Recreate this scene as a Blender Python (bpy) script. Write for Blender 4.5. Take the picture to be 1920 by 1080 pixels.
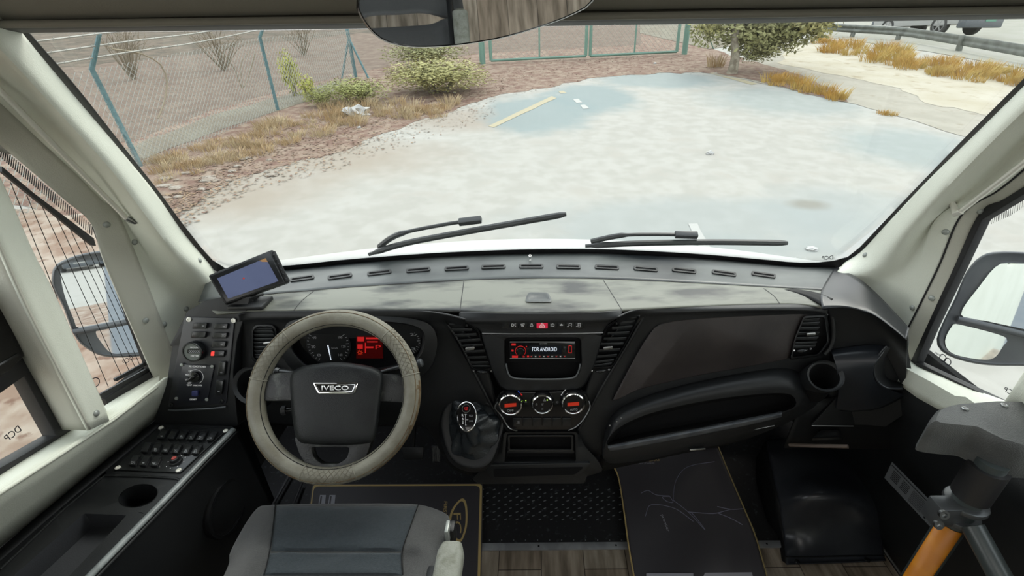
import bpy, bmesh, math, random
from mathutils import Vector as V, Matrix, noise

for o in list(bpy.data.objects):
    bpy.data.objects.remove(o, do_unlink=True)
SC = bpy.context.scene
COL = SC.collection
rnd = random.Random(7)
R = math.radians

# ---------------------------------------------------------------- camera
FPX, CX, CY = 850.0, 1010.0, 540.0
CAM = V((0.0, 0.0, 1.55))
PITCH, ROLL = R(28.0), R(-0.55)
F_ = V((0, math.cos(PITCH), -math.sin(PITCH)))
R0 = V((1, 0, 0)); U0 = V((0, math.sin(PITCH), math.cos(PITCH)))
R_ = R0 * math.cos(ROLL) + U0 * math.sin(ROLL)
U_ = U0 * math.cos(ROLL) - R0 * math.sin(ROLL)
cd = bpy.data.cameras.new('camera')
cam = bpy.data.objects.new('camera', cd)
COL.objects.link(cam)
M_ = Matrix(((R_.x, U_.x, -F_.x), (R_.y, U_.y, -F_.y), (R_.z, U_.z, -F_.z))).to_4x4()
M_.translation = CAM
cam.matrix_world = M_
cd.sensor_width = 36.0
cd.lens = FPX / 1920.0 * 36.0
cd.shift_x = (960.0 - CX) / 1920.0
cd.clip_start = 0.02
cd.clip_end = 500
SC.camera = cam

# ---------------------------------------------------------------- light
w = bpy.data.worlds.new('hazy_sky'); SC.world = w; w.use_nodes = True
nt = w.node_tree; nt.nodes.clear()
tc = nt.nodes.new('ShaderNodeTexCoord'); sx = nt.nodes.new('ShaderNodeSeparateXYZ')
rp = nt.nodes.new('ShaderNodeValToRGB'); bg = nt.nodes.new('ShaderNodeBackground')
wo = nt.nodes.new('ShaderNodeOutputWorld')
nt.links.new(tc.outputs['Generated'], sx.inputs[0]); nt.links.new(sx.outputs['Z'], rp.inputs[0])
rp.color_ramp.elements[0].color = (1.0, 0.99, 0.95, 1); rp.color_ramp.elements[0].position = 0.0
rp.color_ramp.elements[1].color = (0.86, 0.93, 1.0, 1); rp.color_ramp.elements[1].position = 0.8
nt.links.new(rp.outputs[0], bg.inputs[0]); bg.inputs[1].default_value = 2.6
nt.links.new(bg.outputs[0], wo.inputs[0])
sd = bpy.data.lights.new('sun', 'SUN'); sd.energy = 2.2; sd.angle = R(25); sd.color = (1.0, 0.95, 0.86)
sun = bpy.data.objects.new('sun', sd); COL.objects.link(sun)
sun.rotation_euler = (R(-32), R(22), 0)
# added fill light, brightens the cab from behind and above the driver
ld = bpy.data.lights.new('cabin_fill_light', 'AREA'); ld.shape = 'RECTANGLE'; ld.size = 1.3; ld.size_y = 0.5
ld.energy = 6.0; ld.color = (1.0, 0.97, 0.93)
lamp = bpy.data.objects.new('cabin_fill_light', ld); COL.objects.link(lamp)
lamp.location = (0, -0.75, 1.86)
SC.view_settings.view_transform = 'Standard'; SC.view_settings.look = 'None'
SC.view_settings.gamma = 1.0; SC.view_settings.exposure = 0.0
SC.view_settings.use_curve_mapping = False

# ---------------------------------------------------------------- pixel rays -> points in the place
def ray(u, v):
    return (F_ * FPX + R_ * (u - CX) - U_ * (v - CY)).normalized()
def onP(u, v, p, n):
    d = ray(u, v); return CAM + d * ((p - CAM).dot(n) / d.dot(n))
def onX(u, v, x): return onP(u, v, V((x, 0, 0)), V((1, 0, 0)))
def onY(u, v, y): return onP(u, v, V((0, y, 0)), V((0, 1, 0)))
def onZ(u, v, z): return onP(u, v, V((0, 0, z)), V((0, 0, 1)))
def onD(u, v, dist): return CAM + ray(u, v) * dist
def onF(u, v, f, a=0.25, b=4.0):
    d = ray(u, v); fa = f(CAM + d * a)
    n = 120; prev = a
    for i in range(1, n + 1):
        t = a + (b - a) * i / n
        if f(CAM + d * t) * fa <= 0:
            lo, hi = prev, t
            for _ in range(30):
                m = (lo + hi) / 2
                if f(CAM + d * m) * fa <= 0: hi = m
                else: lo = m
            return CAM + d * hi
        prev = t
    return CAM + d * b
def proj(p):
    q = p - CAM; z = q.dot(F_)
    return (CX + FPX * q.dot(R_) / z, CY - FPX * q.dot(U_) / z)

# ---------------------------------------------------------------- materials
def _n(nt, t, **k):
    n = nt.nodes.new(t)
    for a, b in k.items(): setattr(n, a, b)
    return n
def mat(name, col, rough=0.5, metal=0.0, spec=0.5, col2=None, nscale=8.0, namt=1.0, lo=0.4, hi=0.6, bump=0.0, bscale=60.0,
        emit=None, estr=0.0, coat=0.0, sheen=0.0, rough2=None, detail=4.0, stretch=(1, 1, 1), alpha=None):
    m = bpy.data.materials.new(name); m.use_nodes = True
    nt = m.node_tree; b = nt.nodes['Principled BSDF']
    b.inputs['Base Color'].default_value = (*col, 1); b.inputs['Roughness'].default_value = rough
    b.inputs['Metallic'].default_value = metal; b.inputs['Specular IOR Level'].default_value = spec
    if coat: b.inputs['Coat Weight'].default_value = coat; b.inputs['Coat Roughness'].default_value = 0.15
    if sheen: b.inputs['Sheen Weight'].default_value = sheen
    if emit: b.inputs['Emission Color'].default_value = (*emit, 1); b.inputs['Emission Strength'].default_value = estr
    geo = mp = None
    if col2 or bump:
        geo = _n(nt, 'ShaderNodeTexCoord'); mp = _n(nt, 'ShaderNodeMapping')
        mp.inputs['Scale'].default_value = stretch
        nt.links.new(geo.outputs['Object'], mp.inputs[0])
    if col2:
        no = _n(nt, 'ShaderNodeTexNoise'); no.inputs['Scale'].default_value = nscale; no.inputs['Detail'].default_value = detail
        nt.links.new(mp.outputs[0], no.inputs['Vector'])
        r = _n(nt, 'ShaderNodeValToRGB'); r.color_ramp.elements[0].position = lo; r.color_ramp.elements[1].position = hi
        r.color_ramp.elements[0].color = (*col, 1); r.color_ramp.elements[1].color = (*[a + (c - a) * namt for a, c in zip(col, col2)], 1)
        nt.links.new(no.outputs['Fac'], r.inputs[0]); nt.links.new(r.outputs[0], b.inputs['Base Color'])
        if rough2 is not None:
            mr = _n(nt, 'ShaderNodeMapRange'); mr.inputs['From Min'].default_value = lo; mr.inputs['From Max'].default_value = hi
            mr.inputs['To Min'].default_value = rough; mr.inputs['To Max'].default_value = rough2
            nt.links.new(no.outputs['Fac'], mr.inputs[0]); nt.links.new(mr.outputs[0], b.inputs['Roughness'])
    if bump:
        n2 = _n(nt, 'ShaderNodeTexNoise'); n2.inputs['Scale'].default_value = bscale; n2.inputs['Detail'].default_value = 3
        nt.links.new(mp.outputs[0], n2.inputs['Vector'])
        bp = _n(nt, 'ShaderNodeBump'); bp.inputs['Strength'].default_value = bump; bp.inputs['Distance'].default_value = 0.002
        nt.links.new(n2.outputs['Fac'], bp.inputs['Height']); nt.links.new(bp.outputs[0], b.inputs['Normal'])
    return m
def glass_mat(name, tint=(1, 1, 1), refl=0.06, haze=0.0):
    m = bpy.data.materials.new(name); m.use_nodes = True; nt = m.node_tree; nt.nodes.clear()
    t = _n(nt, 'ShaderNodeBsdfTransparent'); t.inputs[0].default_value = (*tint, 1)
    g = _n(nt, 'ShaderNodeBsdfGlossy'); g.inputs['Roughness'].default_value = 0.02
    mx = _n(nt, 'ShaderNodeMixShader'); o = _n(nt, 'ShaderNodeOutputMaterial'); lw = _n(nt, 'ShaderNodeLayerWeight')
    lw.inputs['Blend'].default_value = 0.5
    pw = _n(nt, 'ShaderNodeMath', operation='POWER'); pw.inputs[1].default_value = 5.0
    fr = _n(nt, 'ShaderNodeMath', operation='MULTIPLY_ADD'); fr.inputs[1].default_value = 0.5; fr.inputs[2].default_value = 0.02
    nt.links.new(lw.outputs['Facing'], pw.inputs[0]); nt.links.new(pw.outputs[0], fr.inputs[0])
    nt.links.new(fr.outputs[0], mx.inputs[0]); nt.links.new(t.outputs[0], mx.inputs[1]); nt.links.new(g.outputs[0], mx.inputs[2])
    if haze:
        d = _n(nt, 'ShaderNodeBsdfDiffuse'); d.inputs[0].default_value = (0.8, 0.8, 0.78, 1)
        m2 = _n(nt, 'ShaderNodeMixShader'); m2.inputs[0].default_value = haze
        nt.links.new(mx.outputs[0], m2.inputs[1]); nt.links.new(d.outputs[0], m2.inputs[2]); nt.links.new(m2.outputs[0], o.inputs[0])
    else: nt.links.new(mx.outputs[0], o.inputs[0])
    return m

MT = {}
MT['black'] = mat('black_grained_plastic', (0.0085, 0.0095, 0.0105), 0.42, spec=0.42, bump=0.25, bscale=900, col2=(0.013, 0.014, 0.015), nscale=5)
MT['blackmatte'] = mat('black_matte_plastic', (0.005, 0.0055, 0.006), 0.6, spec=0.3)
MT['void'] = mat('recess_shade_black', (0.003, 0.003, 0.0035), 0.8, spec=0.2)  # near-black stands in for the shade inside recesses and footwell
MT['gloss'] = mat('gloss_black', (0.006, 0.006, 0.007), 0.12)
MT['semi'] = mat('satin_black_switch', (0.012, 0.013, 0.014), 0.22)
MT['dashtop'] = mat('dusty_dash_plastic', (0.018, 0.020, 0.020), 0.42, col2=(0.18, 0.185, 0.155), nscale=4.2, lo=0.36, hi=0.52, bump=0.2, bscale=700, rough2=0.5, stretch=(1, 3.2, 1), detail=6)
MT['defrost'] = mat('worn_satin_dash_plastic', (0.022, 0.026, 0.028), 0.33, col2=(0.105, 0.115, 0.11), nscale=4, lo=0.35, hi=0.7, bump=0.15, bscale=700, stretch=(1, 2, 1))
MT['glove'] = mat('brown_black_plastic', (0.022, 0.018, 0.018), 0.48, col2=(0.036, 0.030, 0.029), nscale=9, bump=0.3, bscale=700)
MT['cream'] = mat('pale_grey_green_trim', (0.68, 0.70, 0.61), 0.48, col2=(0.63, 0.65, 0.56), nscale=3, bump=0.35, bscale=420)
MT['creamshade'] = mat('shaded_pale_trim', (0.46, 0.455, 0.39), 0.5, bump=0.3, bscale=420)  # darker copy of the pale trim, shade put into the colour
MT['header'] = mat('grey_headliner', (0.22, 0.21, 0.175), 0.7, bump=0.2, bscale=300)
MT['headerdark'] = mat('dark_rubber_seal', (0.04, 0.037, 0.028), 0.6)
MT['rubber'] = mat('black_window_rubber', (0.012, 0.012, 0.013), 0.5)
MT['chrome'] = mat('chrome', (0.8, 0.8, 0.8), 0.08, 1.0)
MT['steel'] = mat('brushed_steel', (0.45, 0.46, 0.46), 0.3, 1.0, col2=(0.3, 0.31, 0.31), nscale=20)
MT['rod'] = mat('pale_painted_rod', (0.78, 0.77, 0.70), 0.28, 0.2)
MT['screw'] = mat('grey_screw_cap', (0.30, 0.32, 0.30), 0.35, 0.2)
MT['glass'] = glass_mat('window_glass', (0.97, 0.985, 0.975), haze=0.02)
MT['mirror'] = mat('mirror_glass', (0.85, 0.88, 0.90), 0.015, 1.0)
MT['white'] = mat('white_print', (0.8, 0.8, 0.8), 0.5, emit=(1, 1, 1), estr=0.12)  # faint glow added to the print
MT['greyprint'] = mat('grey_print', (0.35, 0.36, 0.37), 0.5)
MT['red'] = mat('red_switch', (0.75, 0.02, 0.07), 0.35, emit=(1, 0.02, 0.08), estr=0.15)  # faint glow added to the red plastic
MT['redlit'] = mat('red_backlight', (0.3, 0.01, 0.01), 0.4, emit=(1, 0.02, 0.02), estr=0.35)
MT['orangelit'] = mat('orange_red_display', (0.3, 0.02, 0.01), 0.4, emit=(1, 0.05, 0.01), estr=0.22)
MT['whitelit'] = mat('white_display_segments', (0.3, 0.3, 0.3), 0.4, emit=(0.8, 0.9, 1), estr=0.8)

# ---------------------------------------------------------------- object helpers
def base(name, data, parent=None):
    o = bpy.data.objects.new(name, data); COL.objects.link(o)
    if parent is not None:
        o.parent = parent
        if parent.type == 'EMPTY': o.location = -V(parent.location)
    return o
def thing(name, label, cat, loc=(0, 0, 0), group=None):
    o = bpy.data.objects.new(name, None); COL.objects.link(o); o.location = loc
    o.empty_display_size = 0.05
    o['label'] = label; o['category'] = cat
    if group: o['group'] = group
    return o
def tag(o, label, cat, group=None, kind=None):
    o['label'] = label; o['category'] = cat
    if group: o['group'] = group
    if kind: o['kind'] = kind
    return o
def struct(o, label=None, cat=None):
    o['kind'] = 'structure'
    if label: o['label'] = label
    if cat: o['category'] = cat
    return o
def finish(name, bm, m, parent=None, bevel=0.0, seg=2, ang=32, smooth=True, solid=0.0, solid_off=0.0):
    bmesh.ops.remove_doubles(bm, verts=bm.verts, dist=1e-6)
    bmesh.ops.recalc_face_normals(bm, faces=bm.faces)
    if bevel > 0:
        es = [e for e in bm.edges if len(e.link_faces) == 2 and e.calc_face_angle(0) > R(ang)]
        try: bmesh.ops.bevel(bm, geom=es, offset=bevel, segments=seg, profile=0.5, affect='EDGES', clamp_overlap=True)
        except Exception: pass
    me = bpy.data.meshes.new(name); bm.to_mesh(me); bm.free()
    if smooth:
        for p in me.polygons: p.use_smooth = True
        me.set_sharp_from_angle(angle=R(42))
    for x in (m if isinstance(m, (list, tuple)) else [m]): me.materials.append(x)
    o = base(name, me, parent)
    if solid:
        s = o.modifiers.new('thickness', 'SOLIDIFY'); s.thickness = solid; s.offset = solid_off
    return o
def prism_bm(pts, n, h, back=0.0, bm=None, taper=1.0):
    bm = bm or bmesh.new(); n = n.normalized()
    c = sum(pts, V()) / len(pts)
    a = [bm.verts.new(p - n * back) for p in pts]
    b = [bm.verts.new(c + (p - c) * taper + n * h) for p in pts]
    k = len(pts)
    bm.faces.new(a[::-1]); bm.faces.new(b)
    for i in range(k): bm.faces.new((a[i], a[(i + 1) % k], b[(i + 1) % k], b[i]))
    return bm
def prism(name, pts, n, h, m, parent=None, back=0.0, bevel=0.0, seg=2, taper=1.0):
    return finish(name, prism_bm(pts, n, h, back, taper=taper), m, parent, bevel, seg)
def ring_bm(outer, inner, n, h, back=0.0, bm=None):
    """closed frame between two outlines with equal counts"""
    bm = bm or bmesh.new(); n = n.normalized(); k = len(outer)
    L = [[bm.verts.new(p + n * d) for p in q] for q, d in ((outer, -back), (outer, h), (inner, h), (inner, -back))]
    for j in range(4):
        A, B = L[j], L[(j + 1) % 4]
        for i in range(k): bm.faces.new((A[i], A[(i + 1) % k], B[(i + 1) % k], B[i]))
    return bm
def ring(name, outer, inner, n, h, m, parent=None, back=0.0, bevel=0.0, seg=2):
    return finish(name, ring_bm(outer, inner, n, h, back), m, parent, bevel, seg)
def cr(p0, p1, p2, p3, t):
    return 0.5 * ((2 * p1) + (p2 - p0) * t + (2 * p0 - 5 * p1 + 4 * p2 - p3) * t * t + (3 * p1 - p0 - 3 * p2 + p3) * t ** 3)
def resample(pts, n, closed=False):
    """Catmull-Rom through pts, n samples by index"""
    k = len(pts)
    if k == 2 and not closed: return [pts[0].lerp(pts[1], i / (n - 1)) for i in range(n)]
    # chord lengths
    seg = k if closed else k - 1
    L = [0.0]
    for i in range(seg): L.append(L[-1] + (pts[(i + 1) % k] - pts[i]).length)
    out = []
    N = n if closed else n - 1
    for j in range(n):
        s = L[-1] * j / N; i = 0
        while i < seg - 1 and L[i + 1] < s: i += 1
        d = L[i + 1] - L[i]; t = (s - L[i]) / d if d > 1e-9 else 0
        g = (lambda q: pts[q % k]) if closed else (lambda q: pts[max(0, min(k - 1, q))])
        out.append(cr(g(i - 1), g(i), g(i + 1), g(i + 2), t))
    return out
def smoothpx(px, n, closed=False):
    return [(p.x, p.y) for p in resample([V((a, b, 0)) for a, b in px], n, closed)]
def loft_bm(rows, nu=40, sub=4, straight=False):
    rows = [resample(r, nu) for r in rows]
    cols = []
    for i in range(nu):
        c = [r[i] for r in rows]
        if straight or len(c) == 2:
            out = []
            for a, b in zip(c, c[1:]): out += [a.lerp(b, t / sub) for t in range(sub)]
            out.append(c[-1])
        else:
            out = []
            for j in range(len(c) - 1):
                for t in range(sub):
                    out.append(cr(c[max(0, j - 1)], c[j], c[j + 1], c[min(len(c) - 1, j + 2)], t / sub))
            out.append(c[-1])
        cols.append(out)
    bm = bmesh.new()
    vs = [[bm.verts.new(p) for p in c] for c in cols]
    for i in range(nu - 1):
        for j in range(len(vs[0]) - 1):
            try: bm.faces.new((vs[i][j], vs[i + 1][j], vs[i + 1][j + 1], vs[i][j + 1]))
            except ValueError: pass
    return bm
def loft(name, rows, m, parent=None, nu=40, sub=4, thick=0.004, off=-1.0, straight=False, toward=True):
    bm = loft_bm(rows, nu, sub, straight)
    bmesh.ops.recalc_face_normals(bm, faces=bm.faces)
    # face the camera side
    s = sum(((CAM - f.calc_center_median()).normalized().dot(f.normal) * f.calc_area()) for f in bm.faces)
    if s < 0: bmesh.ops.reverse_faces(bm, faces=bm.faces)
    me = bpy.data.meshes.new(name); bm.to_mesh(me); bm.free()
    for p in me.polygons: p.use_smooth = True
    me.set_sharp_from_angle(angle=R(50))
    me.materials.append(m)
    o = base(name, me, parent)
    if thick:
        sm = o.modifiers.new('thickness', 'SOLIDIFY'); sm.thickness = thick; sm.offset = off
    return o
def tube_bm(pts, r, n=12, closed=False, bm=None, caps=True, flat=1.0, up=None):
    bm = bm or bmesh.new(); k = len(pts)
    rs = r if isinstance(r, (list, tuple)) else [r] * k
    rings = []; prev = None
    for i, p in enumerate(pts):
        a = pts[(i - 1) % k] if (closed or i > 0) else p
        b = pts[(i + 1) % k] if (closed or i < k - 1) else p
        t = (b - a).normalized()
        if prev is None:
            q = up or (V((0, 0, 1)) if abs(t.z) < 0.9 else V((1, 0, 0)))
            x = t.cross(q).normalized()
        else:
            x = (prev - t * prev.dot(t)).normalized()
        prev = x; y = t.cross(x)
        rings.append([bm.verts.new(p + (x * math.cos(2 * math.pi * j / n) + y * math.sin(2 * math.pi * j / n) * flat) * rs[i]) for j in range(n)])
    for i in range(k if closed else k - 1):
        A, B = rings[i], rings[(i + 1) % k]
        for j in range(n): bm.faces.new((A[j], A[(j + 1) % n], B[(j + 1) % n], B[j]))
    if not closed and caps:
        bm.faces.new(rings[0][::-1]); bm.faces.new(rings[-1])
    return bm
def tube(name, pts, r, m, parent=None, n=12, closed=False, flat=1.0, up=None):
    return finish(name, tube_bm(pts, r, n, closed, flat=flat, up=up), m, parent)
def axes(n, up=V((0, 0, 1))):
    n = n.normalized(); x = up.cross(n)
    if x.length < 1e-4: x = V((1, 0, 0))
    x.normalize(); return x, n.cross(x).normalized(), n
def circ(c, n, r, k=28, r2=None, up=V((0, 0, 1))):
    x, y, n = axes(n, up)
    return [c + x * math.cos(2 * math.pi * i / k) * r + y * math.sin(2 * math.pi * i / k) * (r2 or r) for i in range(k)]
def disc(name, c, n, r, h, m, parent=None, back=0.0, bevel=0.0, k=28, taper=1.0, seg=2):
    return prism(name, circ(c, n, r, k), n, h, m, parent, back, bevel, seg, taper)
def lathe(name, c, n, prof, m, parent=None, k=28):
    """prof: list of (radius, height)"""
    x, y, n = axes(n); bm = bmesh.new(); rg = []
    for r, h in prof:
        rg.append([bm.verts.new(c + n * h + (x * math.cos(2 * math.pi * i / k) + y * math.sin(2 * math.pi * i / k)) * max(r, 1e-5)) for i in range(k)])
    for A, B in zip(rg, rg[1:]):
        for i in range(k): bm.faces.new((A[i], A[(i + 1) % k], B[(i + 1) % k], B[i]))
    return finish(name, bm, m, parent)
def box_bm(c, x, y, z, sx, sy, sz, bm=None):
    bm = bm or bmesh.new()
    vs = [bm.verts.new(c + x * (sx / 2 * a) + y * (sy / 2 * b) + z * (sz / 2 * d)) for a in (-1, 1) for b in (-1, 1) for d in (-1, 1)]
    for f in ((0, 1, 3, 2), (4, 6, 7, 5), (0, 4, 5, 1), (2, 3, 7, 6), (0, 2, 6, 4), (1, 5, 7, 3)): bm.faces.new([vs[i] for i in f])
    return bm
def box(name, c, x, y, z, sx, sy, sz, m, parent=None, bevel=0.0, seg=2):
    return finish(name, box_bm(c, x, y, z, sx, sy, sz), m, parent, bevel, seg)
# pixel outlines
def rrpx(u0, v0, u1, v1, r, k=5):
    out = []
    for cx, cy, a0 in ((u1 - r, v0 + r, -90), (u1 - r, v1 - r, 0), (u0 + r, v1 - r, 90), (u0 + r, v0 + r, 180)):
        for i in range(k): a = R(a0 + 90 * i / (k - 1)); out.append((cx + r * math.cos(a), cy + r * math.sin(a)))
    return out
def ellpx(cu, cv, ru, rv, k=28, rot=0):
    out = []
    for i in range(k):
        a = 2 * math.pi * i / k; x, y = ru * math.cos(a), rv * math.sin(a); c, s = math.cos(R(rot)), math.sin(R(rot))
        out.append((cu + x * c - y * s, cv + x * s + y * c))
    return out
def rpoly(px, r, k=4):
    """polygon with corners rounded by r pixels"""
    out = []; n = len(px)
    for i in range(n):
        p0, p1, p2 = V((*px[i - 1], 0)), V((*px[i], 0)), V((*px[(i + 1) % n], 0))
        a = (p0 - p1); b = (p2 - p1); rr = min(r, a.length * .45, b.length * .45)
        A = p1 + a.normalized() * rr; B = p1 + b.normalized() * rr
        for j in range(k + 1):
            t = j / k; q = A * (1 - t) ** 2 + p1 * 2 * t * (1 - t) + B * t * t
            out.append((q.x, q.y))
    return out
def shrink(px, s):
    cx = sum(p[0] for p in px) / len(px); cy = sum(p[1] for p in px) / len(px)
    sxx = s if isinstance(s, tuple) else (s, s)
    return [(cx + (a - cx) * sxx[0], cy + (b - cy) * sxx[1]) for a, b in px]
class Plane:
    def __init__(s, p, n):
        s.p = V(p); s.n = V(n).normalized()
        if s.n.dot(CAM - s.p) < 0: s.n = -s.n
    def at(s, u, v, d=0.0): return onP(u, v, s.p + s.n * d, s.n)
    def map(s, px, d=0.0): return [s.at(u, v, d) for u, v in px]
    def slab(s, name, px, h, m, parent=None, back=0.002, bevel=0.0, d=0.0, seg=2, taper=1.0):
        """h metres high on the plane, its TOP face outlined by the pixels"""
        pts = s.map(px, d + h)
        pts = [p - s.n * h for p in pts]
        return prism(name, pts, s.n, h, m, parent, back, bevel, seg, taper)
    def frame(s, name, po, pi, h, m, parent=None, back=0.002, bevel=0.0, d=0.0):
        a = [p - s.n * h for p in s.map(po, d + h)]; b = [p - s.n * h for p in s.map(pi, d + h)]
        return ring(name, a, b, s.n, h, m, parent, back, bevel)
def plane3(a, b, c): return Plane(a, (b - a).cross(c - a))
def text_at(name, s, p0, p1, upv, m, parent=None, h=0.0, ext=0.0003, mirror=False, bold=0.0, shear=0.0):
    """text whose baseline runs p0->p1 (fitted), height h along upv"""
    cu = bpy.data.curves.new(name, 'FONT'); cu.body = s; cu.size = 1.0; cu.extrude = 0.0; cu.offset = bold; cu.shear = shear
    cu.resolution_u = 3
    to = bpy.data.objects.new(name + '_tmp', cu); COL.objects.link(to)
    dg = bpy.context.evaluated_depsgraph_get(); dg.update()
    me = bpy.data.meshes.new_from_object(to.evaluated_get(dg))
    bpy.data.objects.remove(to, do_unlink=True)
    xs = [q.co.x for q in me.vertices]; ys = [q.co.y for q in me.vertices]
    x0, x1 = min(xs), max(xs); y0, y1 = min(ys), max(ys)
    X = p1 - p0; Y = upv.normalized() * h; N = X.cross(Y).normalized()
    if N.dot(CAM - p0) < 0: N = -N
    bm = bmesh.new(); bm.from_mesh(me); bpy.data.meshes.remove(me)
    for q in bm.verts:
        a = (q.co.x - x0) / (x1 - x0); b = (q.co.y - y0) / (y1 - y0)
        if mirror: a = 1 - a
        q.co = p0 + X * a + Y * b + N * ext
    if ext > 0:
        ge = bmesh.ops.extrude_face_region(bm, geom=bm.faces[:])
        bmesh.ops.translate(bm, verts=[g for g in ge['geom'] if isinstance(g, bmesh.types.BMVert)], vec=-N * ext)
    return finish(name, bm, m, parent, smooth=False)
def text_px(name, s, pl, u0, v0, u1, v1, hpx, m, parent=None, d=0.001, ext=0.0004, **k):
    """baseline from pixel (u0,v0) to (u1,v1), hpx tall, on plane pl raised d"""
    a, b = pl.at(u0, v0, d), pl.at(u1, v1, d)
    dx, dy = u1 - u0, v1 - v0; L = math.hypot(dx, dy)
    c = pl.at(u0 + dy / L * hpx, v0 - dx / L * hpx, d)
    return text_at(name, s, a, b, c - a, m, parent, (c - a).length, ext, **k)
from mathutils.geometry import tessellate_polygon
# ================================================================ OUTSIDE
SLOPE = 0.114
def gz(y): return -0.75 + SLOPE * max(y, 0.0)
def fG(p): return p.z - gz(p.y)
def onG(u, v, dz=0.0):
    d = ray(u, v)
    t = (gz(0) + dz - CAM.z) / (d.z - SLOPE * d.y)   # plane part ahead of the bus
    p = CAM + d * t
    if t < 0 or p.y < 0: p = CAM + d * ((-0.75 + dz - CAM.z) / d.z)
    return p
GN = V((0, -SLOPE, 1)).normalized()
def lin(c): c /= 255.0; return c / 12.92 if c <= 0.04045 else ((c + 0.055) / 1.055) ** 2.4
GAIN = 2.55
def g3(r, g, b, k=1.0): return (lin(r) / GAIN * k, lin(g) / GAIN * k, lin(b) / GAIN * k)

def ground_mat(name, c1, c2, ns, c3=None, spots=0.0, spotscale=20, bump=0.3, lo=.4, hi=.6, patches=()):
    m = mat(name, c1, 0.9, col2=c2, nscale=ns, lo=lo, hi=hi, bump=bump, bscale=30, detail=8, spec=0.1)
    nt = m.node_tree; b = nt.nodes['Principled BSDF']
    src = b.inputs['Base Color'].links[0].from_socket
    tcn = _n(nt, 'ShaderNodeTexCoord')
    if c3:
        vo = _n(nt, 'ShaderNodeTexNoise'); vo.inputs['Scale'].default_value = spotscale; vo.inputs['Detail'].default_value = 5
        nt.links.new(tcn.outputs['Object'], vo.inputs['Vector'])
        r = _n(nt, 'ShaderNodeMapRange'); r.inputs[1].default_value = 0.58; r.inputs[2].default_value = 0.68; r.inputs[4].default_value = spots
        nt.links.new(vo.outputs['Fac'], r.inputs[0])
        mx = _n(nt, 'ShaderNodeMixRGB'); mx.inputs[2].default_value = (*c3, 1)
        nt.links.new(r.outputs[0], mx.inputs[0]); nt.links.new(src, mx.inputs[1]); src = mx.outputs[0]
    for (px, py, rx, ry, rot, col, amt, soft) in patches:
        mp = _n(nt, 'ShaderNodeMapping', vector_type='TEXTURE')
        mp.inputs['Location'].default_value = (px, py, 0); mp.inputs['Rotation'].default_value = (0, 0, R(rot))
        mp.inputs['Scale'].default_value = (rx, ry, 1000)
        nz = _n(nt, 'ShaderNodeTexNoise'); nz.inputs['Scale'].default_value = 1.6; nz.inputs['Detail'].default_value = 12; nz.inputs['Roughness'].default_value = .62
        nt.links.new(tcn.outputs['Object'], nz.inputs['Vector'])
        nt.links.new(tcn.outputs['Object'], mp.inputs[0])
        ln = _n(nt, 'ShaderNodeVectorMath', operation='LENGTH'); nt.links.new(mp.outputs[0], ln.inputs[0])
        ad = _n(nt, 'ShaderNodeMath', operation='ADD'); nt.links.new(ln.outputs['Value'], ad.inputs[0]); nt.links.new(nz.outputs['Fac'], ad.inputs[1])
        r = _n(nt, 'ShaderNodeMapRange'); r.inputs[1].default_value = 1.5 - soft; r.inputs[2].default_value = 1.5 + soft; r.inputs[3].default_value = amt; r.inputs[4].default_value = 0
        nt.links.new(ad.outputs[0], r.inputs[0])
        mx = _n(nt, 'ShaderNodeMixRGB'); mx.inputs[2].default_value = (*col, 1)
        nt.links.new(r.outputs[0], mx.inputs[0]); nt.links.new(src, mx.inputs[1]); src = mx.outputs[0]
    nt.links.new(src, b.inputs['Base Color'])
    return m
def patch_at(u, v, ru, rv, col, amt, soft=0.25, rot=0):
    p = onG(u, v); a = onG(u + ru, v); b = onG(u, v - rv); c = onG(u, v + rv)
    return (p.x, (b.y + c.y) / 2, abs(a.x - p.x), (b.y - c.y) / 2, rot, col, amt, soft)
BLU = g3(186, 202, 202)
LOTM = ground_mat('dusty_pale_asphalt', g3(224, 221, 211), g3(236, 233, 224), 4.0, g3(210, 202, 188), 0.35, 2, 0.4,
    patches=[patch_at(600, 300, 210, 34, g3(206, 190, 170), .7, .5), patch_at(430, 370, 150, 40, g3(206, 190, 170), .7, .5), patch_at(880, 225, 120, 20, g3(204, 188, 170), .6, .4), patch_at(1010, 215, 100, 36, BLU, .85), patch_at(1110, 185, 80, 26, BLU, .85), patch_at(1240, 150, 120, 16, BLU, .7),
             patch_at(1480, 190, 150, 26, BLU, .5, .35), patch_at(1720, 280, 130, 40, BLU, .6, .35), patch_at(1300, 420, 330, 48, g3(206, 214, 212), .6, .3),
             patch_at(1620, 420, 160, 70, g3(206, 214, 212), .6, .35), patch_at(1250, 480, 300, 40, g3(206, 214, 212), .6, .3),  # near patches paint the cool light on the foreground into the asphalt
             patch_at(1515, 383, 34, 9, g3(176, 168, 150), .6, .45), patch_at(1290, 590, 900, 90, g3(206, 212, 210), .5, .3)])
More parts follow.
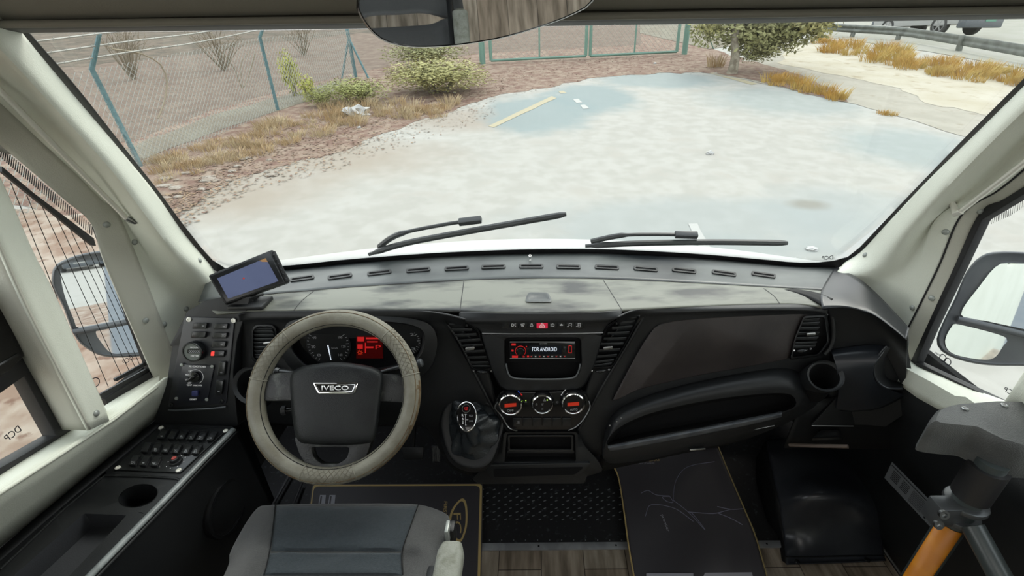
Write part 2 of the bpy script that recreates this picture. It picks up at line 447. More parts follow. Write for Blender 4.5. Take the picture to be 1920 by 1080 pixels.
def sheet(name, px, dz, m, label=None, jag=0.0, pts=None, sub=6, cat=None):
    P = pts or [onG(u, v, dz) for u, v in px]
    Q = []
    for i, p in enumerate(P):
        q = P[(i + 1) % len(P)]
        k = sub if jag else 1
        for j in range(k):
            a = p.lerp(q, j / k)
            if jag:
                a = a + V((noise.noise(a * 2.1) , noise.noise(a * 2.1 + V((9, 3, 1))), 0)) * jag + V((noise.noise(a * 9), noise.noise(a * 9 + V((5, 5, 5))), 0)) * jag * .5
                a.z = gz(a.y) + dz
            Q.append(a)
    bm = bmesh.new(); vs = [bm.verts.new(q) for q in Q]
    for tri in tessellate_polygon([[V((q.x, q.y, 0)) for q in Q]]):
        try: bm.faces.new([vs[i] for i in tri])
        except ValueError: pass
    bmesh.ops.recalc_face_normals(bm, faces=bm.faces)
    if sum(f.normal.z for f in bm.faces) < 0: bmesh.ops.reverse_faces(bm, faces=bm.faces)
    o = finish(name, bm, m, smooth=False)
    struct(o, label, cat)
    return o
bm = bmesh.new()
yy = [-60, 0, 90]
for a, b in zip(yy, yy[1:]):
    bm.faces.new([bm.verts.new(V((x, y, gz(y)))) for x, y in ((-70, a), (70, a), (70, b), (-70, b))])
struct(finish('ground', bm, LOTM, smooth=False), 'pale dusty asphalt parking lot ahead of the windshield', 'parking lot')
DIRT = ground_mat('red_brown_dirt', g3(166, 134, 120), g3(204, 182, 162), 5.0, g3(134, 104, 92), 0.8, 16, 0.8, lo=.38, hi=.62)
SAND = ground_mat('sun_glare_sand', g3(236, 226, 200), g3(250, 242, 222), 1.0, g3(205, 188, 155), 0.7, 3, 0.5, lo=.35, hi=.7)  # strong light on the bank is put into the sand colour
ROADM = ground_mat('pale_road', g3(206, 205, 190), g3(214, 212, 200), 1.0, None)
GREYB = ground_mat('grey_verge', g3(184, 178, 160), g3(170, 160, 142), 1.5, g3(150, 132, 112), .4, 8)
sheet('dirt_verge', [(262, 400), (345, 392), (400, 358), (470, 325), (560, 300), (640, 282), (740, 247), (850, 207), (930, 180), (1030, 163), (1120, 145), (1220, 137), (1330, 137), (1450, 162), (1580, 190), (1500, 150), (1420, 118), (1330, 90), (1200, 60), (1200, -10), (-900, -10), (-1500, 300), (-400, 340), (120, 400)], 0.004, DIRT, 'reddish brown dirt verge between parking lot and fence', 0.22, cat='verge')
sheet('scrubland', [(60, 300), (250, 262), (400, 206), (520, 172), (650, 140), (760, 118), (900, 100), (1200, 84), (1200, -10), (-900, -10), (-700, 300)], 0.006, ground_mat('brown_scrub_soil', g3(154, 134, 120), g3(172, 154, 138), 3.0, g3(128, 112, 100), .8, 6, .6), 'brown scrubland behind the fence', 0.1, cat='land')
sheet('dark_scrubland', [(40, 130), (200, 120), (350, 104), (480, 84), (640, 66), (760, 58), (1000, 30), (1000, -10), (-900, -10), (-500, 120)], 0.009, ground_mat('dark_scrub_soil', g3(126, 118, 104), g3(158, 142, 126), 2.0, g3(104, 94, 82), .8, 4, .6), 'darker grey brown scrub further behind the fence', 0.6, cat='land')
sheet('grey_path', [(200, 318), (262, 300), (400, 248), (520, 208), (640, 168), (640, 150), (520, 182), (400, 215), (250, 272), (100, 330)], 0.008, GREYB, 'grey dusty strip along the foot of the fence', 0.08, cat='path')
sheet('sand_bank', [(1335, 138), (1470, 165), (1580, 190), (1720, 228), (1900, 285), (2100, 340), (2200, 220), (1920, 160), (1760, 125), (1640, 105), (1540, 85), (1480, 70), (1410, 105)], 0.006, ground_mat('grey_sand', g3(214, 208, 192), g3(226, 220, 204), 2.5, g3(190, 178, 156), .6, 5, .5), 'grey sandy bank to the right of the parking lot', 0.1, cat='bank')
sheet('sunlit_sand', [(1455, 118), (1560, 140), (1680, 165), (1760, 200), (1860, 215), (2040, 250), (2100, 200), (1920, 158), (1760, 125), (1640, 105), (1540, 85), (1478, 80)], 0.010, SAND, 'bare sand on the bank, painted bright with sunlight', 0.22, cat='sand')
sheet('dirt_strip', [(1340, 112), (1420, 116), (1500, 140), (1560, 168), (1592, 192), (1500, 171), (1420, 152), (1345, 137)], 0.012, DIRT, 'reddish dirt strip at the lot corner below the tree', .1, cat='verge')
sheet('highway', [(1490, 62), (1600, 76), (1750, 98), (1920, 128), (2150, 165), (2600, 150), (2600, -25), (1300, -30), (1380, 20)], 0.012, ROADM, 'pale highway behind the guardrail', 0, cat='road')
sheet('land_beyond', [(1200, 62), (1330, 92), (1480, 70), (1490, 60), (1380, 20), (1200, -10)], 0.014, GREYB, 'grey land behind the gate and tree', 0, cat='land')
# painted markings and litter
PAINT_Y = mat('worn_yellow_paint', g3(226, 214, 178), 0.8); PAINT_W = mat('worn_white_paint', g3(236, 236, 230), 0.8)
def paint(px, m, label):
    o = sheet('painted_line', px, 0.005, m, jag=0.02, sub=5); del o['kind']; tag(o, label, 'painted line'); return o
paint([(915, 236), (925, 239), (1043, 184), (1035, 180)], PAINT_Y, 'worn pale yellow line painted across the blue asphalt patch')
paint([(1292, 420), (1308, 419), (1342, 481), (1318, 481)], PAINT_W, 'white bay line painted on asphalt just beyond the right wiper')
paint([(1330, 137), (1342, 136), (1422, 157), (1410, 159)], PAINT_Y, 'thin pale line painted along the far right edge of the lot')
paint([(1047, 171), (1056, 170), (1062, 174), (1050, 175)], PAINT_Y, 'short pale fleck of paint at the far end of the yellow line')
paint([(1074, 186), (1084, 185), (1093, 192), (1082, 193)], PAINT_W, 'small white square painted mark right of the yellow line')
paint([(1088, 197), (1097, 196), (1106, 203), (1094, 204)], PAINT_W, 'small white painted mark nearest of the pair by the yellow line')
LITM = mat('white_litter', g3(240, 240, 238), 0.5)
def litter(u, v, wpx, hpx, label, name='plastic_litter', m=None, seed=1):
    p = onG(u, v); s = (onG(u + wpx / 2, v) - p).length
    hz = hpx / FPX * (p - CAM).dot(F_) * .6
    bm = bmesh.new(); bmesh.ops.create_icosphere(bm, subdivisions=3, radius=1)
    r = random.Random(seed)
    off = V((r.random() * 9, r.random() * 9, r.random() * 9))
    for q in bm.verts:
        k = 1 + .5 * noise.noise(q.co * 2.2 + off)
        q.co = V((q.co.x * s * k, q.co.y * s * .7 * k, (q.co.z * hz * k * .8) + hz * .3))
        q.co += p
    return tag(finish(name, bm, m or LITM), label, 'litter')
litter(668, 216, 46, 26, 'crumpled white plastic bag on the dry verge', seed=3)
litter(1331, 289, 14, 9, 'small clear plastic bottle scrap in the middle of the lot', seed=4)
litter(1522, 468, 22, 8, 'white paper scrap on the asphalt beyond the right wiper tip', 'paper_scrap', seed=5)
litter(1228, 100 + 20, 6, 4, 'tiny white scrap at the foot of the green gate', seed=6)
litter(852, 175, 6, 4, 'tiny white scrap below the large olive shrub', seed=7)
litter(674, 240, 7, 5, 'tiny white scrap in front of the crumpled bag', seed=8)
# fallen leaves and debris scattered over the verge and the lot edge
bm = bmesh.new(); r = random.Random(77)
def scatter(px_line, n, dv0, dv1, s0=.012, s1=.03):
    for i in range(n):
        t = r.random() * (len(px_line) - 1); k = int(t); f = t - k
        u = px_line[k][0] + (px_line[k + 1][0] - px_line[k][0]) * f + r.uniform(-8, 8); v = px_line[k][1] + (px_line[k + 1][1] - px_line[k][1]) * f
        v += dv0 + (dv1 - dv0) * (r.random() ** 1.5 if dv1 > 0 else r.random())
        p = onG(u, v, .014); a = r.random() * 6.28; s = r.uniform(s0, s1)
        x = V((math.cos(a), math.sin(a), r.uniform(-.1, .3))) * s; y = V((-math.sin(a), math.cos(a), r.uniform(-.1, .3))) * s * .6
        bm.faces.new([bm.verts.new(q) for q in (p - x, p + y, p + x, p - y)])
bl_ = [(300, 400), (345, 392), (400, 358), (470, 325), (560, 300), (640, 282), (740, 247), (850, 207), (930, 180), (1030, 163), (1120, 145), (1220, 137), (1330, 137)]
scatter(bl_, 2600, -34, 4); scatter(bl_[:9], 900, 0, 34); scatter([(345, 340), (560, 250), (740, 215), (900, 165), (1000, 135), (1250, 115)], 2000, -20, 14)
tag(finish('fallen_leaves', bm, mat('brown_fallen_leaves', g3(150, 112, 92), .8, col2=g3(206, 172, 134), nscale=9), smooth=False), 'brown fallen leaves and debris strewn along the verge and lot edge', 'leaf litter', kind='stuff')
# stones / pale rubble at the verge edge, left
STONE = mat('pale_stone', g3(214, 204, 190), 0.9, col2=g3(190, 172, 154), nscale=9)
r = random.Random(11)
for i in range(24):
    u = 290 + r.random() * 220; v = 372 - (u - 290) * .26 + r.uniform(-34, 14)
    litter(u, v, r.uniform(10, 28), 5, 'flat pale stone lying on the dirt at the verge edge', 'flat_stone', STONE, seed=20 + i)['group'] = 'flat pale stones at the left verge edge'

# ---- leaf and grass builders
def blades_mesh(n, h, spread, wd, seed, lean=0.5):
    r = random.Random(seed); bm = bmesh.new()
    for i in range(n):
        a = r.random() * 6.283; d = r.random() ** .6 * spread; b = V((math.cos(a) * d, math.sin(a) * d, -0.02))
        hh = h * r.uniform(.5, 1.0); q = V((math.cos(a), math.sin(a), 0)) * lean * hh * r.uniform(.1, 1) + V((r.uniform(-.1, .1), r.uniform(-.1, .1), 0)) * hh
        s = V((-math.sin(a + 1), math.cos(a + 1), 0)) * wd
        m1 = b + q * .4 + V((0, 0, hh * .65)); t = b + q + V((0, 0, hh))
        v = [bm.verts.new(x) for x in (b - s, b + s, m1 + s * .8, m1 - s * .8, t)]
        bm.faces.new((v[0], v[1], v[2], v[3])); bm.faces.new((v[3], v[2], v[4]))
    return bm
def leaves_mesh(n, ls, seed, fill=0.55, zs=1.0):
    """unit ball of leaves, sat on z=0..2*zs"""
    r = random.Random(seed); bm = bmesh.new()
    for i in range(n):
        d = V((r.gauss(0, 1), r.gauss(0, 1), r.gauss(0, 1))).normalized()
        k = r.uniform(fill, 1.0) * (1 + .28 * noise.noise(d * 2.3 + V((seed, 0, 0))))
        p = V((d.x * k, d.y * k, (d.z * k + 1) * zs))
        x = V((r.gauss(0, 1), r.gauss(0, 1), r.gauss(0, 1))).normalized(); y = x.cross(d + V((.01, .02, .03))).normalized()
        s = ls * r.uniform(.6, 1.3)
        v = [bm.verts.new(p + q) for q in (-x * s, y * s * .45, x * s, -y * s * .45)]
        bm.faces.new(v)
    return bm
def leafmat(name, c1, c2, sc=3.0):
    m = mat(name, c1, 0.7, col2=c2, nscale=sc, spec=0.2); b = m.node_tree.nodes['Principled BSDF']
    return m
GRASS = leafmat('ochre_dry_grass', g3(255, 232, 188), g3(244, 208, 156)); GRASSO = leafmat('golden_dry_grass', g3(255, 222, 130), g3(250, 196, 100), 1.5)
TWIG = mat('grey_twig', g3(170, 160, 140), 0.9)
LF = {'olive': leafmat('olive_leaves', g3(236, 230, 160), g3(216, 212, 140)), 'yellow': leafmat('yellow_green_leaves', g3(255, 255, 150), g3(240, 244, 130)),
      'green': leafmat('mid_green_leaves', g3(222, 226, 146), g3(196, 202, 124)), 'dark': leafmat('grey_green_leaves', g3(226, 226, 168), g3(196, 198, 138), 2.0)}
tm = {}
def tuft(u, v, hpx, kind, label, group, seed):
    key = (kind, seed % 4)
    p = onG(u, v); z = (p - CAM).dot(F_); h = hpx / FPX * z
    if key not in tm:
        o = finish('grass_tuft', blades_mesh(150, 1.0, .55, .012, seed), GRASS if kind == 'dry' else GRASSO, smooth=False); tm[key] = o
    else: o = tm[key].copy(); COL.objects.link(o)
    o.location = p; o.scale = (h * 1.15,) * 3; o.rotation_euler = (0, 0, seed * 1.7)
    o['label'] = label; o['category'] = 'grass tuft'; o['group'] = group
    return o
def grass_patch(name, label, spots, m, lean=.7, nb=90):
    """one patch of uncountable dry grass"""
    bm = bmesh.new()
    for i, (u, v, hpx) in enumerate(spots):
        p = onG(u, v); z = (p - CAM).dot(F_); h = hpx / FPX * z
        b2 = blades_mesh(nb, h, h * .75, h * .016 + .002, i + 50, lean)
        for q in b2.verts: q.co += p
        me = bpy.data.meshes.new('x'); b2.to_mesh(me); b2.free(); bm.from_mesh(me); bpy.data.meshes.remove(me)
    return tag(finish(name, bm, m, smooth=False), label, 'grass', kind='stuff')
r = random.Random(5); sp_ = []
for i in range(150):
    u = 285 + r.random() * 560; base_v = 322 - (u - 285) * .30
    v = base_v + r.uniform(-22, 30)
    if u > 600 and v < 196: v = 200 + r.uniform(-4, 24)
    sp_.append((u, v, r.uniform(9, 25)))
grass_patch('dry_grass', 'sparse ochre dry grass along the dirt verge below the fence', sp_, GRASS, .9, 60)
sp_ = []
for i in range(90):
    t = r.random(); u = 1530 + t * 420; v = 84 + t * 76 + r.uniform(-12, 12) * (1 + t)
    sp_.append((u, v, r.uniform(12, 26)))
grass_patch('golden_grass', 'golden dry grass band on the bank below the guardrail', sp_, GRASSO, .9, 90)
sp_ = []
for i in range(34):
    t = r.random(); u = 1435 + t * 140; v = 160 + t * 30 - r.uniform(0, 30) * (1 - t * .8)
    sp_.append((u, v, r.uniform(10, 26)))
sp_ += [(1655, 214, 12), (1664, 216, 13), (1672, 217, 12)]
grass_patch('golden_grass', 'orange dry grass on the brown strip at the lot edge', sp_, GRASSO, .7, 60)
tuft(1342, 126, 24, 'dry', 'dry pale grass clump growing under the tree by the pale stump', 'grass clumps by the tree', 3)
del tm[('dry', 3)]['group']
def bush(name, label, cat, u, v, wpx, hpx, kind, n=1500, ls=.055, seed=1, group=None, fill=.35, up=0.0, trunk=None):
    p = onG(u, v); z = (p - CAM).dot(F_); rx = wpx / 2 / FPX * z; h = hpx / FPX * z * .93
    t = thing(name, label, cat, p, group)
    bm = leaves_mesh(n, ls, seed, fill)
    up_m = up / FPX * z
    for q in bm.verts: q.co = V((q.co.x * rx, q.co.y * rx * .8, q.co.z * (h - up_m) / 2 + up_m)) + p
    finish('foliage', bm, LF[kind], t, smooth=False)
    r = random.Random(seed + 5); bm = bmesh.new()
    for i in range(9):
        a = r.random() * 6.28; e = p + V((math.cos(a) * rx * .6, math.sin(a) * rx * .5, h * r.uniform(.5, .85)))
        s = p + V((math.cos(a) * rx * .08, math.sin(a) * rx * .08, -.05))
        tube_bm(resample([s, s.lerp(e, .5) + V((0, 0, h * .1)), e], 6), [.02 * rx + .006] * 3 + [.01 * rx + .003] * 3, 5, bm=bm)
    finish('stems', bm, TWIG, t)
    return t
bush('shrub', 'large pale olive mound of shrub growing beside the gate post', 'shrub', 822, 174, 214, 64, 'olive', 9000, .042, 2, fill=.15)
bush('shrub', 'mid green low shrub in front of the braced fence post', 'shrub', 668, 194, 140, 50, 'green', 5000, .045, 3, fill=.2)
bush('shrub', 'low green shrub between the yellow sapling and the braced post', 'shrub', 604, 200, 70, 36, 'green', 2400, .055, 4, fill=.2)
bush('sapling', 'tall bright yellow green sapling by the second fence post', 'sapling', 553, 180, 40, 84, 'yellow', 700, .12, 5)
bush('sapling', 'shorter yellow green sapling right of the tallest one', 'sapling', 582, 190, 34, 52, 'yellow', 450, .13, 6)
bush('shrub', 'dull dark olive shrub behind the large one, under the mirror', 'shrub', 800, 130, 165, 60, 'dark', 5000, .045, 7, fill=.2)
# tree at the end of the lot
p0 = onG(1372, 138); zt = (p0 - CAM).dot(F_)
t = thing('tree', 'olive green tree with drooping foliage at the lot corner', 'tree', p0)
BARK = mat('pale_bark', g3(200, 192, 172), 0.9, col2=g3(150, 138, 120), nscale=8)
s_ = zt / FPX
tube('trunk', resample([p0 + V((0, 0, -.1)), p0 + V((.02, 0, 28 * s_)), p0 + V((-.1, 0, 70 * s_)), p0 + V((.2, .2, 130 * s_))], 10), [13 * s_, 9 * s_, 8 * s_, 7 * s_, 6 * s_, 6 * s_, 5 * s_, 5 * s_, 4 * s_, 3 * s_], BARK, t, 10)
bm = bmesh.new(); rr_ = random.Random(3)
for (du, dv, ru, rv, n, sd_) in [(30, 70, 62, 42, 2400, 1), (100, 74, 60, 38, 2200, 2), (62, 46, 44, 28, 1500, 3), (-45, 74, 46, 36, 700, 4), (140, 88, 34, 26, 900, 5), (50, 125, 120, 50, 2600, 6), (40, 28, 30, 14, 600, 7)]:
    b2 = leaves_mesh(n, .10, sd_, .2)
    for q in b2.verts: q.co = p0 + V((du * s_ + q.co.x * ru * s_, q.co.y * ru * s_ * .8 + .3, dv * s_ * 1.0 + (q.co.z - 1) * rv * s_))
    me = bpy.data.meshes.new('x'); b2.to_mesh(me); b2.free(); bm.from_mesh(me); bpy.data.meshes.remove(me)
finish('foliage', bm, LF['dark'], t, smooth=False)
bm = bmesh.new()
for (du, dv, ru, rv, n, sd_) in [(128, 90, 46, 36, 1500, 11), (165, 104, 26, 24, 500, 12), (-60, 88, 36, 30, 350, 13)]:
    b2 = leaves_mesh(n, .11, sd_, .2)
    for q in b2.verts: q.co = p0 + V((du * s_ + q.co.x * ru * s_, q.co.y * ru * s_ * .8 - .2, dv * s_ + (q.co.z - 1) * rv * s_))
    me = bpy.data.meshes.new('x'); b2.to_mesh(me); b2.free(); bm.from_mesh(me); bpy.data.meshes.remove(me)
finish('yellow_foliage', bm, LF['olive'], t, smooth=False)
p = onG(1338, 92)
t = thing('stake', 'thin green stake leaning behind the tree trunk', 'stake', p)
tube('pole', [p, onY(1318, 40, p.y)], .02, mat('green_stake', g3(110, 150, 130), .6), t, 6)

# leafless brush beyond the fence
def dry_bush(u, v, wpx, hpx, label, seed):
    p = onG(u, v); z = (p - CAM).dot(F_); w = wpx / FPX * z / 2; h = hpx / FPX * z; r = random.Random(seed); bm = bmesh.new()
    for i in range(26):
        a = r.random() * 6.28; e = p + V((math.cos(a) * w * r.random(), math.sin(a) * w * .6, h * r.uniform(.5, 1)))
        m_ = p.lerp(e, .5) + V((r.uniform(-.2, .2) * w, 0, h * .12)); pts = resample([p + V((0, 0, -.05)), m_, e], 7)
        tube_bm(pts, [.018, .016, .014, .012, .010, .008, .006], 4, bm=bm)
        for j in range(3):
            q = pts[3 + j]; tube_bm([q, q + V((r.uniform(-.3, .3) * w, r.uniform(-.2, .2) * w, h * r.uniform(.05, .3)))], [.007, .004], 3, bm=bm, caps=False)
    tag(finish('bare_bush', bm, mat('pale_dry_twigs', g3(186, 172, 148), .9) if 'pale_dry_twigs' not in bpy.data.materials else bpy.data.materials['pale_dry_twigs'], smooth=False), label, 'bush')
dry_bush(250, 150, 130, 110, 'leafless brush behind the fence right of the bent post', 1)
dry_bush(420, 132, 120, 90, 'leafless brush behind the fence left of the second post', 2)
dry_bush(570, 104, 90, 60, 'leafless brush behind the yellow sapling beyond the fence', 3)
# ---- chain link fence
TEAL = mat('teal_painted_post', g3(124, 172, 178), 0.55, col2=g3(104, 150, 158), nscale=20)
WIRE = mat('galvanised_wire', g3(206, 206, 196), 0.5)
pb = [onG(265, 312), onG(521, 207), onG(667, 145), onG(905, 119)]
pt = [onY(172, 130, pb[0].y), onY(487, 70, pb[1].y), onY(655, 57, pb[2].y) ]
H2 = pt[1].z - pb[1].z
pt.append(pb[3] + V((0, 0, H2)))
fence = thing('chain_link_fence', 'chain link fence with teal posts and barbed wire beyond the verge on the left', 'fence', pb[0])
def ext(p, q, k): return p + (q - p) * k
pb0 = ext(pb[1], pb[0], 2.3); pt0 = ext(pt[1], pt[0], 2.3)
for a, b, bent in ((pb[0], pt[0], 1), (pb[1], pt[1], 1), (pb0, pt0, 1)):
    d = V((.30, .0, .42))
    tube('post', [a + V((0, 0, -.1)), a.lerp(b, .5), b, b + d * .5, b + d], [.033] * 3 + [.028, .024], TEAL, fence, 8)
a, b = pb[2], pb[2] + V((0, 0, H2 * 1.1))
tube('post', [a + V((0, 0, -.1)), b], .05, TEAL, fence, 8)
for du in (-26, 24):
    e = onG(667 + du, 147)
    tube('brace', [e, a + V((0, 0, H2 * .72))], .028, TEAL, fence, 8)
bm = bmesh.new()
def wire_panel(bm, A, B, At, Bt, pitch):
    L = (B - A).length; H = ((At - A).length + (Bt - B).length) / 2; n = int(L / pitch); k = H / L
    P = lambda s, t: A.lerp(B, s).lerp(At.lerp(Bt, s), t)
    m = int((1 + k) * n) + 1
    for i in range(m):
        s0 = i / n
        for sg in (1, -1):
            # line s = s0 - sg... from t=0 to t=1
            x0, x1 = (s0, s0 - k) if sg > 0 else (1 - s0, 1 - s0 + k)
            t0, t1 = 0.0, 1.0
            # clip in s to 0..1
            def cl(x0, x1, t0, t1):
                dx = x1 - x0
                for lim in (0.0, 1.0):
                    tt = (lim - x0) / dx if abs(dx) > 1e-9 else None
                    if tt is None: continue
                    if (lim == 0.0 and dx > 0) or (lim == 1.0 and dx < 0): t0 = max(t0, tt)
                    else: t1 = min(t1, tt)
                return t0, t1
            t0, t1 = cl(x0, x1, t0, t1)
            if t1 - t0 < .01: continue
            tube_bm([P(x0 + (x1 - x0) * t0, t0), P(x0 + (x1 - x0) * t1, t1)], .0042, 3, bm=bm, caps=False)
wire_panel(bm, pb0, pb[0], pt0, pt[0], .10); wire_panel(bm, pb[0], pb[1], pt[0], pt[1], .085); wire_panel(bm, pb[1], pb[2], pt[1], pt[2], .10)
finish('mesh_panel', bm, WIRE, fence, smooth=False)
for k in range(3):
    f = (k + 1) / 3; d = V((.30, 0, .42)) * f
    pts = resample([pt0 + d, pt[0] + d, pt[0].lerp(pt[1], .5) + d - V((0, 0, .03)), pt[1] + d, pt[1].lerp(pb[2] + V((0, 0, H2 * 1.1)), .5) + d - V((0, 0, .03)), pb[2] + V((0, 0, H2 * 1.1)) + d], 60)
    bm = tube_bm(pts, .011, 5)
    for q in pts[::1]:
        tube_bm([q + V((.0, 0, -.025)), q + V((.015, .01, .025))], .004, 3, bm=bm)
    finish('barbed_wire', bm, WIRE, fence, smooth=False)
# bare branch leaning on the fence
bm = bmesh.new()
br = lambda *px: resample([onP(u, v, pb[0] + V((0, .25, 0)), (pb[1] - pb[0]).cross(V((0, 0, 1)))) for u, v in px], 12)
tube_bm(br((210, 92), (262, 100), (300, 120), (313, 150), (308, 190), (296, 222)), .012, 5, bm=bm)
tube_bm(br((262, 100), (240, 98), (205, 88)), .008, 5, bm=bm); tube_bm(br((410, 90), (440, 130), (455, 165), (470, 130), (478, 100)), .010, 5, bm=bm)
tube_bm(br((455, 165), (452, 120), (470, 95)), .007, 5, bm=bm)
tag(finish('bare_branch', bm, mat('dry_branch', g3(200, 186, 160), .9)), 'bare dry branch hanging over the chain link fence', 'branch')
# ---- gate
GREEN = mat('sea_green_gate_paint', g3(138, 186, 168), 0.5)
g0, g1 = onG(925, 120), onG(1268, 103)
gate = thing('gate', 'sea green double leaf gate closing the far end of the lot', 'gate', g0)
def upz(p, h): return p + V((0, 0, h))
GH = 1.75
for u, v, rr2 in ((905, 120, .095), (1283, 102, .095)):
    p = onG(u, v); tube('gate_post', [upz(p, -.1), upz(p, GH + .15)], rr2, GREEN, gate, 10)
dirg = (g1 - g0).normalized()
for k, (ua, ub) in enumerate(((921, 1098), (1106, 1268))):
    fr = lambda u: onG(u, 120 + (u - 925) * (103 - 120) / 343)
    A, B = upz(fr(ua), .10), upz(fr(ub), .10); Mi = A.lerp(B, .5)
    bm = bmesh.new()
    for q, rr3 in ((A, .055), (B, .055), (Mi, .03)): tube_bm([q, upz(q, GH)], rr3, 6, bm=bm)
    for h in (0, GH): tube_bm([upz(A, h), upz(B, h)], .045, 6, bm=bm)
    leaf = finish('gate_leaf', bm, GREEN, gate)
    bm = bmesh.new(); wire_panel(bm, A, B, upz(A, GH), upz(B, GH), .16)
    finish('mesh_infill', bm, WIRE, leaf, smooth=False)
# ---- guardrail
gp = [(1597, 70, 46), (1682, 76, 54), (1797, 96, 66), (1930, 122, 84)]
STL = mat('weathered_galvanised_steel', g3(150, 156, 148), 0.5, col2=g3(122, 126, 118), nscale=4)
gb = [onG(u, v) for u, v, _ in gp]
rail = thing('guardrail', 'grey steel guardrail beside the highway above golden grass', 'guardrail', gb[0])
gtop = [onY(u + 8, tv, b.y) for (u, v, tv), b in zip(gp, gb)]
first = gb[0] + (gb[0] - gb[1]) * 2.4; firstt = gtop[0] + (gtop[0] - gtop[1]) * 2.4
for b, tt in list(zip(gb, gtop)) + [(first, firstt), (gb[3] * 2 - gb[2], gtop[3] * 2 - gtop[2])]:
    box('rail_post', b.lerp(tt, .48), V((1, 0, 0)), V((0, 1, 0)), (tt - b).normalized(), .13, .15, (tt - b).length * 1.05, STL, rail, .01)
hs = sum((tt.z - b.z) for b, tt in zip(gb, gtop)) / 4
line = [first, gb[0], gb[1], gb[2], gb[3], gb[3] * 2 - gb[2], gb[3] * 4 - gb[2] * 3]
nrm = V((-.3, -1, 0)).normalized()
rows = []
for dz, dn in ((0.0, 0.0), (-.05, .05), (-.10, .05), (-.155, -.01), (-.21, .05), (-.26, .05), (-.31, 0.0)):
    rows.append([q + V((0, 0, hs * 1.0 + dz)) + nrm * (dn + .08) for q in line])
loft('rail_beam', rows, STL, rail, nu=30, sub=2, thick=.006)
# ---- white pickup on the highway
WP = mat('white_car_paint', g3(222, 224, 222), 0.3, coat=.5); GREYP = mat('grey_bumper_plastic', g3(112, 120, 128), .5)
TYRE = mat('tyre_rubber', (0.02, 0.02, 0.02), 0.8); CARGL = mat('dark_car_glass', (0.01, 0.012, 0.015), 0.08)
RIM = mat('alloy_rim', g3(200, 202, 202), 0.3, .6)
def car(name, label, P, ang, paint, L=4.9, W=1.85, pickup=True):
    plate = mat('plate_green_white' if pickup else 'plate_white', g3(110, 190, 160) if pickup else g3(220, 220, 215), .5)
    t = thing(name, label, 'car', P)
    X = V((math.cos(ang), math.sin(ang), 0)); Y = V((-math.sin(ang), math.cos(ang), 0)); Z = V((0, 0, 1))
    at = lambda x, y, z: P + X * x + Y * y + Z * z
    h = L / 2
    prof = [(-h, .45), (-h, .95), (-h + .9, 1.08), (-h + 1.55, 1.12), (-h + 2.1, 1.62), (-h + 3.1, 1.68), (h - 1.0 if not pickup else h - 1.75, 1.66), (h - .12 if not pickup else h - 1.5, 1.12), (h - .02, 1.08), (h, .55), (h - .1, .42)]
    bm = bmesh.new(); lo = [(-h + .1, .38), (h - .2, .38)]
    pr = prof + lo[::-1]
    n = len(pr); secs = []
    for y, k in ((-W / 2, 0.0), (-W / 2 * .96, .0), (W / 2 * .96, 0), (W / 2, 0)):
        sc_ = 1.0 if abs(y) < W / 2 - .01 else .97
        secs.append([bm.verts.new(at(x * sc_, y * (1 - .14 * max(0, (z - 1.1)) / .6), .3 + (z - .3) * (1 if sc_ == 1 else .985))) for x, z in pr])
    for A, B in zip(secs, secs[1:]):
        for i in range(n): bm.faces.new((A[i], A[(i + 1) % n], B[(i + 1) % n], B[i]))
    bm.faces.new(secs[0][::-1]); bm.faces.new(secs[-1])
    finish('car_body', bm, paint, t, bevel=.04)
    for s in (-1, 1):
        y = s * (W / 2 * .93 + .012)
        for x0, x1 in ((-h + 1.95, -h + 2.55), (-h + 2.62, -h + 3.2)) + (() if pickup else ((-h + 3.27, h - .75),)):
            pts = [at(x0 + .12 if x0 < -h + 2 else x0, y, 1.14), at(x1, y, 1.14), at(x1, y * .94, 1.52), at(x0 + .38 if x0 < -h + 2 else x0, y * .94, 1.52)]
            prism('side_window', pts, Y * s, .012, CARGL, t, .03)
    for x in (-h + .85, h - 1.05):
        for s in (-1, 1):
            c = at(x, s * (W / 2 - .1), .36)
            wl = lathe('wheel', c, Y * s, [(.02, -.1), (.34, -.1), (.37, -.06), (.37, .08), (.33, .115), (.25, .11), (.25, .06), (.02, .06)], TYRE, t, 24)
            bm = bmesh.new()
            prism_bm(circ(c + Y * s * .06, Y * s, .07, 12), Y * s, .05, 0, bm)
            for q in range(6):
                a_ = q * math.pi / 3; dx = X * math.cos(a_) + Z * math.sin(a_)
                box_bm(c + Y * s * .085 + dx * .14, dx, dx.cross(Y), Y, .22, .05, .03, bm)
            ring_bm(circ(c + Y * s * .07, Y * s, .25, 24), circ(c + Y * s * .07, Y * s, .22, 24), Y * s, .03, 0, bm)
            finish('wheel_rim', bm, RIM, wl)
    box('rear_bumper', at(h - .12, 0, .46), X, Y, Z, .36, W * 1.0, .46, GREYP, t, .05)
    box('front_bumper', at(-h - .02, 0, .5), X, Y, Z, .2, W * .98, .3, GREYP, t, .05)
    box('number_plate', at(h + .068, .25, .50), X, Y, Z, .012, .5, .12, plate, t)
    for s in (-1, 1):
        box('tail_light', at(h - .01, s * W * .44, .92), X, Y, Z, .06, .14, .26, mat('tail_light_red', (.25, .01, .01), .3), t, .02)
        box('wing_mirror', at(-h + 2.0, s * (W / 2 + .12), 1.2), X, Y, Z, .08, .22, .16, GREYP, t, .03)
    return t
wa, wb = onG(1668, 62), onG(1762, 72)
mid = wa.lerp(wb, .5); ang = math.atan2((wb - wa).y, (wb - wa).x)
Lc = (wb - wa).length
off = V((-math.sin(ang), math.cos(ang), 0)) * .85
car('pickup', 'white pickup on the highway behind the guardrail', mid + off + V((0, 0, .0)), ang - 0.10, WP, L=max(4.4, min(5.6, Lc + 1.95)))
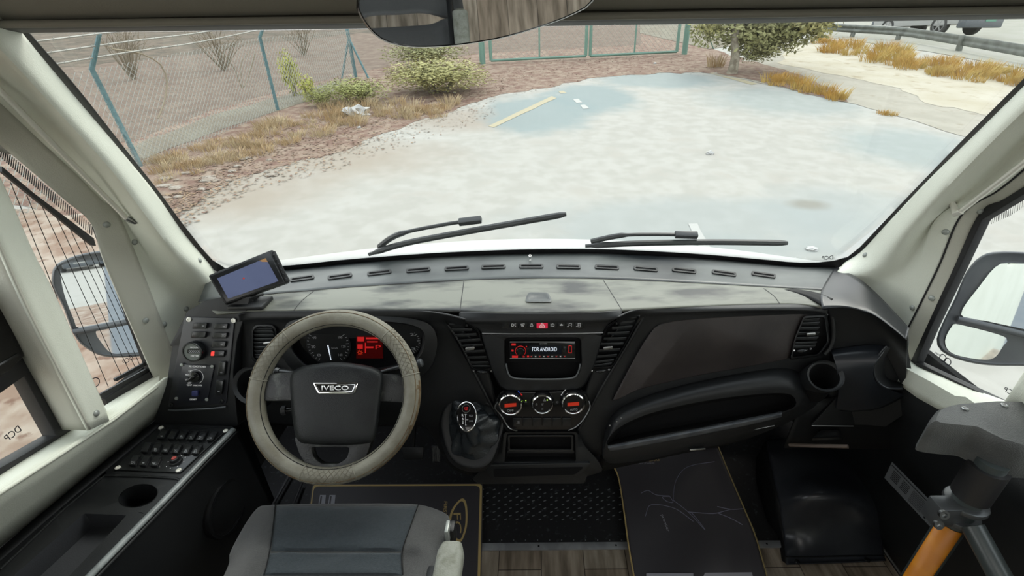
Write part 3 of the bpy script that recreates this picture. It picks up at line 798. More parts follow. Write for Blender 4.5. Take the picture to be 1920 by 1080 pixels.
# vehicles and trees behind the bus, seen in the wing mirror
car('parked_suv', 'black four wheel drive seen in the left wing mirror', V((-5.3, -35, -.75)), R(75), mat('black_car_paint', (.02, .02, .022), .25, coat=.5), L=4.6, pickup=False)
sheet('dirt_beside', None, 0.003, ground_mat('pinkish_sand', g3(188, 158, 138), g3(226, 208, 190), 4.0, g3(150, 112, 94), .8, 9, .6), 'pinkish dirt on the left side of the bus', 0.0, pts=[V((-40, -14, -.747)), V((-1.7, -14, -.747)), V((-1.7, -.01, -.747)), V((-40, -.01, -.747))], cat='verge')
sheet('dirt_beside', None, 0.003, bpy.data.materials['pinkish_sand'], 'pinkish dirt left of the bus below the side windows', 0.0, pts=[V((-40, 0, gz(0) + .003)), V((-1.7, 0, gz(0) + .003)), V((-1.9, 2.2, gz(2.2) + .003)), V((-3.0, 3.6, gz(3.6) + .003)), V((-4.4, 5.35, gz(5.35) + .003)), V((-40, 5.35, gz(5.35) + .003))], cat='verge')
struct(sheet('asphalt_behind', None, 0.004, ground_mat('blue_grey_asphalt', g3(150, 158, 166), g3(160, 166, 172), 2.0), 'blue grey asphalt beside and behind the bus', pts=[V((-6, -60, -.744)), V((9, -60, -.744)), V((9, -.2, -.744)), V((-1.6, -.2, -.744)), V((-1.9, -3, -.744))]))
for i in range(5):
    p = V((-16 + i * 5.0, -44 - (i % 2) * 2.5, -.75)); 
    t = thing('tree', 'yellow leaved tree behind the bus seen in the wing mirror', 'tree', p, 'yellow trees behind the bus')
    bm = leaves_mesh(500, .22, 40 + i, .2)
    for q in bm.verts: q.co = V((q.co.x * 1.5, q.co.y * 1.5, q.co.z * 1.3 + .8)) + p
    finish('foliage', bm, GRASSO, t, smooth=False); tube('trunk', [p + V((0, 0, -.1)), p + V((0, 0, 1.8))], .1, BARK, t, 8)
# ================================================================ BUS SHELL
def fW(p): return p.y - (1.337 - (p.z - .974) * .66 - .09 * p.x * p.x)
def onW(u, v, d=0.0): 
    p = onF(u, v, fW, .2, 4); return p
wn = V((0, -.83, -.55)).normalized()
def onWd(u, v, d): return onF(u, v, lambda p: fW(p - wn * d), .2, 4)   # inward normal of the windshield, roughly
# --- windshield outline in pixels (edge of clear glass)
GL = [(53, 62), (140, 162), (233, 280), (298, 362), (350, 432), (407, 497)]
GB = [(450, 503), (545, 499), (640, 489), (740, 481), (850, 474), (994, 469), (1140, 469), (1300, 477), (1430, 488), (1500, 494)]
GR = [(1560, 491), (1598, 478), (1650, 426), (1713, 360), (1815, 255), (1920, 150), (2040, 30)]
GT = [(1700, 39), (1300, 44), (960, 49), (500, 56)]
nu = 40
Lf = smoothpx(GL, 26); Rf = smoothpx(GR[::-1], 26)
Bt = smoothpx([GL[-1]] + GB + [GR[0]], nu)
rows = []
# glass as a grid between left and right outlines (rows by height)
gl_rows = []
for i in range(26):
    a, b = Lf[i], Rf[i]
    A, B = onW(*a), onW(*b); row = []
    for j in range(nu):
        t = j / (nu - 1); x = A.x + (B.x - A.x) * t
        z = A.z + (B.z - A.z) * t
        if i == 25: z = z
        row.append(V((x, 1.337 - (z - .974) * .66 - .09 * x * x, z)))
    gl_rows.append(row)
low = [onW(*q) for q in Bt]
gl_rows[-1] = low
for i in range(20, 25):
    f = (i - 19) / 6
    gl_rows[i] = [V((a.x, 0, a.z)) for a in [gl_rows[19][j].lerp(low[j], f) for j in range(nu)]]
    for q in gl_rows[i]: q.y = 1.337 - (q.z - .974) * .66 - .09 * q.x * q.x
bm = bmesh.new(); vs = [[bm.verts.new(q) for q in rw] for rw in gl_rows]
for i in range(25):
    for j in range(nu - 1): bm.faces.new((vs[i][j], vs[i][j + 1], vs[i + 1][j + 1], vs[i + 1][j]))
ws = finish('window_1', bm, MT['glass'], solid=.004); struct(ws, 'large curved front windshield', 'windshield')
loop = [(-40, -50)] + [(a, b) for a, b in GL] + GB + GR + [(2120, -60), (1700, -60), (1300, -55), (960, -50), (500, -50)]
def offset_loop(px, d):
    out = []; n = len(px)
    for i in range(n):
        a = V((*px[i - 1], 0)); b = V((*px[(i + 1) % n], 0)); t = (b - a).normalized(); nn = V((t.y, -t.x, 0))
        out.append((px[i][0] - nn.x * d, px[i][1] - nn.y * d))
    return out
lp = smoothpx(loop, 160, True)
inn = offset_loop(lp, -1.0); out = offset_loop(lp, 13)
# make sure 'out' is outward
if abs(sum(p[0] for p in out[:30]) / 30) > abs(sum(p[0] for p in inn[:30]) / 30): out, inn = offset_loop(lp, -13), offset_loop(lp, 1.0)
ring('frit_band', [onWd(q[0], q[1], .004) for q in out], [onWd(q[0], q[1], .004) for q in inn], wn, .0, MT['rubber'], ws, .0015)
DCPM = mat('dark_glass_print', (.01, .01, .02), .5)
pW = Plane(onWd(1552, 486, .008), wn)
text_px('glass_mark', 'DCP', pW, 1541, 487, 1562, 486, 7, DCPM, ws, mirror=True)

# --- side glazing planes. Left wall leans a little; x = const planes
XL, XR = -1.06, 1.02
def zline(pts): return pts
# left A pillar (between windshield and front side window)
strip = [(-60, -70), (42, 62), (133, 172), (233, 290), (293, 364), (345, 438), (400, 504), (440, 560)]
ridge = [(-110, -20), (0, 92), (100, 200), (205, 315), (270, 400), (325, 470), (392, 530), (430, 585)]
shade = [(-140, 20), (0, 128), (70, 195), (150, 292), (205, 365), (262, 445), (340, 555), (420, 620)]
groove = [(-120, 60), (0, 168), (80, 245), (150, 315), (205, 375), (245, 430), (333, 590), (380, 680)]
seam = [(-120, 95), (0, 197), (70, 263), (140, 328), (190, 378), (228, 418), (318, 648), (345, 720)]
frame = [(-150, 150), (0, 272), (60, 322), (120, 374), (173, 422), (200, 500), (287, 702), (300, 735)]
def rowD(px, d): return [onD(u, v, d if not isinstance(d, (list, tuple)) else d[i]) for i, (u, v) in enumerate(px)]
P_strip = [onWd(q[0], q[1], .012) for q in strip]
P_frame = [onX(u, v, XL + .015) for u, v in frame]
dS = [(p - CAM).length for p in P_strip]; dF = [(p - CAM).length for p in P_frame]
def blend(px, f, bulge):
    return [onD(u, v, a + (b - a) * f - bulge) for (u, v), a, b in zip(px, dS, dF)]
P_rid = blend(ridge, .10, .055); P_sha = blend(shade, .38, .018); P_gro = blend(groove, .62, .0); P_sea = blend(seam, .80, .004)
pil = thing('trim_1', 'pale grey green left windshield pillar cover', 'pillar trim', (-1, .9, .6)); pil['kind'] = 'structure'
loft('pillar_cover', [P_strip, P_rid, P_sha, P_gro, P_sea], MT['cream'], pil, nu=50, sub=6, thick=.004)
loft('window_surround', [[p + V((.004, 0, 0)) for p in P_sea], [p + V((.0, 0, 0)) for p in P_frame]], MT['creamshade'], pil, nu=50, sub=6, thick=.006)
tube('seam', resample(P_sea, 60), .0022, MT['rubber'], pil, 6)
def screw(u, v, d, parent, n=None, r=.0085, m=None):
    """a round screw cap facing the viewer side of the surface"""
    c = onD(u, v, d); n = n or (CAM - c).normalized()
    return lathe('screw', c, n, [(r, -.004), (r, .001), (r * .8, .0035), (r * .3, .005), (0, .005)], m or MT['screw'], parent, 14)
def near(P, px, u, v):
    # distance of the closest row sample
    best = min(range(len(px)), key=lambda i: (px[i][0] - u) ** 2 + (px[i][1] - v) ** 2); return (P[best] - CAM).length
for (u, v) in ((200, 421), (252, 454), (374, 488), (308, 608), (273, 601), (349, 579)):
    best = min(((a - u) ** 2 + (b - v) ** 2, (P - CAM).length) for px, PP in ((strip, P_strip), (ridge, P_rid), (shade, P_sha), (groove, P_gro), (seam, P_sea), (frame, P_frame)) for (a, b), P in zip(px, PP))
    # exact: intersect the evaluated surface later
    pil.setdefault('scr', []) if False else None
SCREWS_L = [(200, 421), (252, 454), (374, 488), (308, 608), (273, 601), (349, 579)]

# right A pillar
stripR = [(2060, 20), (1935, 146), (1830, 250), (1738, 340), (1670, 412), (1616, 470), (1583, 492)]
ridgeR = [(2080, 60), (1952, 178), (1850, 276), (1762, 366), (1696, 438), (1640, 500), (1568, 520)]
shadeR = [(2090, 110), (1965, 222), (1878, 302), (1806, 366), (1742, 430), (1688, 508), (1610, 548)]
grooveR = [(2110, 150), (1970, 248), (1900, 312), (1840, 362), (1756, 412), (1724, 500), (1684, 600)]
seamR = [(2130, 180), (1975, 270), (1920, 318), (1870, 358), (1802, 404), (1757, 506), (1690, 640)]
frameR = [(2160, 200), (1985, 312), (1925, 348), (1880, 376), (1836, 402), (1782, 520), (1709, 680)]
P_stripR = [onWd(q[0], q[1], .012) for q in stripR]
P_frameR = [onX(u, v, XR - .015) for u, v in frameR]
dS = [(p - CAM).length for p in P_stripR]; dF = [(p - CAM).length for p in P_frameR]
Q_rid = blend(ridgeR, .10, .050); Q_sha = blend(shadeR, .50, .004); Q_gro = blend(grooveR, .66, .022); Q_sea = blend(seamR, .80, .020)
pilR = thing('trim_2', 'pale grey green right windshield pillar cover', 'pillar trim', (1, .9, .6)); pilR['kind'] = 'structure'
loft('pillar_cover', [P_stripR, Q_rid, Q_sha, Q_gro, Q_sea], MT['cream'], pilR, nu=50, sub=6, thick=.004)
loft('window_surround', [Q_sea, P_frameR], MT['creamshade'], pilR, nu=50, sub=6, thick=.006)
tube('seam', resample(Q_sea, 60), .0022, MT['rubber'], pilR, 6)

# --- screws placed on the real surfaces by ray casting
def surf_hit(objs, u, v):
    d = ray(u, v); best = None
    dg = bpy.context.evaluated_depsgraph_get()
    for o in objs:
        ok, loc, n, _ = o.evaluated_get(dg).ray_cast(o.matrix_world.inverted() @ CAM, d)
        if ok and (best is None or (loc - CAM).length < best[2]): best = (o.matrix_world @ loc, n, (loc - CAM).length)
    return best
bpy.context.view_layer.update()
def put_screws(parent, pxs, r=.0075, m=None):
    bpy.context.view_layer.update()
    objs = [o for o in parent.children if o.type == 'MESH' and o.name.split('.')[0] not in ('screw', 'seam')]
    for u, v in pxs:
        h = surf_hit(objs, u, v)
        if not h: continue
        n = h[1] if h[1].dot(CAM - h[0]) > 0 else -h[1]
        lathe('screw', h[0], n, [(r, -.004), (r, .001), (r * .8, .0035), (r * .3, .005), (0, .005)], m or MT['screw'], parent, 14)
put_screws(pil, SCREWS_L)
put_screws(pilR, [(1622, 478), (1638, 552), (1773, 435), (1711, 577), (1747, 559), (1839, 396)])

# --- sun blind guide rods on both pillars
tl = thing('blind_rod', 'thin pale metal blind rod on the left pillar', 'rod', onD(237, 410, 1.2))
def rod_pts(objs, px, lift):
    out = []
    for u, v in smoothpx(px, 14):
        h = surf_hit(objs, u, v)
        if h: out.append(CAM + ray(u, v) * (h[2] - lift))
    a_, b_ = out[0], out[-1]; k = len(out)
    return [a_.lerp(b_, i / (k - 1)) * .9 + out[i] * .1 for i in range(k)]
bpy.context.view_layer.update()
covL = [o for o in pil.children if o.name.startswith(('pillar_cover', 'window_surround'))]
covR = [o for o in pilR.children if o.name.startswith(('pillar_cover', 'window_surround'))]
rd = rod_pts(covL, [(0, 170), (60, 227), (150, 318), (237, 409)], .035)
rd = [rd[0] * 2 - rd[2]] + rd
tube('rod', rd, .0055, MT['rod'], tl, 10)
e = rd[-1]; e2 = onD(254, 419, (e - CAM).length + .005)
tube('rod_end', [e, e.lerp(e2, .6), e2], [.007, .006, .003], MT['steel'], tl, 10)
tube('hook', [e2, onD(262, 413, (e - CAM).length + .02), onD(266, 424, (e - CAM).length + .03), onD(256, 423, (e - CAM).length + .03)], .0025, MT['steel'], tl, 8)
tr = thing('blind_rod', 'thin pale metal blind rod on the right pillar', 'rod', onD(1799, 398, 1.2))
rd = rod_pts(covR, [(1919, 306), (1874, 340), (1802, 396)], .028); rd = [rd[0] * 2 - rd[3]] + rd
tube('rod', rd, .0055, MT['rod'], tr, 10)
e = rd[-1]
tube('bracket', [e, onD(1793, 401, (e - CAM).length + .005), onD(1786, 382, (e - CAM).length + .02), onD(1777, 388, (e - CAM).length + .04)], [.008, .008, .006, .004], MT['rod'], tr, 10)

# --- header above the windshield and ceiling
hd = [(-60, 63), (50, 62), (500, 56), (960, 50), (1300, 45), (1700, 39), (2080, 33)]
H0 = [onWd(u, v, .012) for u, v in hd]
H1 = [onD(u, v - 9, (p - CAM).length - .05) for (u, v), p in zip(hd, H0)]
H2_ = [onD(u, v - 24, (p - CAM).length - .06) for (u, v), p in zip(hd, H0)]
H3 = [onD(u, v - 34, (p - CAM).length - .055) for (u, v), p in zip(hd, H0)]
H4 = [V((p.x * 1.06, p.y - .15, p.z + .075)) for p in H3]
H5 = [V((p.x * 1.1, .35, 1.90)) for p in H3]; H6 = [V((p.x * 1.1, -1.6, 1.95)) for p in H3]
ce = thing('ceiling', 'grey headliner above the windshield', 'ceiling', (0, .8, 1.6)); ce['kind'] = 'structure'
loft('header_seal', [H0, H1, H2_], MT['headerdark'], ce, nu=30, sub=4, thick=.01, off=-1)
loft('headliner', [H2_, H3, H4], MT['header'], ce, nu=30, sub=4, thick=.01, off=-1)
loft('roof_lining', [H4, H5, H6], MT['header'], ce, nu=30, sub=6, thick=.02, off=-1)

# --- side walls. left: window_2 (front quarter), post, window_3
wl = thing('wall_left', 'pale grey green left side wall with sill', 'wall', (-1.0, 0, .3)); wl['kind'] = 'structure'
XS = -0.985
sill_in = [(295, 724), (222, 780), (111, 853), (0, 926), (-200, 1060)]
sill_wn = [(300, 700), (287, 703), (197, 760), (115, 812), (0, 884), (-200, 1010)]
S_in = [onX(u, v, XS) for u, v in sill_in]
S_wn = [onX(u, v, XL + .01) for u, v in sill_wn]
S_bt = [V((XS, p.y, .30)) for p in S_in]
S_in2 = [V((XS, S_in[-1].y - 1.6, S_in[-1].z + .1))]
loft('sill', [S_wn + [V((XL + .01, -1.5, .92))], S_in + [V((XS, -1.5, .9))]], MT['cream'], wl, nu=20, sub=3, thick=.006)
W_le = [onZ(u, v, .66) for u, v in [(300, 780), (286, 792), (200, 862), (100, 943), (0, 1028), (-120, 1130)]]
W_le[0] = V((-1.02, W_le[1].y + .25, .67)); W_le.append(V((-1.1, -1.5, .66)))
S_in[0] = V((XS, S_in[0].y + .03, S_in[0].z))
loft('wall_lower_panel', [[V((p.x, p.y, p.z - .002)) for p in W_le], [V((p.x - .01, p.y, .0)) for p in W_le]], MT['blackmatte'], wl, nu=20, sub=3, thick=.006)
loft('wall_panel', [S_in + [V((XS, -1.5, .9))], W_le], MT['cream'], wl, nu=20, sub=3, thick=.006)
# outer skin under the window
# window 2 glass
gw2 = [(0, 272), (173, 422), (207, 505), (287, 702), (197, 760), (0, 884), (-150, 975), (-150, 150)]
w2 = prism('window_2', [onX(u, v, XL - .012) for u, v in gw2], V((1, 0, 0)), .004, MT['glass']); struct(w2, 'left front side window with fine dark heating lines', 'window')
def onXL(px, dx=0.0): return [onX(u, v, XL + dx) for u, v in px]
NXP = V((1, 0, 0))
def xslab(name, px, x, h, m, parent, bevel=0): return prism(name, [onX(u, v, x) for u, v in px], NXP, h, m, parent, .002, bevel)
xslab('frit_edge', [(173, 424), (179, 424), (250, 600), (287, 698), (287, 703), (277, 703), (240, 605)], XL - .006, .008, MT['rubber'], w2)
xslab('frit_edge', [(287, 690), (290, 702), (197, 760), (190, 748)], XL - .006, .008, MT['rubber'], w2)
xslab('heating_bar', [(0, 312), (0, 322), (170, 460), (177, 461), (173, 447), (60, 362)], XL - .006, .004, MT['rubber'], w2)
xslab('heating_bar', [(213, 710), (272, 678), (275, 683), (216, 715)], XL - .006, .004, MT['rubber'], w2)
xslab('heating_bar', [(185, 739), (277, 689), (280, 694), (189, 747)], XL - .006, .004, MT['rubber'], w2)
tops = [(20, 342), (50, 366), (79, 387), (107, 409), (131, 428), (156, 448), (172, 461)]
for (a, b), (c, d) in zip(tops, [(108, 560), (203, 725), (228, 705), (243, 697), (254, 690), (262, 684), (272, 678)]):
    q0, q1 = onX(a, b, XL - .004), onX(c, d, XL - .004)
    tube('heating_line', [q0, q1], .0009, MT['rubber'], w2, 4)
for i in range(46):
    t = i / 45; u, v = 0 + 173 * t, 274 + 149 * t
    q0, q1 = onX(u, v, XL - .004), onX(u - 3 + 2 * t, v + 17 + 1, XL - .004)
    if i % 1 == 0: tube('dot_band', [q0, q1], .0011, MT['rubber'], w2, 4)
pX = Plane(V((XL - .003, 0, 0)), (1, 0, 0))
text_px('glass_mark', 'DCP', pX, 234, 684, 250, 672, 9, DCPM, w2, mirror=True)
p_ = onX(178, 717, XL - .003)
bm = ring_bm(circ(p_, NXP, .012, 20), circ(p_, NXP, .010, 20), NXP, .0004); finish('glass_mark', bm, DCPM, w2)
# post between the windows
pst = thing('trim_3', 'pale grey green post between the two left windows', 'window post', (-1.02, .3, .9)); pst['kind'] = 'structure'
def prow(px, x): return [onX(u, v, x) for u, v in px]
pA = prow([(-60, 205), (15, 363), (63, 473), (107, 560), (207, 787)], -1.03)
pB = prow([(-62, 205), (13, 363), (61, 474), (105, 562), (205, 789)], -.985)
pC = prow([(-130, 205), (-60, 340), (0, 467), (60, 600), (167, 807)], -.975)
pD = prow([(-190, 250), (-110, 400), (-30, 545), (15, 625), (115, 806)], -1.04)
loft('post_cover', [pA, pB, pC], MT['cream'], pst, nu=20, sub=3, thick=.005, straight=True)
loft('post_reveal', [pC, pD], MT['creamshade'], pst, nu=20, sub=3, thick=.005, straight=True)
put_screws(pst, [(180, 775)])
# window 3 with black frame
gw3 = [(-400, 100), (-100, 420), (0, 590), (115, 805), (0, 878), (-300, 1060)]
w3 = prism('window_3', [onX(u, v, XL - .012) for u, v in gw3], NXP, .004, MT['glass']); struct(w3, 'left driver side window in a thick black frame', 'window')
xslab('window_frame', [(-60, 500), (0, 592), (115, 806), (0, 884), (-100, 945), (-100, 915), (0, 862), (80, 817), (18, 706), (-60, 760)], XL - .008, .03, MT['rubber'], w3, .002)
xslab('window_frame', [(-200, 600), (-60, 520), (0, 600), (28, 668), (0, 695), (-200, 800)], XL + .012, .02, MT['gloss'], w3, .003)
tube('window_frame', prow([(-150, 770), (0, 683), (33, 664)], XL + .03), .004, MT['semi'], w3, 8)
text_px('glass_mark', 'DCP', pX, 14, 829, 41, 807, 13, DCPM, w3, mirror=True)

# --- right wall
wr = thing('wall_right', 'pale grey green right wall sill and black lower panel', 'wall', (1.0, 0, .3)); wr['kind'] = 'structure'
XSR = .955
r_in = [(1660, 660), (1680, 680), (1740, 713), (1811, 754), (1900, 805), (2080, 905)]
r_wn = [(1690, 660), (1709, 680), (1770, 706), (1875, 751), (1960, 790), (2150, 880)]
r_bt = [(1650, 680), (1668, 698), (1689, 726), (1751, 765), (1850, 832), (2000, 930)]
r_wn, r_in, r_bt = r_wn[:-1], r_in[:-1], r_bt[:-1]
A = [onX(u, v, XR - .01) for u, v in r_wn]; B = [onX(u, v, XSR) for u, v in r_in]; C = [onX(u, v, XSR - .005) for u, v in r_bt]
for Q_, x_ in ((A, XR - .01), (B, XSR), (C, XSR - .005)): Q_.append(V((x_, -.38, Q_[-1].z + (Q_[-1].z - Q_[-2].z) * .5)))
loft('sill', [A, B, C], MT['cream'], wr, nu=20, sub=3, thick=.006, straight=True)
bl_t = [onX(u, v, XSR - .002) for u, v in [(1668, 700), (1689, 722), (1751, 762), (1850, 830)]]
bl_t.append(V((XSR - .002, -.38, bl_t[-1].z + .02)))
bl_t = [V((XSR, 1.55, bl_t[0].z))] + bl_t
loft('kick_panel', [bl_t, [V((1.06, p.y, p.z * .5)) for p in bl_t], [V((1.185, p.y, 0)) for p in bl_t]], MT['black'], wr, nu=20, sub=3, thick=.006)
# door step area further back: light grey strip seen at the bottom right corner
gw4w = [onX(u, v, XR + .012) for u, v in [(1709, 680), (1836, 402), (1925, 348)]]; gw4w += [V((XR + .012, .35, 1.60)), V((XR + .012, -.36, 1.62)), V((XR + .012, -.36, .86))]
w4 = prism("window_4", gw4w, -NXP, .004, MT['glass']); struct(w4, 'right front side window in a black frame', 'window')
def xslabR(name, px, x, h, m, parent, bevel=0): return prism(name, [onX(u, v, x) for u, v in px], -NXP, h, m, parent, .002, bevel)
xslabR('window_frame', [(1709, 681), (1722, 640), (1838, 402), (1925, 348), (2160, 200), (2160, 228), (1925, 372), (1857, 412), (1760, 615), (1732, 679)], XR + .004, .02, MT['rubber'], w4, .002)
xslabR('window_frame', [(1709, 680), (1732, 679), (1887, 751), (2160, 878), (2160, 898), (1853, 749)], XR + .004, .02, MT['rubber'], w4, .002)
for i in range(22):
    t = i / 21; u, v = 1857 + 70 * t, 400 + (362 - 400) * t
    q0, q1 = onX(u, v + 6, XR + .006), onX(u + 2 - t, v + 24 - 8 * abs(t - .5), XR + .006)
    tube('dot_band', [q0, q1], .0006, MT['rubber'], w4, 4)
pXR = Plane(V((XR + .006, 0, 0)), (-1, 0, 0))
text_px('glass_mark', 'DCP', pXR, 1881, 733, 1905, 745, 9, DCPM, w4, mirror=True)
for u, v in ((1777, 678), (1768, 671)):
    p_ = onX(u, v, XR + .005); finish('glass_mark', ring_bm(circ(p_, NXP, .010, 16), circ(p_, NXP, .008, 16), -NXP, .0004), DCPM, w4)
for i, (a, b) in enumerate(((1752, 1764), )):
    text_px('glass_mark', 'DCP GLASS', pXR, 1753, 662, 1764, 669, 3, DCPM, w4, mirror=True)
# second right pillar
pr2 = thing('trim_4', 'pale grey green door post at the right edge', 'window post', (1.0, .4, .9)); pr2['kind'] = 'structure'
q1, q2, q3 = prow([(1884, 752), (1925, 690)], .99), prow([(1886, 754), (1930, 700)], .95), prow([(1925, 775), (1990, 720)], .94)
for q_ in (q1, q2, q3): q_.append(q_[0] + (q_[1] - q_[0]) * ((1.72 - q_[0].z) / (q_[1].z - q_[0].z)))
loft('post_cover', [q1, q2, q3, [p + V((.03, -.03, 0)) for p in q3]], MT['cream'], pr2, nu=12, sub=3, thick=.005, straight=True)
# roof side rails joining the pillars to the ceiling
for s, nm, P_ in ((-1, 'left', P_frame), (1, 'right', P_frameR)):
    x = s * 1.03; ys = (.95, .6, .2, -.4)
    tp_ = [V((s * .93, y + .02, 1.62 if y > .8 else 1.74)) for y in ys]; md_ = [V((x, y, z)) for y, z in zip(ys, (1.44, 1.60, 1.66, 1.68))]; lo_ = [V((x + s * .025, y, z)) for y, z in zip(ys, (1.36, 1.52, 1.58, 1.60))]
    top_ = [V((s * .90, y + .0, 1.72 if y > .8 else 1.90)) for y in ys]
    o = loft('trim_' + ('5' if s < 0 else '6'), [top_, tp_, md_, lo_], MT['header'], None, nu=16, sub=3, thick=.008); struct(o, 'roof side rail above the ' + nm + ' windows', 'trim')
# rest of the side walls and back, out of shot, most window openings closed to cut the light
bm = bmesh.new()
for x in (-1.1, 1.1):
    for (y0, y1, z0, z1) in ((-3.4, -.05, -.45, .8), (-3.4, -.05, 1.6, 1.95), (-1.5, -.35, .8, 1.6), (-3.4, -1.95, .8, 1.6)):
        box_bm(V((x, (y0 + y1) / 2, (z0 + z1) / 2)), V((1, 0, 0)), V((0, 1, 0)), V((0, 0, 1)), .03, y1 - y0, z1 - z0, bm)
box_bm(V((0, -3.4, .5)), V((1, 0, 0)), V((0, 1, 0)), V((0, 0, 1)), 2.2, .03, 1.9, bm)
box_bm(V((0, -2.5, 1.97)), V((1, 0, 0)), V((0, 1, 0)), V((0, 0, 1)), 2.2, 1.85, .03, bm)
wb_ = finish('wall_back', bm, MT['cream'], smooth=False); struct(wb_, 'rear walls of the bus cabin behind the driver', 'wall')

# --- floor: wood plank vinyl, black rubber, underside
def plank_mat():
    m = bpy.data.materials.new('wood_plank_vinyl'); m.use_nodes = True; nt = m.node_tree; b = nt.nodes['Principled BSDF']
    tc = _n(nt, 'ShaderNodeTexCoord'); mp = _n(nt, 'ShaderNodeMapping'); mp.inputs['Rotation'].default_value = (0, 0, R(90))
    nt.links.new(tc.outputs['Object'], mp.inputs[0])
    bk = _n(nt, 'ShaderNodeTexBrick'); bk.inputs['Scale'].default_value = 1.0; bk.inputs['Brick Width'].default_value = .9; bk.inputs['Row Height'].default_value = .145
    bk.inputs['Mortar Size'].default_value = .0015; bk.inputs['Color1'].default_value = (.25, .20, .15, 1); bk.inputs['Color2'].default_value = (.33, .285, .23, 1); bk.inputs['Mortar'].default_value = (.05, .038, .028, 1)
    nt.links.new(mp.outputs[0], bk.inputs[0])
    m2 = _n(nt, 'ShaderNodeMapping'); m2.inputs['Scale'].default_value = (16, 2.2, 1); nt.links.new(tc.outputs['Object'], m2.inputs[0])
    no = _n(nt, 'ShaderNodeTexNoise'); no.inputs['Scale'].default_value = 2.0; no.inputs['Detail'].default_value = 8; nt.links.new(m2.outputs[0], no.inputs[0])
    rp = _n(nt, 'ShaderNodeValToRGB'); rp.color_ramp.elements[0].position = .35; rp.color_ramp.elements[1].position = .68
    rp.color_ramp.elements[0].color = (.5, .47, .42, 1); rp.color_ramp.elements[1].color = (1.5, 1.5, 1.5, 1); nt.links.new(no.outputs['Fac'], rp.inputs[0])
    mx = _n(nt, 'ShaderNodeMixRGB', blend_type='MULTIPLY'); mx.inputs[0].default_value = 1; nt.links.new(bk.outputs['Color'], mx.inputs[1]); nt.links.new(rp.outputs[0], mx.inputs[2])
    nt.links.new(mx.outputs[0], b.inputs['Base Color']); b.inputs['Roughness'].default_value = .45
    return m
MT['plank'] = plank_mat()
strip_y = onZ(1016, 1018, 0).y
fl = thing('floor', 'wood plank vinyl floor', 'floor', (0, 0, 0)); fl['kind'] = 'structure'
box('plank_floor', V((0, (strip_y - 2.6) / 2, -.015)), V((1, 0, 0)), V((0, 1, 0)), V((0, 0, 1)), 2.36, strip_y + 2.6, .03, MT['plank'], fl)
RUB = mat('worn_black_rubber_floor', (.012, .012, .013), .55, col2=(.05, .055, .06), nscale=60, lo=.60, hi=.72, bump=.3, bscale=200)
box('rubber_floor', V((0, (strip_y + 1.68) / 2, -.019)), V((1, 0, 0)), V((0, 1, 0)), V((0, 0, 1)), 2.36, 1.68 - strip_y, .03, RUB, fl)
bm = bmesh.new()
studs = random.Random(2)
for j in range(9):
    for i in range(14):
        u = 905 + i * 21.5 + (j % 2) * 9 ; v = 918 + j * 7.0
        if u > 1168: continue
        p_ = onZ(u, v, -.003); box_bm(p_, V((.8, .35, 0)).normalized(), V((-.35, .8, 0)).normalized(), V((0, 0, 1)), .010, .0025, .004, bm)
for i in range(12):
    p_ = onZ(918 + i * 22.5, 1013, -.003); box_bm(p_, V((1, 0, 0)), V((0, 1, 0)), V((0, 0, 1)), .004, .004, .004, bm)
o = finish('raised_tread_pattern', bm, mat('worn_tread_tips', (.16, .17, .18), .4), fl); o['kind'] = 'stuff'
bm = bmesh.new()   # firewall and sides below the dash so no daylight leaks in
box_bm(V((0, 1.66, .27)), V((1, 0, 0)), V((0, 1, 0)), V((0, 0, 1)), 2.4, .03, .8, bm)
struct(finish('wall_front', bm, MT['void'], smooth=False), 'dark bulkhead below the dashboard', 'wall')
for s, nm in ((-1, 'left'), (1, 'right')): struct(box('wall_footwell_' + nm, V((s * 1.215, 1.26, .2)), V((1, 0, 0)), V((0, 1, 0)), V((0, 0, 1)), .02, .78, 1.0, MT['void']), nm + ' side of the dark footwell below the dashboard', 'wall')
# underbody shell blocks light from below
struct(box('wall_underbody', V((0, -.6, -.12)), V((1, 0, 0)), V((0, 1, 0)), V((0, 0, 1)), 2.2, 5.6, .12, MT['blackmatte']), 'underbody of the bus below the floor', 'underbody')
# bonnet
BON = mat('white_bonnet_paint', (.55, .56, .55), .3, coat=.4)
bpx = [(520, 500), (600, 487), (720, 470), (860, 458), (990, 453), (1120, 455), (1260, 463), (1380, 478), (1480, 500)]
b1 = [onY(u, v, 1.86 - abs(u - 1000) * .0003) for u, v in bpx]
b0 = [V((p.x * .95, 1.375 - .09 * p.x * p.x, .915)) for p in b1]
b2 = [p + V((0, .10, -.10)) for p in b1]; b3 = [p + V((0, .14, -.4)) for p in b1]
bn = loft('bonnet', [b0, [a.lerp(b, .5) + V((0, 0, .02)) for a, b in zip(b0, b1)], b1, b2, b3], BON, None, nu=30, sub=5, thick=.01)
tag(bn, 'white bonnet edge below the windshield', 'bonnet')
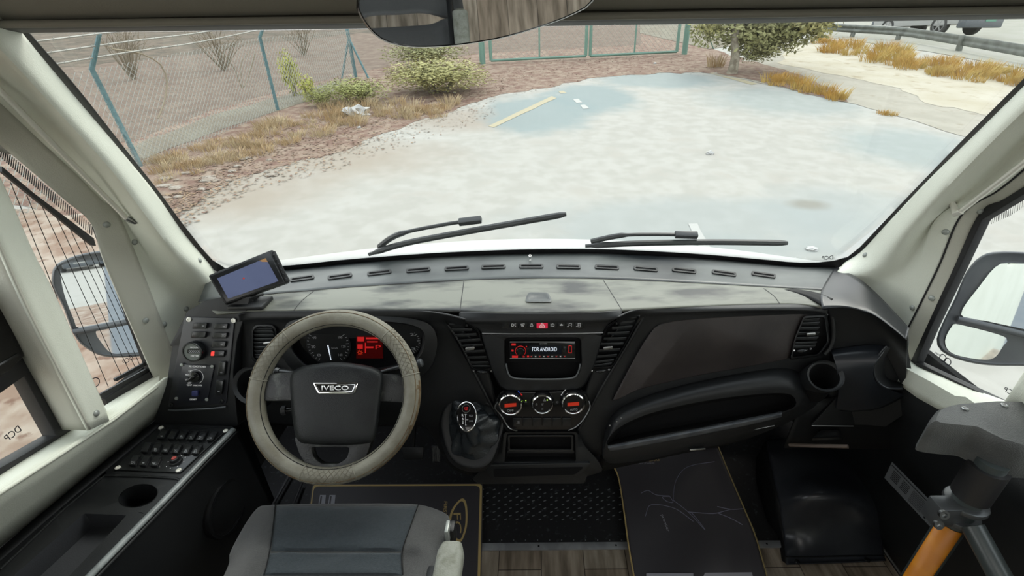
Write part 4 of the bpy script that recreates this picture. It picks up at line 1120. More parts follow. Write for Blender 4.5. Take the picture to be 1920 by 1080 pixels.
# wipers
WIP = mat('wiper_black', (.015, .016, .017), .4)
def wiper(label, blade, arm, dn):
    t = thing('wiper', label, 'wiper', onW(*blade[0]) - wn * .05)
    B_ = resample([onW(u, v) - wn * .02 for u, v in blade], 24)
    tube('wiper_blade', B_, [.006] * 2 + [.010] * 20 + [.009, .006], WIP, t, 8)
    A_ = resample([onW(u, v) - wn * dn for u, v in arm], 16)
    tube('wiper_arm', A_, [.009] * 6 + [.006] * 10, WIP, t, 8)
    e = A_[-1]; box('wiper_clip', e, (A_[-1] - A_[-2]).normalized(), wn, (A_[-1] - A_[-2]).cross(wn).normalized(), .07, .02, .018, WIP, t, .003)
wiper('left windshield wiper slanting up toward the middle of the glass', [(690, 487), (760, 466), (900, 440), (1062, 412)], [(708, 480), (745, 457), (830, 439), (880, 432)], .035)
wiper('right windshield wiper lying flat along the glass base', [(1098, 471), (1200, 466), (1340, 464), (1480, 466)], [(1110, 470), (1165, 459), (1230, 457), (1290, 458)], .035)
# ================================================================ DASHBOARD
def cloft_bm(loops, closed=True, cap0=False, cap1=False, n=None, bm=None, smooth=0):
    bm = bm or bmesh.new()
    if n: loops = [resample(l, n, True) for l in loops]
    if smooth:
        new = []
        for j in range(len(loops) - 1):
            for t in range(smooth):
                new.append([cr(loops[max(0, j - 1)][i], loops[j][i], loops[j + 1][i], loops[min(len(loops) - 1, j + 2)][i], t / smooth) for i in range(len(loops[0]))])
        new.append(loops[-1]); loops = new
    vs = [[bm.verts.new(p) for p in l] for l in loops]; k = len(loops[0])
    for A, B in zip(vs, vs[1:]):
        for i in range(k): bm.faces.new((A[i], A[(i + 1) % k], B[(i + 1) % k], B[i]))
    if cap0: bm.faces.new(vs[0][::-1])
    if cap1: bm.faces.new(vs[-1])
    return bm
def cloft(name, loops, m, parent=None, n=None, cap0=False, cap1=False, smooth=0, bevel=0.0):
    return finish(name, cloft_bm(loops, True, cap0, cap1, n, smooth=smooth), m, parent, bevel)
def on_surf(objs, u, v):
    h = surf_hit(objs, u, v)
    if h is None: return None
    n = h[1] if h[1].dot(CAM - h[0]) > 0 else -h[1]
    return Plane(h[0], n)
def seam_on(name, objs, px, r, m, parent, n=24, d=0.0):
    pts = []
    for u, v in smoothpx(px, n):
        p = on_surf(objs, u, v)
        if p: pts.append(p.p + p.n * d)
    return tube(name, pts, r, m, parent, 6) if len(pts) > 2 else None

FA = Plane((0, 1.03, .94), (0, -1, .22))
dash = thing('dashboard', 'wide black bus dashboard with dusty grey top below the windshield', 'dashboard', (0, 1.1, .45))
R0px = [(400, 510), (450, 510), (545, 506), (640, 496), (740, 488), (850, 481), (994, 476), (1140, 476), (1300, 484), (1430, 495), (1500, 501), (1572, 502)]
R1px = [(372, 566), (450, 557), (545, 548), (640, 540), (740, 533), (850, 526), (994, 522), (1130, 523), (1290, 530), (1420, 537), (1490, 541), (1566, 546)]
R2px = [(405, 588), (465, 584), (550, 582), (640, 581), (740, 581), (850, 583), (994, 588), (1140, 583), (1270, 576), (1400, 571), (1490, 570), (1545, 576)]
row0 = [onW(u, v) + V((0, -.002, .004)) for u, v in R0px]
rim = [p + V((0, .03, -.02)) for p in row0]
row1 = [onZ(u, v, .958) for u, v in R1px]
row2 = [onZ(u, v, .950) for u, v in R2px]
df = loft('defroster_panel', [rim, row0, [a.lerp(b, .5) + V((0, 0, .004)) for a, b in zip(row0, row1)], row1], MT['defrost'], dash, nu=70, sub=4, thick=.006)
tp = loft('top_pad', [row1, [a.lerp(b, .5) + V((0, 0, .003)) for a, b in zip(row1, row2)], row2], MT['dashtop'], dash, nu=70, sub=5, thick=.006)
seam_on('seam', [df, tp], [(a, b) for a, b in R1px], .0014, MT['rubber'], dash, 60)
for s_px in ([(870, 525), (866, 555), (862, 586)], [(1130, 523), (1148, 552), (1166, 581)], [(588, 546), (566, 564), (551, 582)], [(1432, 541), (1452, 556), (1463, 571)]):
    seam_on('seam', [tp], s_px, .0012, MT['rubber'], dash, 14)
SLOT = [(566, 521), (637, 517), (711, 510), (784, 505), (856, 502), (925, 499), (996, 498), (1066, 499), (1138, 500), (1211, 503), (1283, 506), (1358, 511), (1432, 514)]
for i, (u, v) in enumerate(SLOT):
    pl = on_surf([df], u, v)
    if not pl: continue
    sl = (u - 1010) * .00018; dv = -6 * (1 if u < 1010 else -1) * min(1, abs(u - 1010) / 350) * .5
    def tilt(px): return [(a, b + (a - u) * (dv / 22)) for a, b in px]
    o = pl.frame('defroster_slot', tilt(rrpx(u - 23, v - 3.6, u + 23, v + 3.6, 3.2)), tilt(rrpx(u - 19, v - 1.4, u + 19, v + 1.6, 1.3)), .0035, MT['black'], dash, .002, .0008)
    pl.slab('slot_opening', tilt(rrpx(u - 19.5, v - 1.8, u + 19.5, v + 1.8, 1.3)), .0012, MT['void'], o)
# small chrome ball sensor
pl = on_surf([df], 994, 487)
if pl: lathe('ball_sensor', pl.p, V((0, -.2, 1)), [(.004, 0), (.002, .003), (.002, .006), (.0055, .009), (.006, .013), (.004, .018), (0, .020)], MT['chrome'], dash, 18)
pl = on_surf([tp], 1010, 557)
if pl:
    cloft('finger_recess', [pl.map(rpoly([(990, 548), (1028, 548), (1036, 566), (984, 566)], 6), .0025), pl.map(rpoly([(993, 550), (1026, 550), (1032, 563), (988, 563)], 5), .004), pl.map(rpoly([(998, 554), (1022, 554), (1028, 562), (992, 562)], 4), .0012)], MT['defrost'], dash, cap1=True)
# ---- left fascia
Lr = [(448, 590), (470, 585), (550, 583), (640, 582), (740, 582), (800, 584), (845, 592), (872, 600)]
def dn(px, dv, sx=0): return [(u + sx, v + dv) for u, v in px]
fl0 = [onZ(u, v, .950) for u, v in Lr]
lf = loft('driver_fascia', [fl0, FA.map(dn(Lr, 12), .022), FA.map(dn(Lr, 26), .012), FA.map([(440, 660), (470, 660), (550, 660), (640, 660), (740, 660), (800, 660), (850, 660), (905, 660)], .0),
    FA.map([(446, 740), (480, 745), (550, 750), (640, 755), (740, 760), (800, 765), (870, 770), (935, 780)], .0),
    FA.map([(470, 790), (500, 795), (560, 800), (640, 800), (740, 800), (800, 805), (850, 880), (945, 900)], -.02)], MT['black'], dash, nu=50, sub=5, thick=.004)
# cluster hood ring and glass
hood_o = smoothpx([(525, 640), (536, 606), (570, 596), (640, 592), (720, 592), (780, 598), (812, 612), (822, 645), (808, 690), (770, 712), (640, 716), (560, 700), (532, 672)], 60, True)
hood_i = smoothpx([(545, 645), (553, 618), (580, 608), (640, 604), (720, 604), (768, 610), (790, 622), (793, 645), (780, 672), (745, 684), (640, 700), (585, 690), (556, 668)], 60, True)
cl = cloft('instrument_cluster', [FA.map(hood_o, .002), FA.map(shrink(hood_o, .985), .022), FA.map(shrink(hood_i, 1.03), .030), FA.map(hood_i, .026), FA.map(shrink(hood_i, .98), .004)], MT['black'], dash, cap1=False)
FA.slab('cluster_face', hood_i, .004, MT['gloss'], cl)
pcl = Plane(FA.p + FA.n * .0045, FA.n)
def dial(cu, cv, rp, nums, label):
    c = pcl.at(cu, cv); rad = (pcl.at(cu + rp, cv) - c).length
    dl = disc('dial', c, pcl.n, rad, .0015, MT['blackmatte'], cl)
    X, Y, N = axes(pcl.n); X = V((1, 0, 0)); Y = N.cross(X); Y = Y if Y.z > 0 else -Y
    bm = bmesh.new()
    for i in range(31):
        a = R(235 - i * 290 / 30); dr = X * math.cos(a) + Y * math.sin(a); L = .008 if i % 3 == 0 else .004
        box_bm(c + dr * (rad * .93 - L / 2) + N * .002, dr, N.cross(dr), N, L, .0012, .0004, bm)
    finish('tick_marks', bm, MT['greyprint'], dl)
    for i, s in enumerate(nums):
        a = R(225 - i * 270 / max(1, len(nums) - 1)); q = c + (X * math.cos(a) + Y * math.sin(a)) * rad * .68 + N * .002 - Y * .004
        text_at('dial_number', s, q - X * .0055, q + X * .0055, Y, MT['greyprint'], dl, .007)
    return dl, c, X, Y, N, rad
dl, c, X, Y, N, rad = dial(616, 646, 42, ['0', '20', '40', '60', '80', '100', '120', '140'], 'speed')
q = c + N * .004
prism('needle', [q - X * .0016, q + X * .0016, q + X * .0008 - Y * rad * .72 + X * .003, q - X * .0008 - Y * rad * .72 + X * .003], N, .001, MT['whitelit'], dl)
text_at('dial_print', 'km/h', c + X * .008 - Y * .012 + N * .002, c + X * .024 - Y * .012 + N * .002, Y, MT['greyprint'], dl, .005)
dial(760, 640, 30, ['0', '1', '2', '3'], 'rev')
sc_ = pcl.slab('display', [(668, 630), (716, 630), (718, 672), (668, 672)], .0015, mat('dark_red_screen', (.03, .0, .0), .3, emit=(1, .01, .01), estr=.02), cl)
pd_ = Plane(pcl.p + pcl.n * .002, pcl.n)
for (u0, v0, u1, v1) in ((670, 632, 682, 640), (686, 633, 712, 636), (688, 640, 708, 642), (684, 650, 700, 653), (684, 643, 686, 662), (670, 646, 680, 654)):
    pd_.slab('display_segment', [(u0, v0), (u1, v0), (u1, v1), (u0, v1)], .0005, MT['redlit'], sc_)
text_px('display_text', 'P', pd_, 704, 655, 714, 655, 8, MT['redlit'], sc_, mirror=False)
c = pd_.at(675, 661); bm = ring_bm(circ(c, pd_.n, .0055, 12), circ(c, pd_.n, .003, 12), pd_.n, .0006)
for i in range(8):
    a = i * math.pi / 4; dr = X * math.cos(a) + Y * math.sin(a); box_bm(c + dr * .0068, dr, N.cross(dr), N, .002, .002, .0008, bm)
finish('warning_gear_icon', bm, MT['orangelit'], sc_)
# chrome line under the left of the cluster
tube('cluster_trim_line', FA.map([(546, 640), (548, 668), (560, 685), (574, 692)], .012), .0016, MT['steel'], cl, 6)

# ---- air vents
MT['slat'] = mat('highlit_slat_plastic', (.045, .048, .05), .3)  # paler than the dash, slat highlights put into the colour
def vent(label, outline, L, Rr, ns, parent, d=.018, knob=None, dial_px=None, name='air_vent', rimk=1.10, vert=False):
    """outline px loop, L/Rr px polylines of the left/right edges, ns slats"""
    o = rpoly(outline, 5, 3)
    big = shrink(o, rimk)
    h = cloft(name, [FA.map(shrink(o, rimk * 1.05), 0.0), FA.map(big, d), FA.map(o, d + .002), FA.map(shrink(o, .97), .006)], MT['black'], parent, cap1=False)
    if label: h['label'] = label
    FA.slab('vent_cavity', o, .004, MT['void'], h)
    Lp, Rp = smoothpx(L, ns), smoothpx(Rr, ns)
    for i in range(ns):
        a, b = FA.at(*Lp[i], d - .003), FA.at(*Rp[i], d - .003)
        mid = a.lerp(b, .5); x = (b - a).normalized(); z = (FA.n * .75 + V((0, .3, .75))).normalized(); z = (z - x * z.dot(x)).normalized(); y = x.cross(z)
        box('slat', mid - FA.n * .004, x, z, y, (b - a).length, .012, .0026, MT['slat'], h, .0009, 2)
    if knob:
        u0, v0, u1, v1 = knob
        FA.slab('vent_tab', rpoly([(u0, v0 + 2), (u1, v0), (u1, v1 - 2), (u0, v1)], 2, 2), .006, MT['steel'], h, .004, .0015, d=d)
    if dial_px:
        u0, v0, u1, v1 = dial_px
        a, b = FA.at(u0, v0, d), FA.at(u1, v1, d)
        tube('thumb_wheel', resample([a, a.lerp(b, .5) + FA.n * .004, b], 7), [.002, .004, .005, .0055, .005, .004, .002], MT['semi'], h, 10)
        for k, (uu, vv) in enumerate(((u0 - 6, v0 - 1), (u1 + 6, v1 - 1))):
            c = FA.at(uu, vv, d + .0025)
            if k == 0 and u0 > 1000 or k == 1 and u0 > 1400 and False: disc('dot_mark', c, FA.n, .0022, .0006, MT['white'], h, k=12)
            else: finish('ring_mark', ring_bm(circ(c, FA.n, .0024, 12), circ(c, FA.n, .0015, 12), FA.n, .0006), MT['greyprint'], h)
    return h
vent(None, rrpx(474, 612, 516, 676, 12), [(476, 618), (475, 640), (478, 672)], [(510, 618), (515, 640), (515, 672)], 9, dash, knob=(493, 640, 512, 647))
vent(None, [(832, 598), (866, 601), (896, 620), (921, 691), (885, 691), (858, 645)], [(838, 603), (858, 640), (884, 688)], [(872, 606), (902, 640), (919, 688)], 10, dash, d=.022, knob=(872, 650, 890, 658), dial_px=(894, 696, 915, 697), rimk=1.05)
vent(None, [(1200, 592), (1166, 597), (1138, 614), (1110, 689), (1147, 687), (1172, 645)], [(1160, 602), (1130, 640), (1112, 688)], [(1194, 597), (1174, 638), (1148, 683)], 10, dash, d=.022, knob=(1131, 649, 1149, 657), dial_px=(1116, 696, 1136, 694), rimk=1.05)
# ---- right fascia: loft with roundover, brown panel, vent
Rr_ = [(1158, 596), (1190, 582), (1240, 577), (1320, 573), (1400, 571), (1480, 570), (1530, 572), (1552, 578)]
rf0 = [onZ(u, v, .950) for u, v in Rr_]
rf = loft('passenger_fascia', [rf0, FA.map(dn(Rr_, 10), .022), FA.map(dn(Rr_, 22), .014), FA.map([(1125, 660), (1180, 660), (1240, 655), (1320, 650), (1400, 645), (1480, 640), (1530, 640), (1560, 640)], .002),
    FA.map([(1085, 780), (1150, 745), (1240, 722), (1320, 705), (1400, 695), (1480, 690), (1520, 690), (1556, 700)], .0),
    FA.map([(1085, 860), (1150, 850), (1240, 835), (1320, 815), (1400, 800), (1450, 780), (1500, 750), (1545, 730)], .0)], MT['black'], dash, nu=50, sub=5, thick=.004)
brown = smoothpx([(1218, 625), (1240, 606), (1300, 597), (1400, 591), (1500, 587), (1522, 590), (1500, 610), (1484, 660), (1478, 672), (1400, 688), (1300, 706), (1200, 730), (1150, 752), (1158, 730), (1190, 670)], 70, True)
gp_ = cloft('glove_panel', [FA.map(brown, .004), FA.map(shrink(brown, .99), .013), FA.map(shrink(brown, .965), .0155)], MT['glove'], dash, cap1=True)
vent(None, [(1508, 596), (1546, 594), (1552, 640), (1534, 664), (1485, 670), (1492, 636)], [(1507, 602), (1497, 625), (1489, 652)], [(1537, 600), (1537, 625), (1530, 650)], 7, dash, d=.022, knob=(1513, 623, 1530, 631), dial_px=(1495, 658, 1514, 655), rimk=1.09)
# outer end cap line of the passenger fascia
tube('end_trim', FA.map(smoothpx([(1552, 580), (1560, 596), (1562, 630), (1556, 652), (1545, 664)], 14), .012), .006, MT['black'], dash, 10)
# ---- open shelf bulge below the glove panel
sh_o = smoothpx([(1132, 842), (1140, 790), (1175, 758), (1240, 733), (1320, 713), (1400, 698), (1470, 690), (1510, 706), (1535, 745), (1520, 768), (1460, 800), (1380, 828), (1300, 842), (1210, 862), (1140, 868)], 90, True)
sh_h = smoothpx([(1128, 850), (1146, 792), (1180, 766), (1240, 745), (1320, 725), (1400, 711), (1468, 706), (1500, 720), (1518, 748), (1505, 765), (1452, 795), (1375, 820), (1300, 834), (1212, 852), (1142, 860)], 90, True)
sh_i = smoothpx([(1137, 831), (1155, 806), (1195, 784), (1245, 768), (1320, 752), (1400, 741), (1462, 737), (1486, 742), (1493, 758), (1478, 769), (1440, 778), (1370, 792), (1300, 804), (1215, 819), (1150, 833)], 90, True)
sh_d = smoothpx([(1150, 826), (1163, 808), (1200, 788), (1250, 773), (1320, 757), (1400, 746), (1460, 741), (1480, 745), (1486, 757), (1470, 764), (1438, 770), (1370, 782), (1300, 794), (1218, 809), (1160, 822)], 90, True)
sh = cloft('open_shelf', [FA.map(sh_o, .0), FA.map(sh_h, .034), FA.map([(a * .5 + c * .5, b * .5 + d_ * .5) for (a, b), (c, d_) in zip(sh_h, sh_i)], .050), FA.map(sh_i, .052)], MT['black'], dash, smooth=4)
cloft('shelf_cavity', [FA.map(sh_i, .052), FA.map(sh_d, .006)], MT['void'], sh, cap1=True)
# ledge at the shelf bottom, its highlight put into a paler colour
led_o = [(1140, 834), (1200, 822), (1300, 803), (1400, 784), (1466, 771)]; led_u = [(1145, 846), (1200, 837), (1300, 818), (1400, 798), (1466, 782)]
loft('shelf_ledge', [FA.map(led_o, .046), FA.map([(a, (b + d_) / 2 + 0) for (a, b), (c, d_) in zip(led_o, led_u)], .060), FA.map(led_u, .0555)], mat('ledge_highlight_grey', (.05, .055, .062), .45, col2=(.08, .085, .09), nscale=30), sh, nu=30, sub=4)
tube('flap_seam', FA.map([(1275, 832), (1320, 822), (1400, 808), (1452, 798)], .038), .0012, MT['greyprint'], sh, 5)
box('latch', FA.at(1307, 841, .03), V((1, 0, .1)).normalized(), FA.n, V((0, .2, 1)).normalized(), .045, .012, .006, MT['steel'], sh, .002)
for u, v in ((1143, 797), (1156, 790), (1164, 783)):
    q = FA.at(u, v, .045); lathe('socket_pin', q, FA.n, [(.0025, 0), (.0025, .003), (0, .004)], MT['steel'], dash, 8)
# ---- cup holder, right
cup = [onP(u, v, FA.at(1546, 712, .055), V((0, -.55, .83))) for u, v in ellpx(1546, 706, 34, 27, 32, 18)]
cupP = Plane(FA.at(1546, 712, .055), V((0, -.6, .8)))
def cupholder(cu, cv, ru, rv, rot, P, depth, parent, lug):
    o = P.map(ellpx(cu, cv, ru, rv, 36, rot), 0.0); i1 = P.map(ellpx(cu, cv, ru * .93, rv * .92, 36, rot), .003); i2 = P.map(ellpx(cu, cv, ru * .82, rv * .80, 36, rot), 0.0)
    c = sum(i2, V()) / 36; low = [c + (p - c) * .8 - V((0, -.25, 1)).normalized() * depth for p in i2]
    out_low = [c + (p - c) * .85 + lug for p in o]
    h = cloft('cup_holder', [out_low, o, i1, i2], MT['black'], parent, smooth=3)
    cloft('cup_well', [i2, low], MT['void'], h, cap1=True)
    return h
cupholder(1546, 706, 36, 29, 20, cupP, .07, dash, V((0, .06, -.07)))
# ---- left cup holder, half hidden by the wheel
cupL = Plane(FA.at(470, 715, .045), V((0, -.75, .66)))
cupholder(474, 722, 36, 36, 0, cupL, .05, dash, V((0, .06, -.04)))
# ---- right corner mouldings
CQ = plane3(FA.at(1562, 600), FA.at(1562, 740), onX(1700, 700, XSR))
CQ.slab('corner_backing', [(1555, 592), (1640, 600), (1700, 640), (1720, 760), (1660, 800), (1555, 790)], .0, MT['black'], dash, .02, 0, d=-.012)
cor = loft('corner_moulding', [[onZ(1548, 575, .955), onZ(1590, 574, .960), onZ(1640, 588, .962), onZ(1700, 628, .962)],
    CQ.map([(1556, 596), (1598, 592), (1646, 606), (1702, 650)], .02), CQ.map([(1558, 625), (1600, 622), (1650, 632), (1700, 690)], .008), CQ.map([(1556, 665), (1600, 656), (1652, 655), (1696, 735)], .0)], MT['black'], dash, nu=30, sub=6)
loft('corner_pad', [[onWd(1566, 500, .01), onZ(1610, 522, .972), onZ(1650, 556, .970), onZ(1705, 615, .966)], [onZ(1540, 545, .966), onZ(1580, 552, .966), onZ(1640, 585, .966), onZ(1700, 632, .964)],
    [onZ(1542, 578, .956), onZ(1590, 576, .962), onZ(1640, 592, .962), onZ(1698, 636, .962)]], mat('dark_satin_corner', (.013, .015, .018), .36), dash, nu=24, sub=4)
loft('pad_cover_strip', [[onZ(1488, 541, .9605), onZ(1530, 548, .966), onZ(1562, 560, .966)], [onZ(1470, 543, .958), onZ(1510, 556, .957), onZ(1550, 576, .956)]], MT['blackmatte'], dash, nu=14, sub=3)
WSAT = mat('blue_black_satin', (.014, .017, .022), .33)
wing = loft('wing_moulding', [CQ.map([(1556, 656), (1600, 649), (1640, 646), (1663, 649)], .004),
    CQ.map([(1562, 668), (1600, 664), (1635, 662), (1655, 663)], .030), CQ.map([(1570, 700), (1600, 695), (1622, 692), (1638, 690)], .045),
    CQ.map([(1572, 735), (1600, 736), (1628, 734), (1646, 720)], .030), CQ.map([(1566, 770), (1600, 772), (1650, 766), (1700, 742)], .0)], WSAT, dash, nu=30, sub=6)
loft('wing_scoop', [CQ.map([(1663, 649), (1648, 666), (1638, 690), (1643, 712), (1662, 727), (1692, 729)], .030),
                    CQ.map([(1674, 655), (1664, 670), (1658, 690), (1662, 706), (1674, 714), (1694, 716)], -.008)], MT['blackmatte'], dash, nu=24, sub=4)
tube('wing_edge', CQ.map(smoothpx([(1663, 649), (1648, 666), (1638, 690), (1643, 712), (1662, 727), (1692, 729)], 24), .032), .003, WSAT, dash, 8)
# lower right kick area with flap
lowP = Plane(FA.at(1580, 760, .0), V((0, -1, .30)))
lp_ = loft('lower_side_panel', [lowP.map([(1500, 762), (1570, 745), (1640, 745), (1700, 735)], 0), lowP.map([(1470, 840), (1560, 840), (1640, 842), (1700, 842)], -.02)], MT['blackmatte'], dash, nu=16, sub=3)
lowP.slab('fuse_flap', rpoly([(1572, 742), (1650, 746), (1625, 797), (1522, 797)], 3), .006, MT['black'], lp_, .0, .001)
tube('flap_edge', lowP.map([(1573, 741), (1650, 745)], .007), .0012, MT['steel'], lp_, 5)
tube('flap_edge', lowP.map([(1522, 798), (1600, 799)], .007), .0012, MT['greyprint'], lp_, 5)
for u, v in ((1574, 744), (1642, 747)): lathe('screw', lowP.at(u, v, .007), lowP.n, [(.006, 0), (.005, .002), (.002, .003), (0, .002)], MT['steel'], lp_, 12)
cloft('grab_recess', [lowP.map(rpoly([(1520, 826), (1536, 806), (1576, 804), (1580, 824)], 5), .002), lowP.map(rpoly([(1522, 822), (1538, 807), (1572, 806), (1576, 820)], 5), .008), lowP.map(rpoly([(1526, 820), (1540, 810), (1570, 809), (1572, 818)], 4), .001)], MT['semi'], lp_, cap1=True)
tube('lower_edge_strip', [onD(1480, 834, 1.55), onD(1530, 836, 1.52), onD(1590, 837, 1.49)], .005, mat('worn_brown_edge', (.10, .075, .06), .5), lp_, 8)

# ---- centre stack
ST = .034
cap_o = [(862, 586), (872, 584), (940, 587), (1016, 588), (1100, 586), (1152, 582), (1166, 581)]
st = loft('stack_hood', [[onZ(u, v, .951) for u, v in cap_o], FA.map([(862, 600), (880, 601), (940, 602), (1016, 602), (1090, 601), (1140, 598), (1164, 594)], ST + .012), FA.map([(878, 607), (900, 608), (940, 609), (1016, 609), (1090, 608), (1130, 606), (1148, 602)], ST + .006),
    FA.map([(896, 616), (910, 617), (940, 618), (1016, 618), (1090, 617), (1118, 616), (1136, 612)], ST + .001), FA.map([(905, 626), (915, 626), (945, 626), (1016, 626), (1085, 625), (1118, 625), (1130, 624)], ST)], MT['black'], dash, nu=40, sub=5)
tube('stack_seam', FA.map([(904, 625), (960, 626), (1016, 626), (1080, 625), (1131, 624)], ST + .002), .0013, MT['greyprint'], dash, 6)
so = rpoly([(903, 628), (1131, 627), (1112, 690), (1095, 722), (1082, 730), (1016, 732), (952, 732), (938, 724), (922, 692)], 6, 4)
so = smoothpx(so, 80, True)
pin_ = smoothpx(rpoly([(946, 633), (1089, 633), (1091, 680), (1084, 704), (1070, 711), (966, 711), (952, 704), (946, 680)], 6, 4), 80, True)
def align(a, b):
    # rotate loop b so its start is nearest to a's start
    k = min(range(len(b)), key=lambda i: (b[i][0] - a[0][0]) ** 2 + (b[i][1] - a[0][1]) ** 2); return b[k:] + b[:k]
def polar(px, n, c=None, rot=0):
    """re-sample a convex-ish loop by angle about its centre so loops pair up"""
    cx, cy = c or (sum(p[0] for p in px) / len(px), sum(p[1] for p in px) / len(px)); out = []
    for i in range(n):
        a = 2 * math.pi * i / n + rot; dx, dy = math.cos(a), math.sin(a); best = None
        for j in range(len(px)):
            x1, y1 = px[j][0] - cx, px[j][1] - cy; x2, y2 = px[(j + 1) % len(px)][0] - cx, px[(j + 1) % len(px)][1] - cy
            ex, ey = x2 - x1, y2 - y1; den = dx * ey - dy * ex
            if abs(den) < 1e-12: continue
            t = (x1 * ey - y1 * ex) / den; s = (x1 * dy - y1 * dx) / den
            if t > 0 and -1e-6 <= s <= 1 + 1e-6: best = max(best or 0, t)
        best = best or 1
        out.append((cx + dx * best, cy + dy * best))
    return out
cc = (1018, 672)
so_, pi_ = polar(so, 120, cc), polar(pin_, 120, cc)
stk = cloft('stack_surround', [FA.map([(cc[0] + (a - cc[0]) * 1.02, cc[1] + (b - cc[1]) * 1.02) for a, b in so_], .0), FA.map(so_, ST - .002), FA.map([(cc[0] + (a - cc[0]) * .985, cc[1] + (b - cc[1]) * .985) for a, b in so_], ST), FA.map([(cc[0] + (a - cc[0]) * 1.015, cc[1] + (b - cc[1]) * 1.02) for a, b in pi_], ST), FA.map(pi_, ST - .002)], MT['black'], dash)
cloft('storage_pocket', [FA.map(pi_, ST - .002), FA.map(polar(shrink(pin_, .96), 120, cc), .007)], MT['void'], stk, cap1=True)
tube('pocket_rim', FA.map(smoothpx([(949, 682), (953, 700), (966, 709), (1016, 711), (1070, 709), (1083, 700), (1088, 682)], 40), ST + .001), .0022, mat('grey_satin_edge', (.12, .13, .135), .35), stk, 8)
# switch row
sw = FA.slab('switch_bezel', rpoly([(937, 602), (1096, 601), (1093, 617), (942, 617)], 3), .003, MT['semi'], dash, .004, .0006, d=ST + .004)
SWD = ST + .0075
cells = [(939, 954), (955, 971), (972, 988), (989, 1004), (1006, 1027), (1029, 1044), (1045, 1060), (1061, 1077), (1078, 1093)]
def icon(kind, u, v, P, parent, m, s=1.0):
    """small printed pictogram of thin bars around (u,v) px"""
    bm = bmesh.new()
    def bar(a, b, c, d, w=.7):
        p, q = P.at(u + a * s, v + b * s), P.at(u + c * s, v + d * s)
        x = (q - p)
        if x.length < 1e-6: return
        box_bm(p.lerp(q, .5), x.normalized(), x.normalized().cross(P.n), P.n, x.length, .0011 * w * s, .0004, bm)
    if kind == 'lamp': bar(-4, -3, -4, 3); bar(-4, -3, 0, -2); bar(-4, 3, 0, 2); bar(0, -2, 1, 0); bar(0, 2, 1, 0); bar(2, -2, 5, -3); bar(2, 0, 5, 0); bar(3, 2, 5, 3)
    elif kind == 'heat': bar(-4, -2, 4, -3); bar(-4, -2, -2, 3); bar(4, -3, 2, 3); bar(-2, 3, 2, 3); bar(-1, -1, 0, 2); bar(1, -1, 1, 2)
    elif kind == 'lock': bar(-3, 0, 3, 0); bar(-3, 0, -3, 3); bar(3, 0, 3, 3); bar(-3, 3, 3, 3); bar(-1, 0, -1, -3); bar(-1, -3, 2, -3); bar(2, -3, 2, 0)
    elif kind == 'fog': bar(-1, -3, -1, 3); bar(-1, -3, 3, -2); bar(-1, 3, 3, 2); bar(3, -2, 3, 2); bar(-5, -2, -2, -2); bar(-5, 0, -2, 0); bar(-5, 2, -2, 2)
    elif kind == 'tri': bar(-5, 4, 0, -5, 1.2); bar(0, -5, 5, 4, 1.2); bar(-5, 4, 5, 4, 1.2); bar(-2, 2.4, 0, -1.5, .8); bar(0, -1.5, 2, 2.4, .8); bar(-2, 2.4, 2, 2.4, .8)
    elif kind == 'door': bar(-2, -4, 3, -4); bar(-2, -4, -2, 4); bar(3, -4, 3, 4); bar(-2, 4, 3, 4); bar(-2, 0, 3, 0); bar(0, -3, 0, 0, .8); bar(-6, 3, -4, 3)
    elif kind == 'slip': bar(-2, -4, 3, -4); bar(-3, 0, 3, 0); bar(-2, 0, -4, 4); bar(2, 0, 3, 4); bar(-2, -4, -3, 0); bar(3, -4, 3, 0); bar(-7, 3, -5, 4)
    elif kind == 'fan': bar(-3, -3, 3, 3); bar(-3, 3, 3, -3); bar(-1, 0, 1, 0)
    elif kind == 'bulb': bar(-3, -1, 3, -1); bar(-3, 1, 3, 1); bar(-3, -1, -3, 1); bar(3, -1, 3, 1); bar(0, -3, 0, -1)
    elif kind == 'dash': bar(-3, 0, 3, 0, 1.5); bar(-2, 2, 3, 2)
    return finish('icon', bm, m, parent, smooth=False)
ks = [None, 'lamp', 'heat', 'lock', 'tri', 'fog', 'bulb', 'slip', 'door']
for (a, b), k in zip(cells, ks):
    hz_ = k == 'tri'
    bt = FA.slab('hazard_button' if hz_ else 'switch_button', rpoly([(a, 603), (b, 603), (b - (2 if b > 1090 else 0), 616), (a + (2 if a < 942 else 0), 616)], 1.5, 2), .003, MT['red'] if hz_ else MT['semi'], sw, .0, .0006, d=SWD - .001)
    if hz_: bt['label'] = 'red hazard warning button'
    if k: icon(k, (a + b) / 2, 609.5, Plane(FA.p + FA.n * (SWD + .0025), FA.n), bt, MT['white'], 1.05 if hz_ else .85)
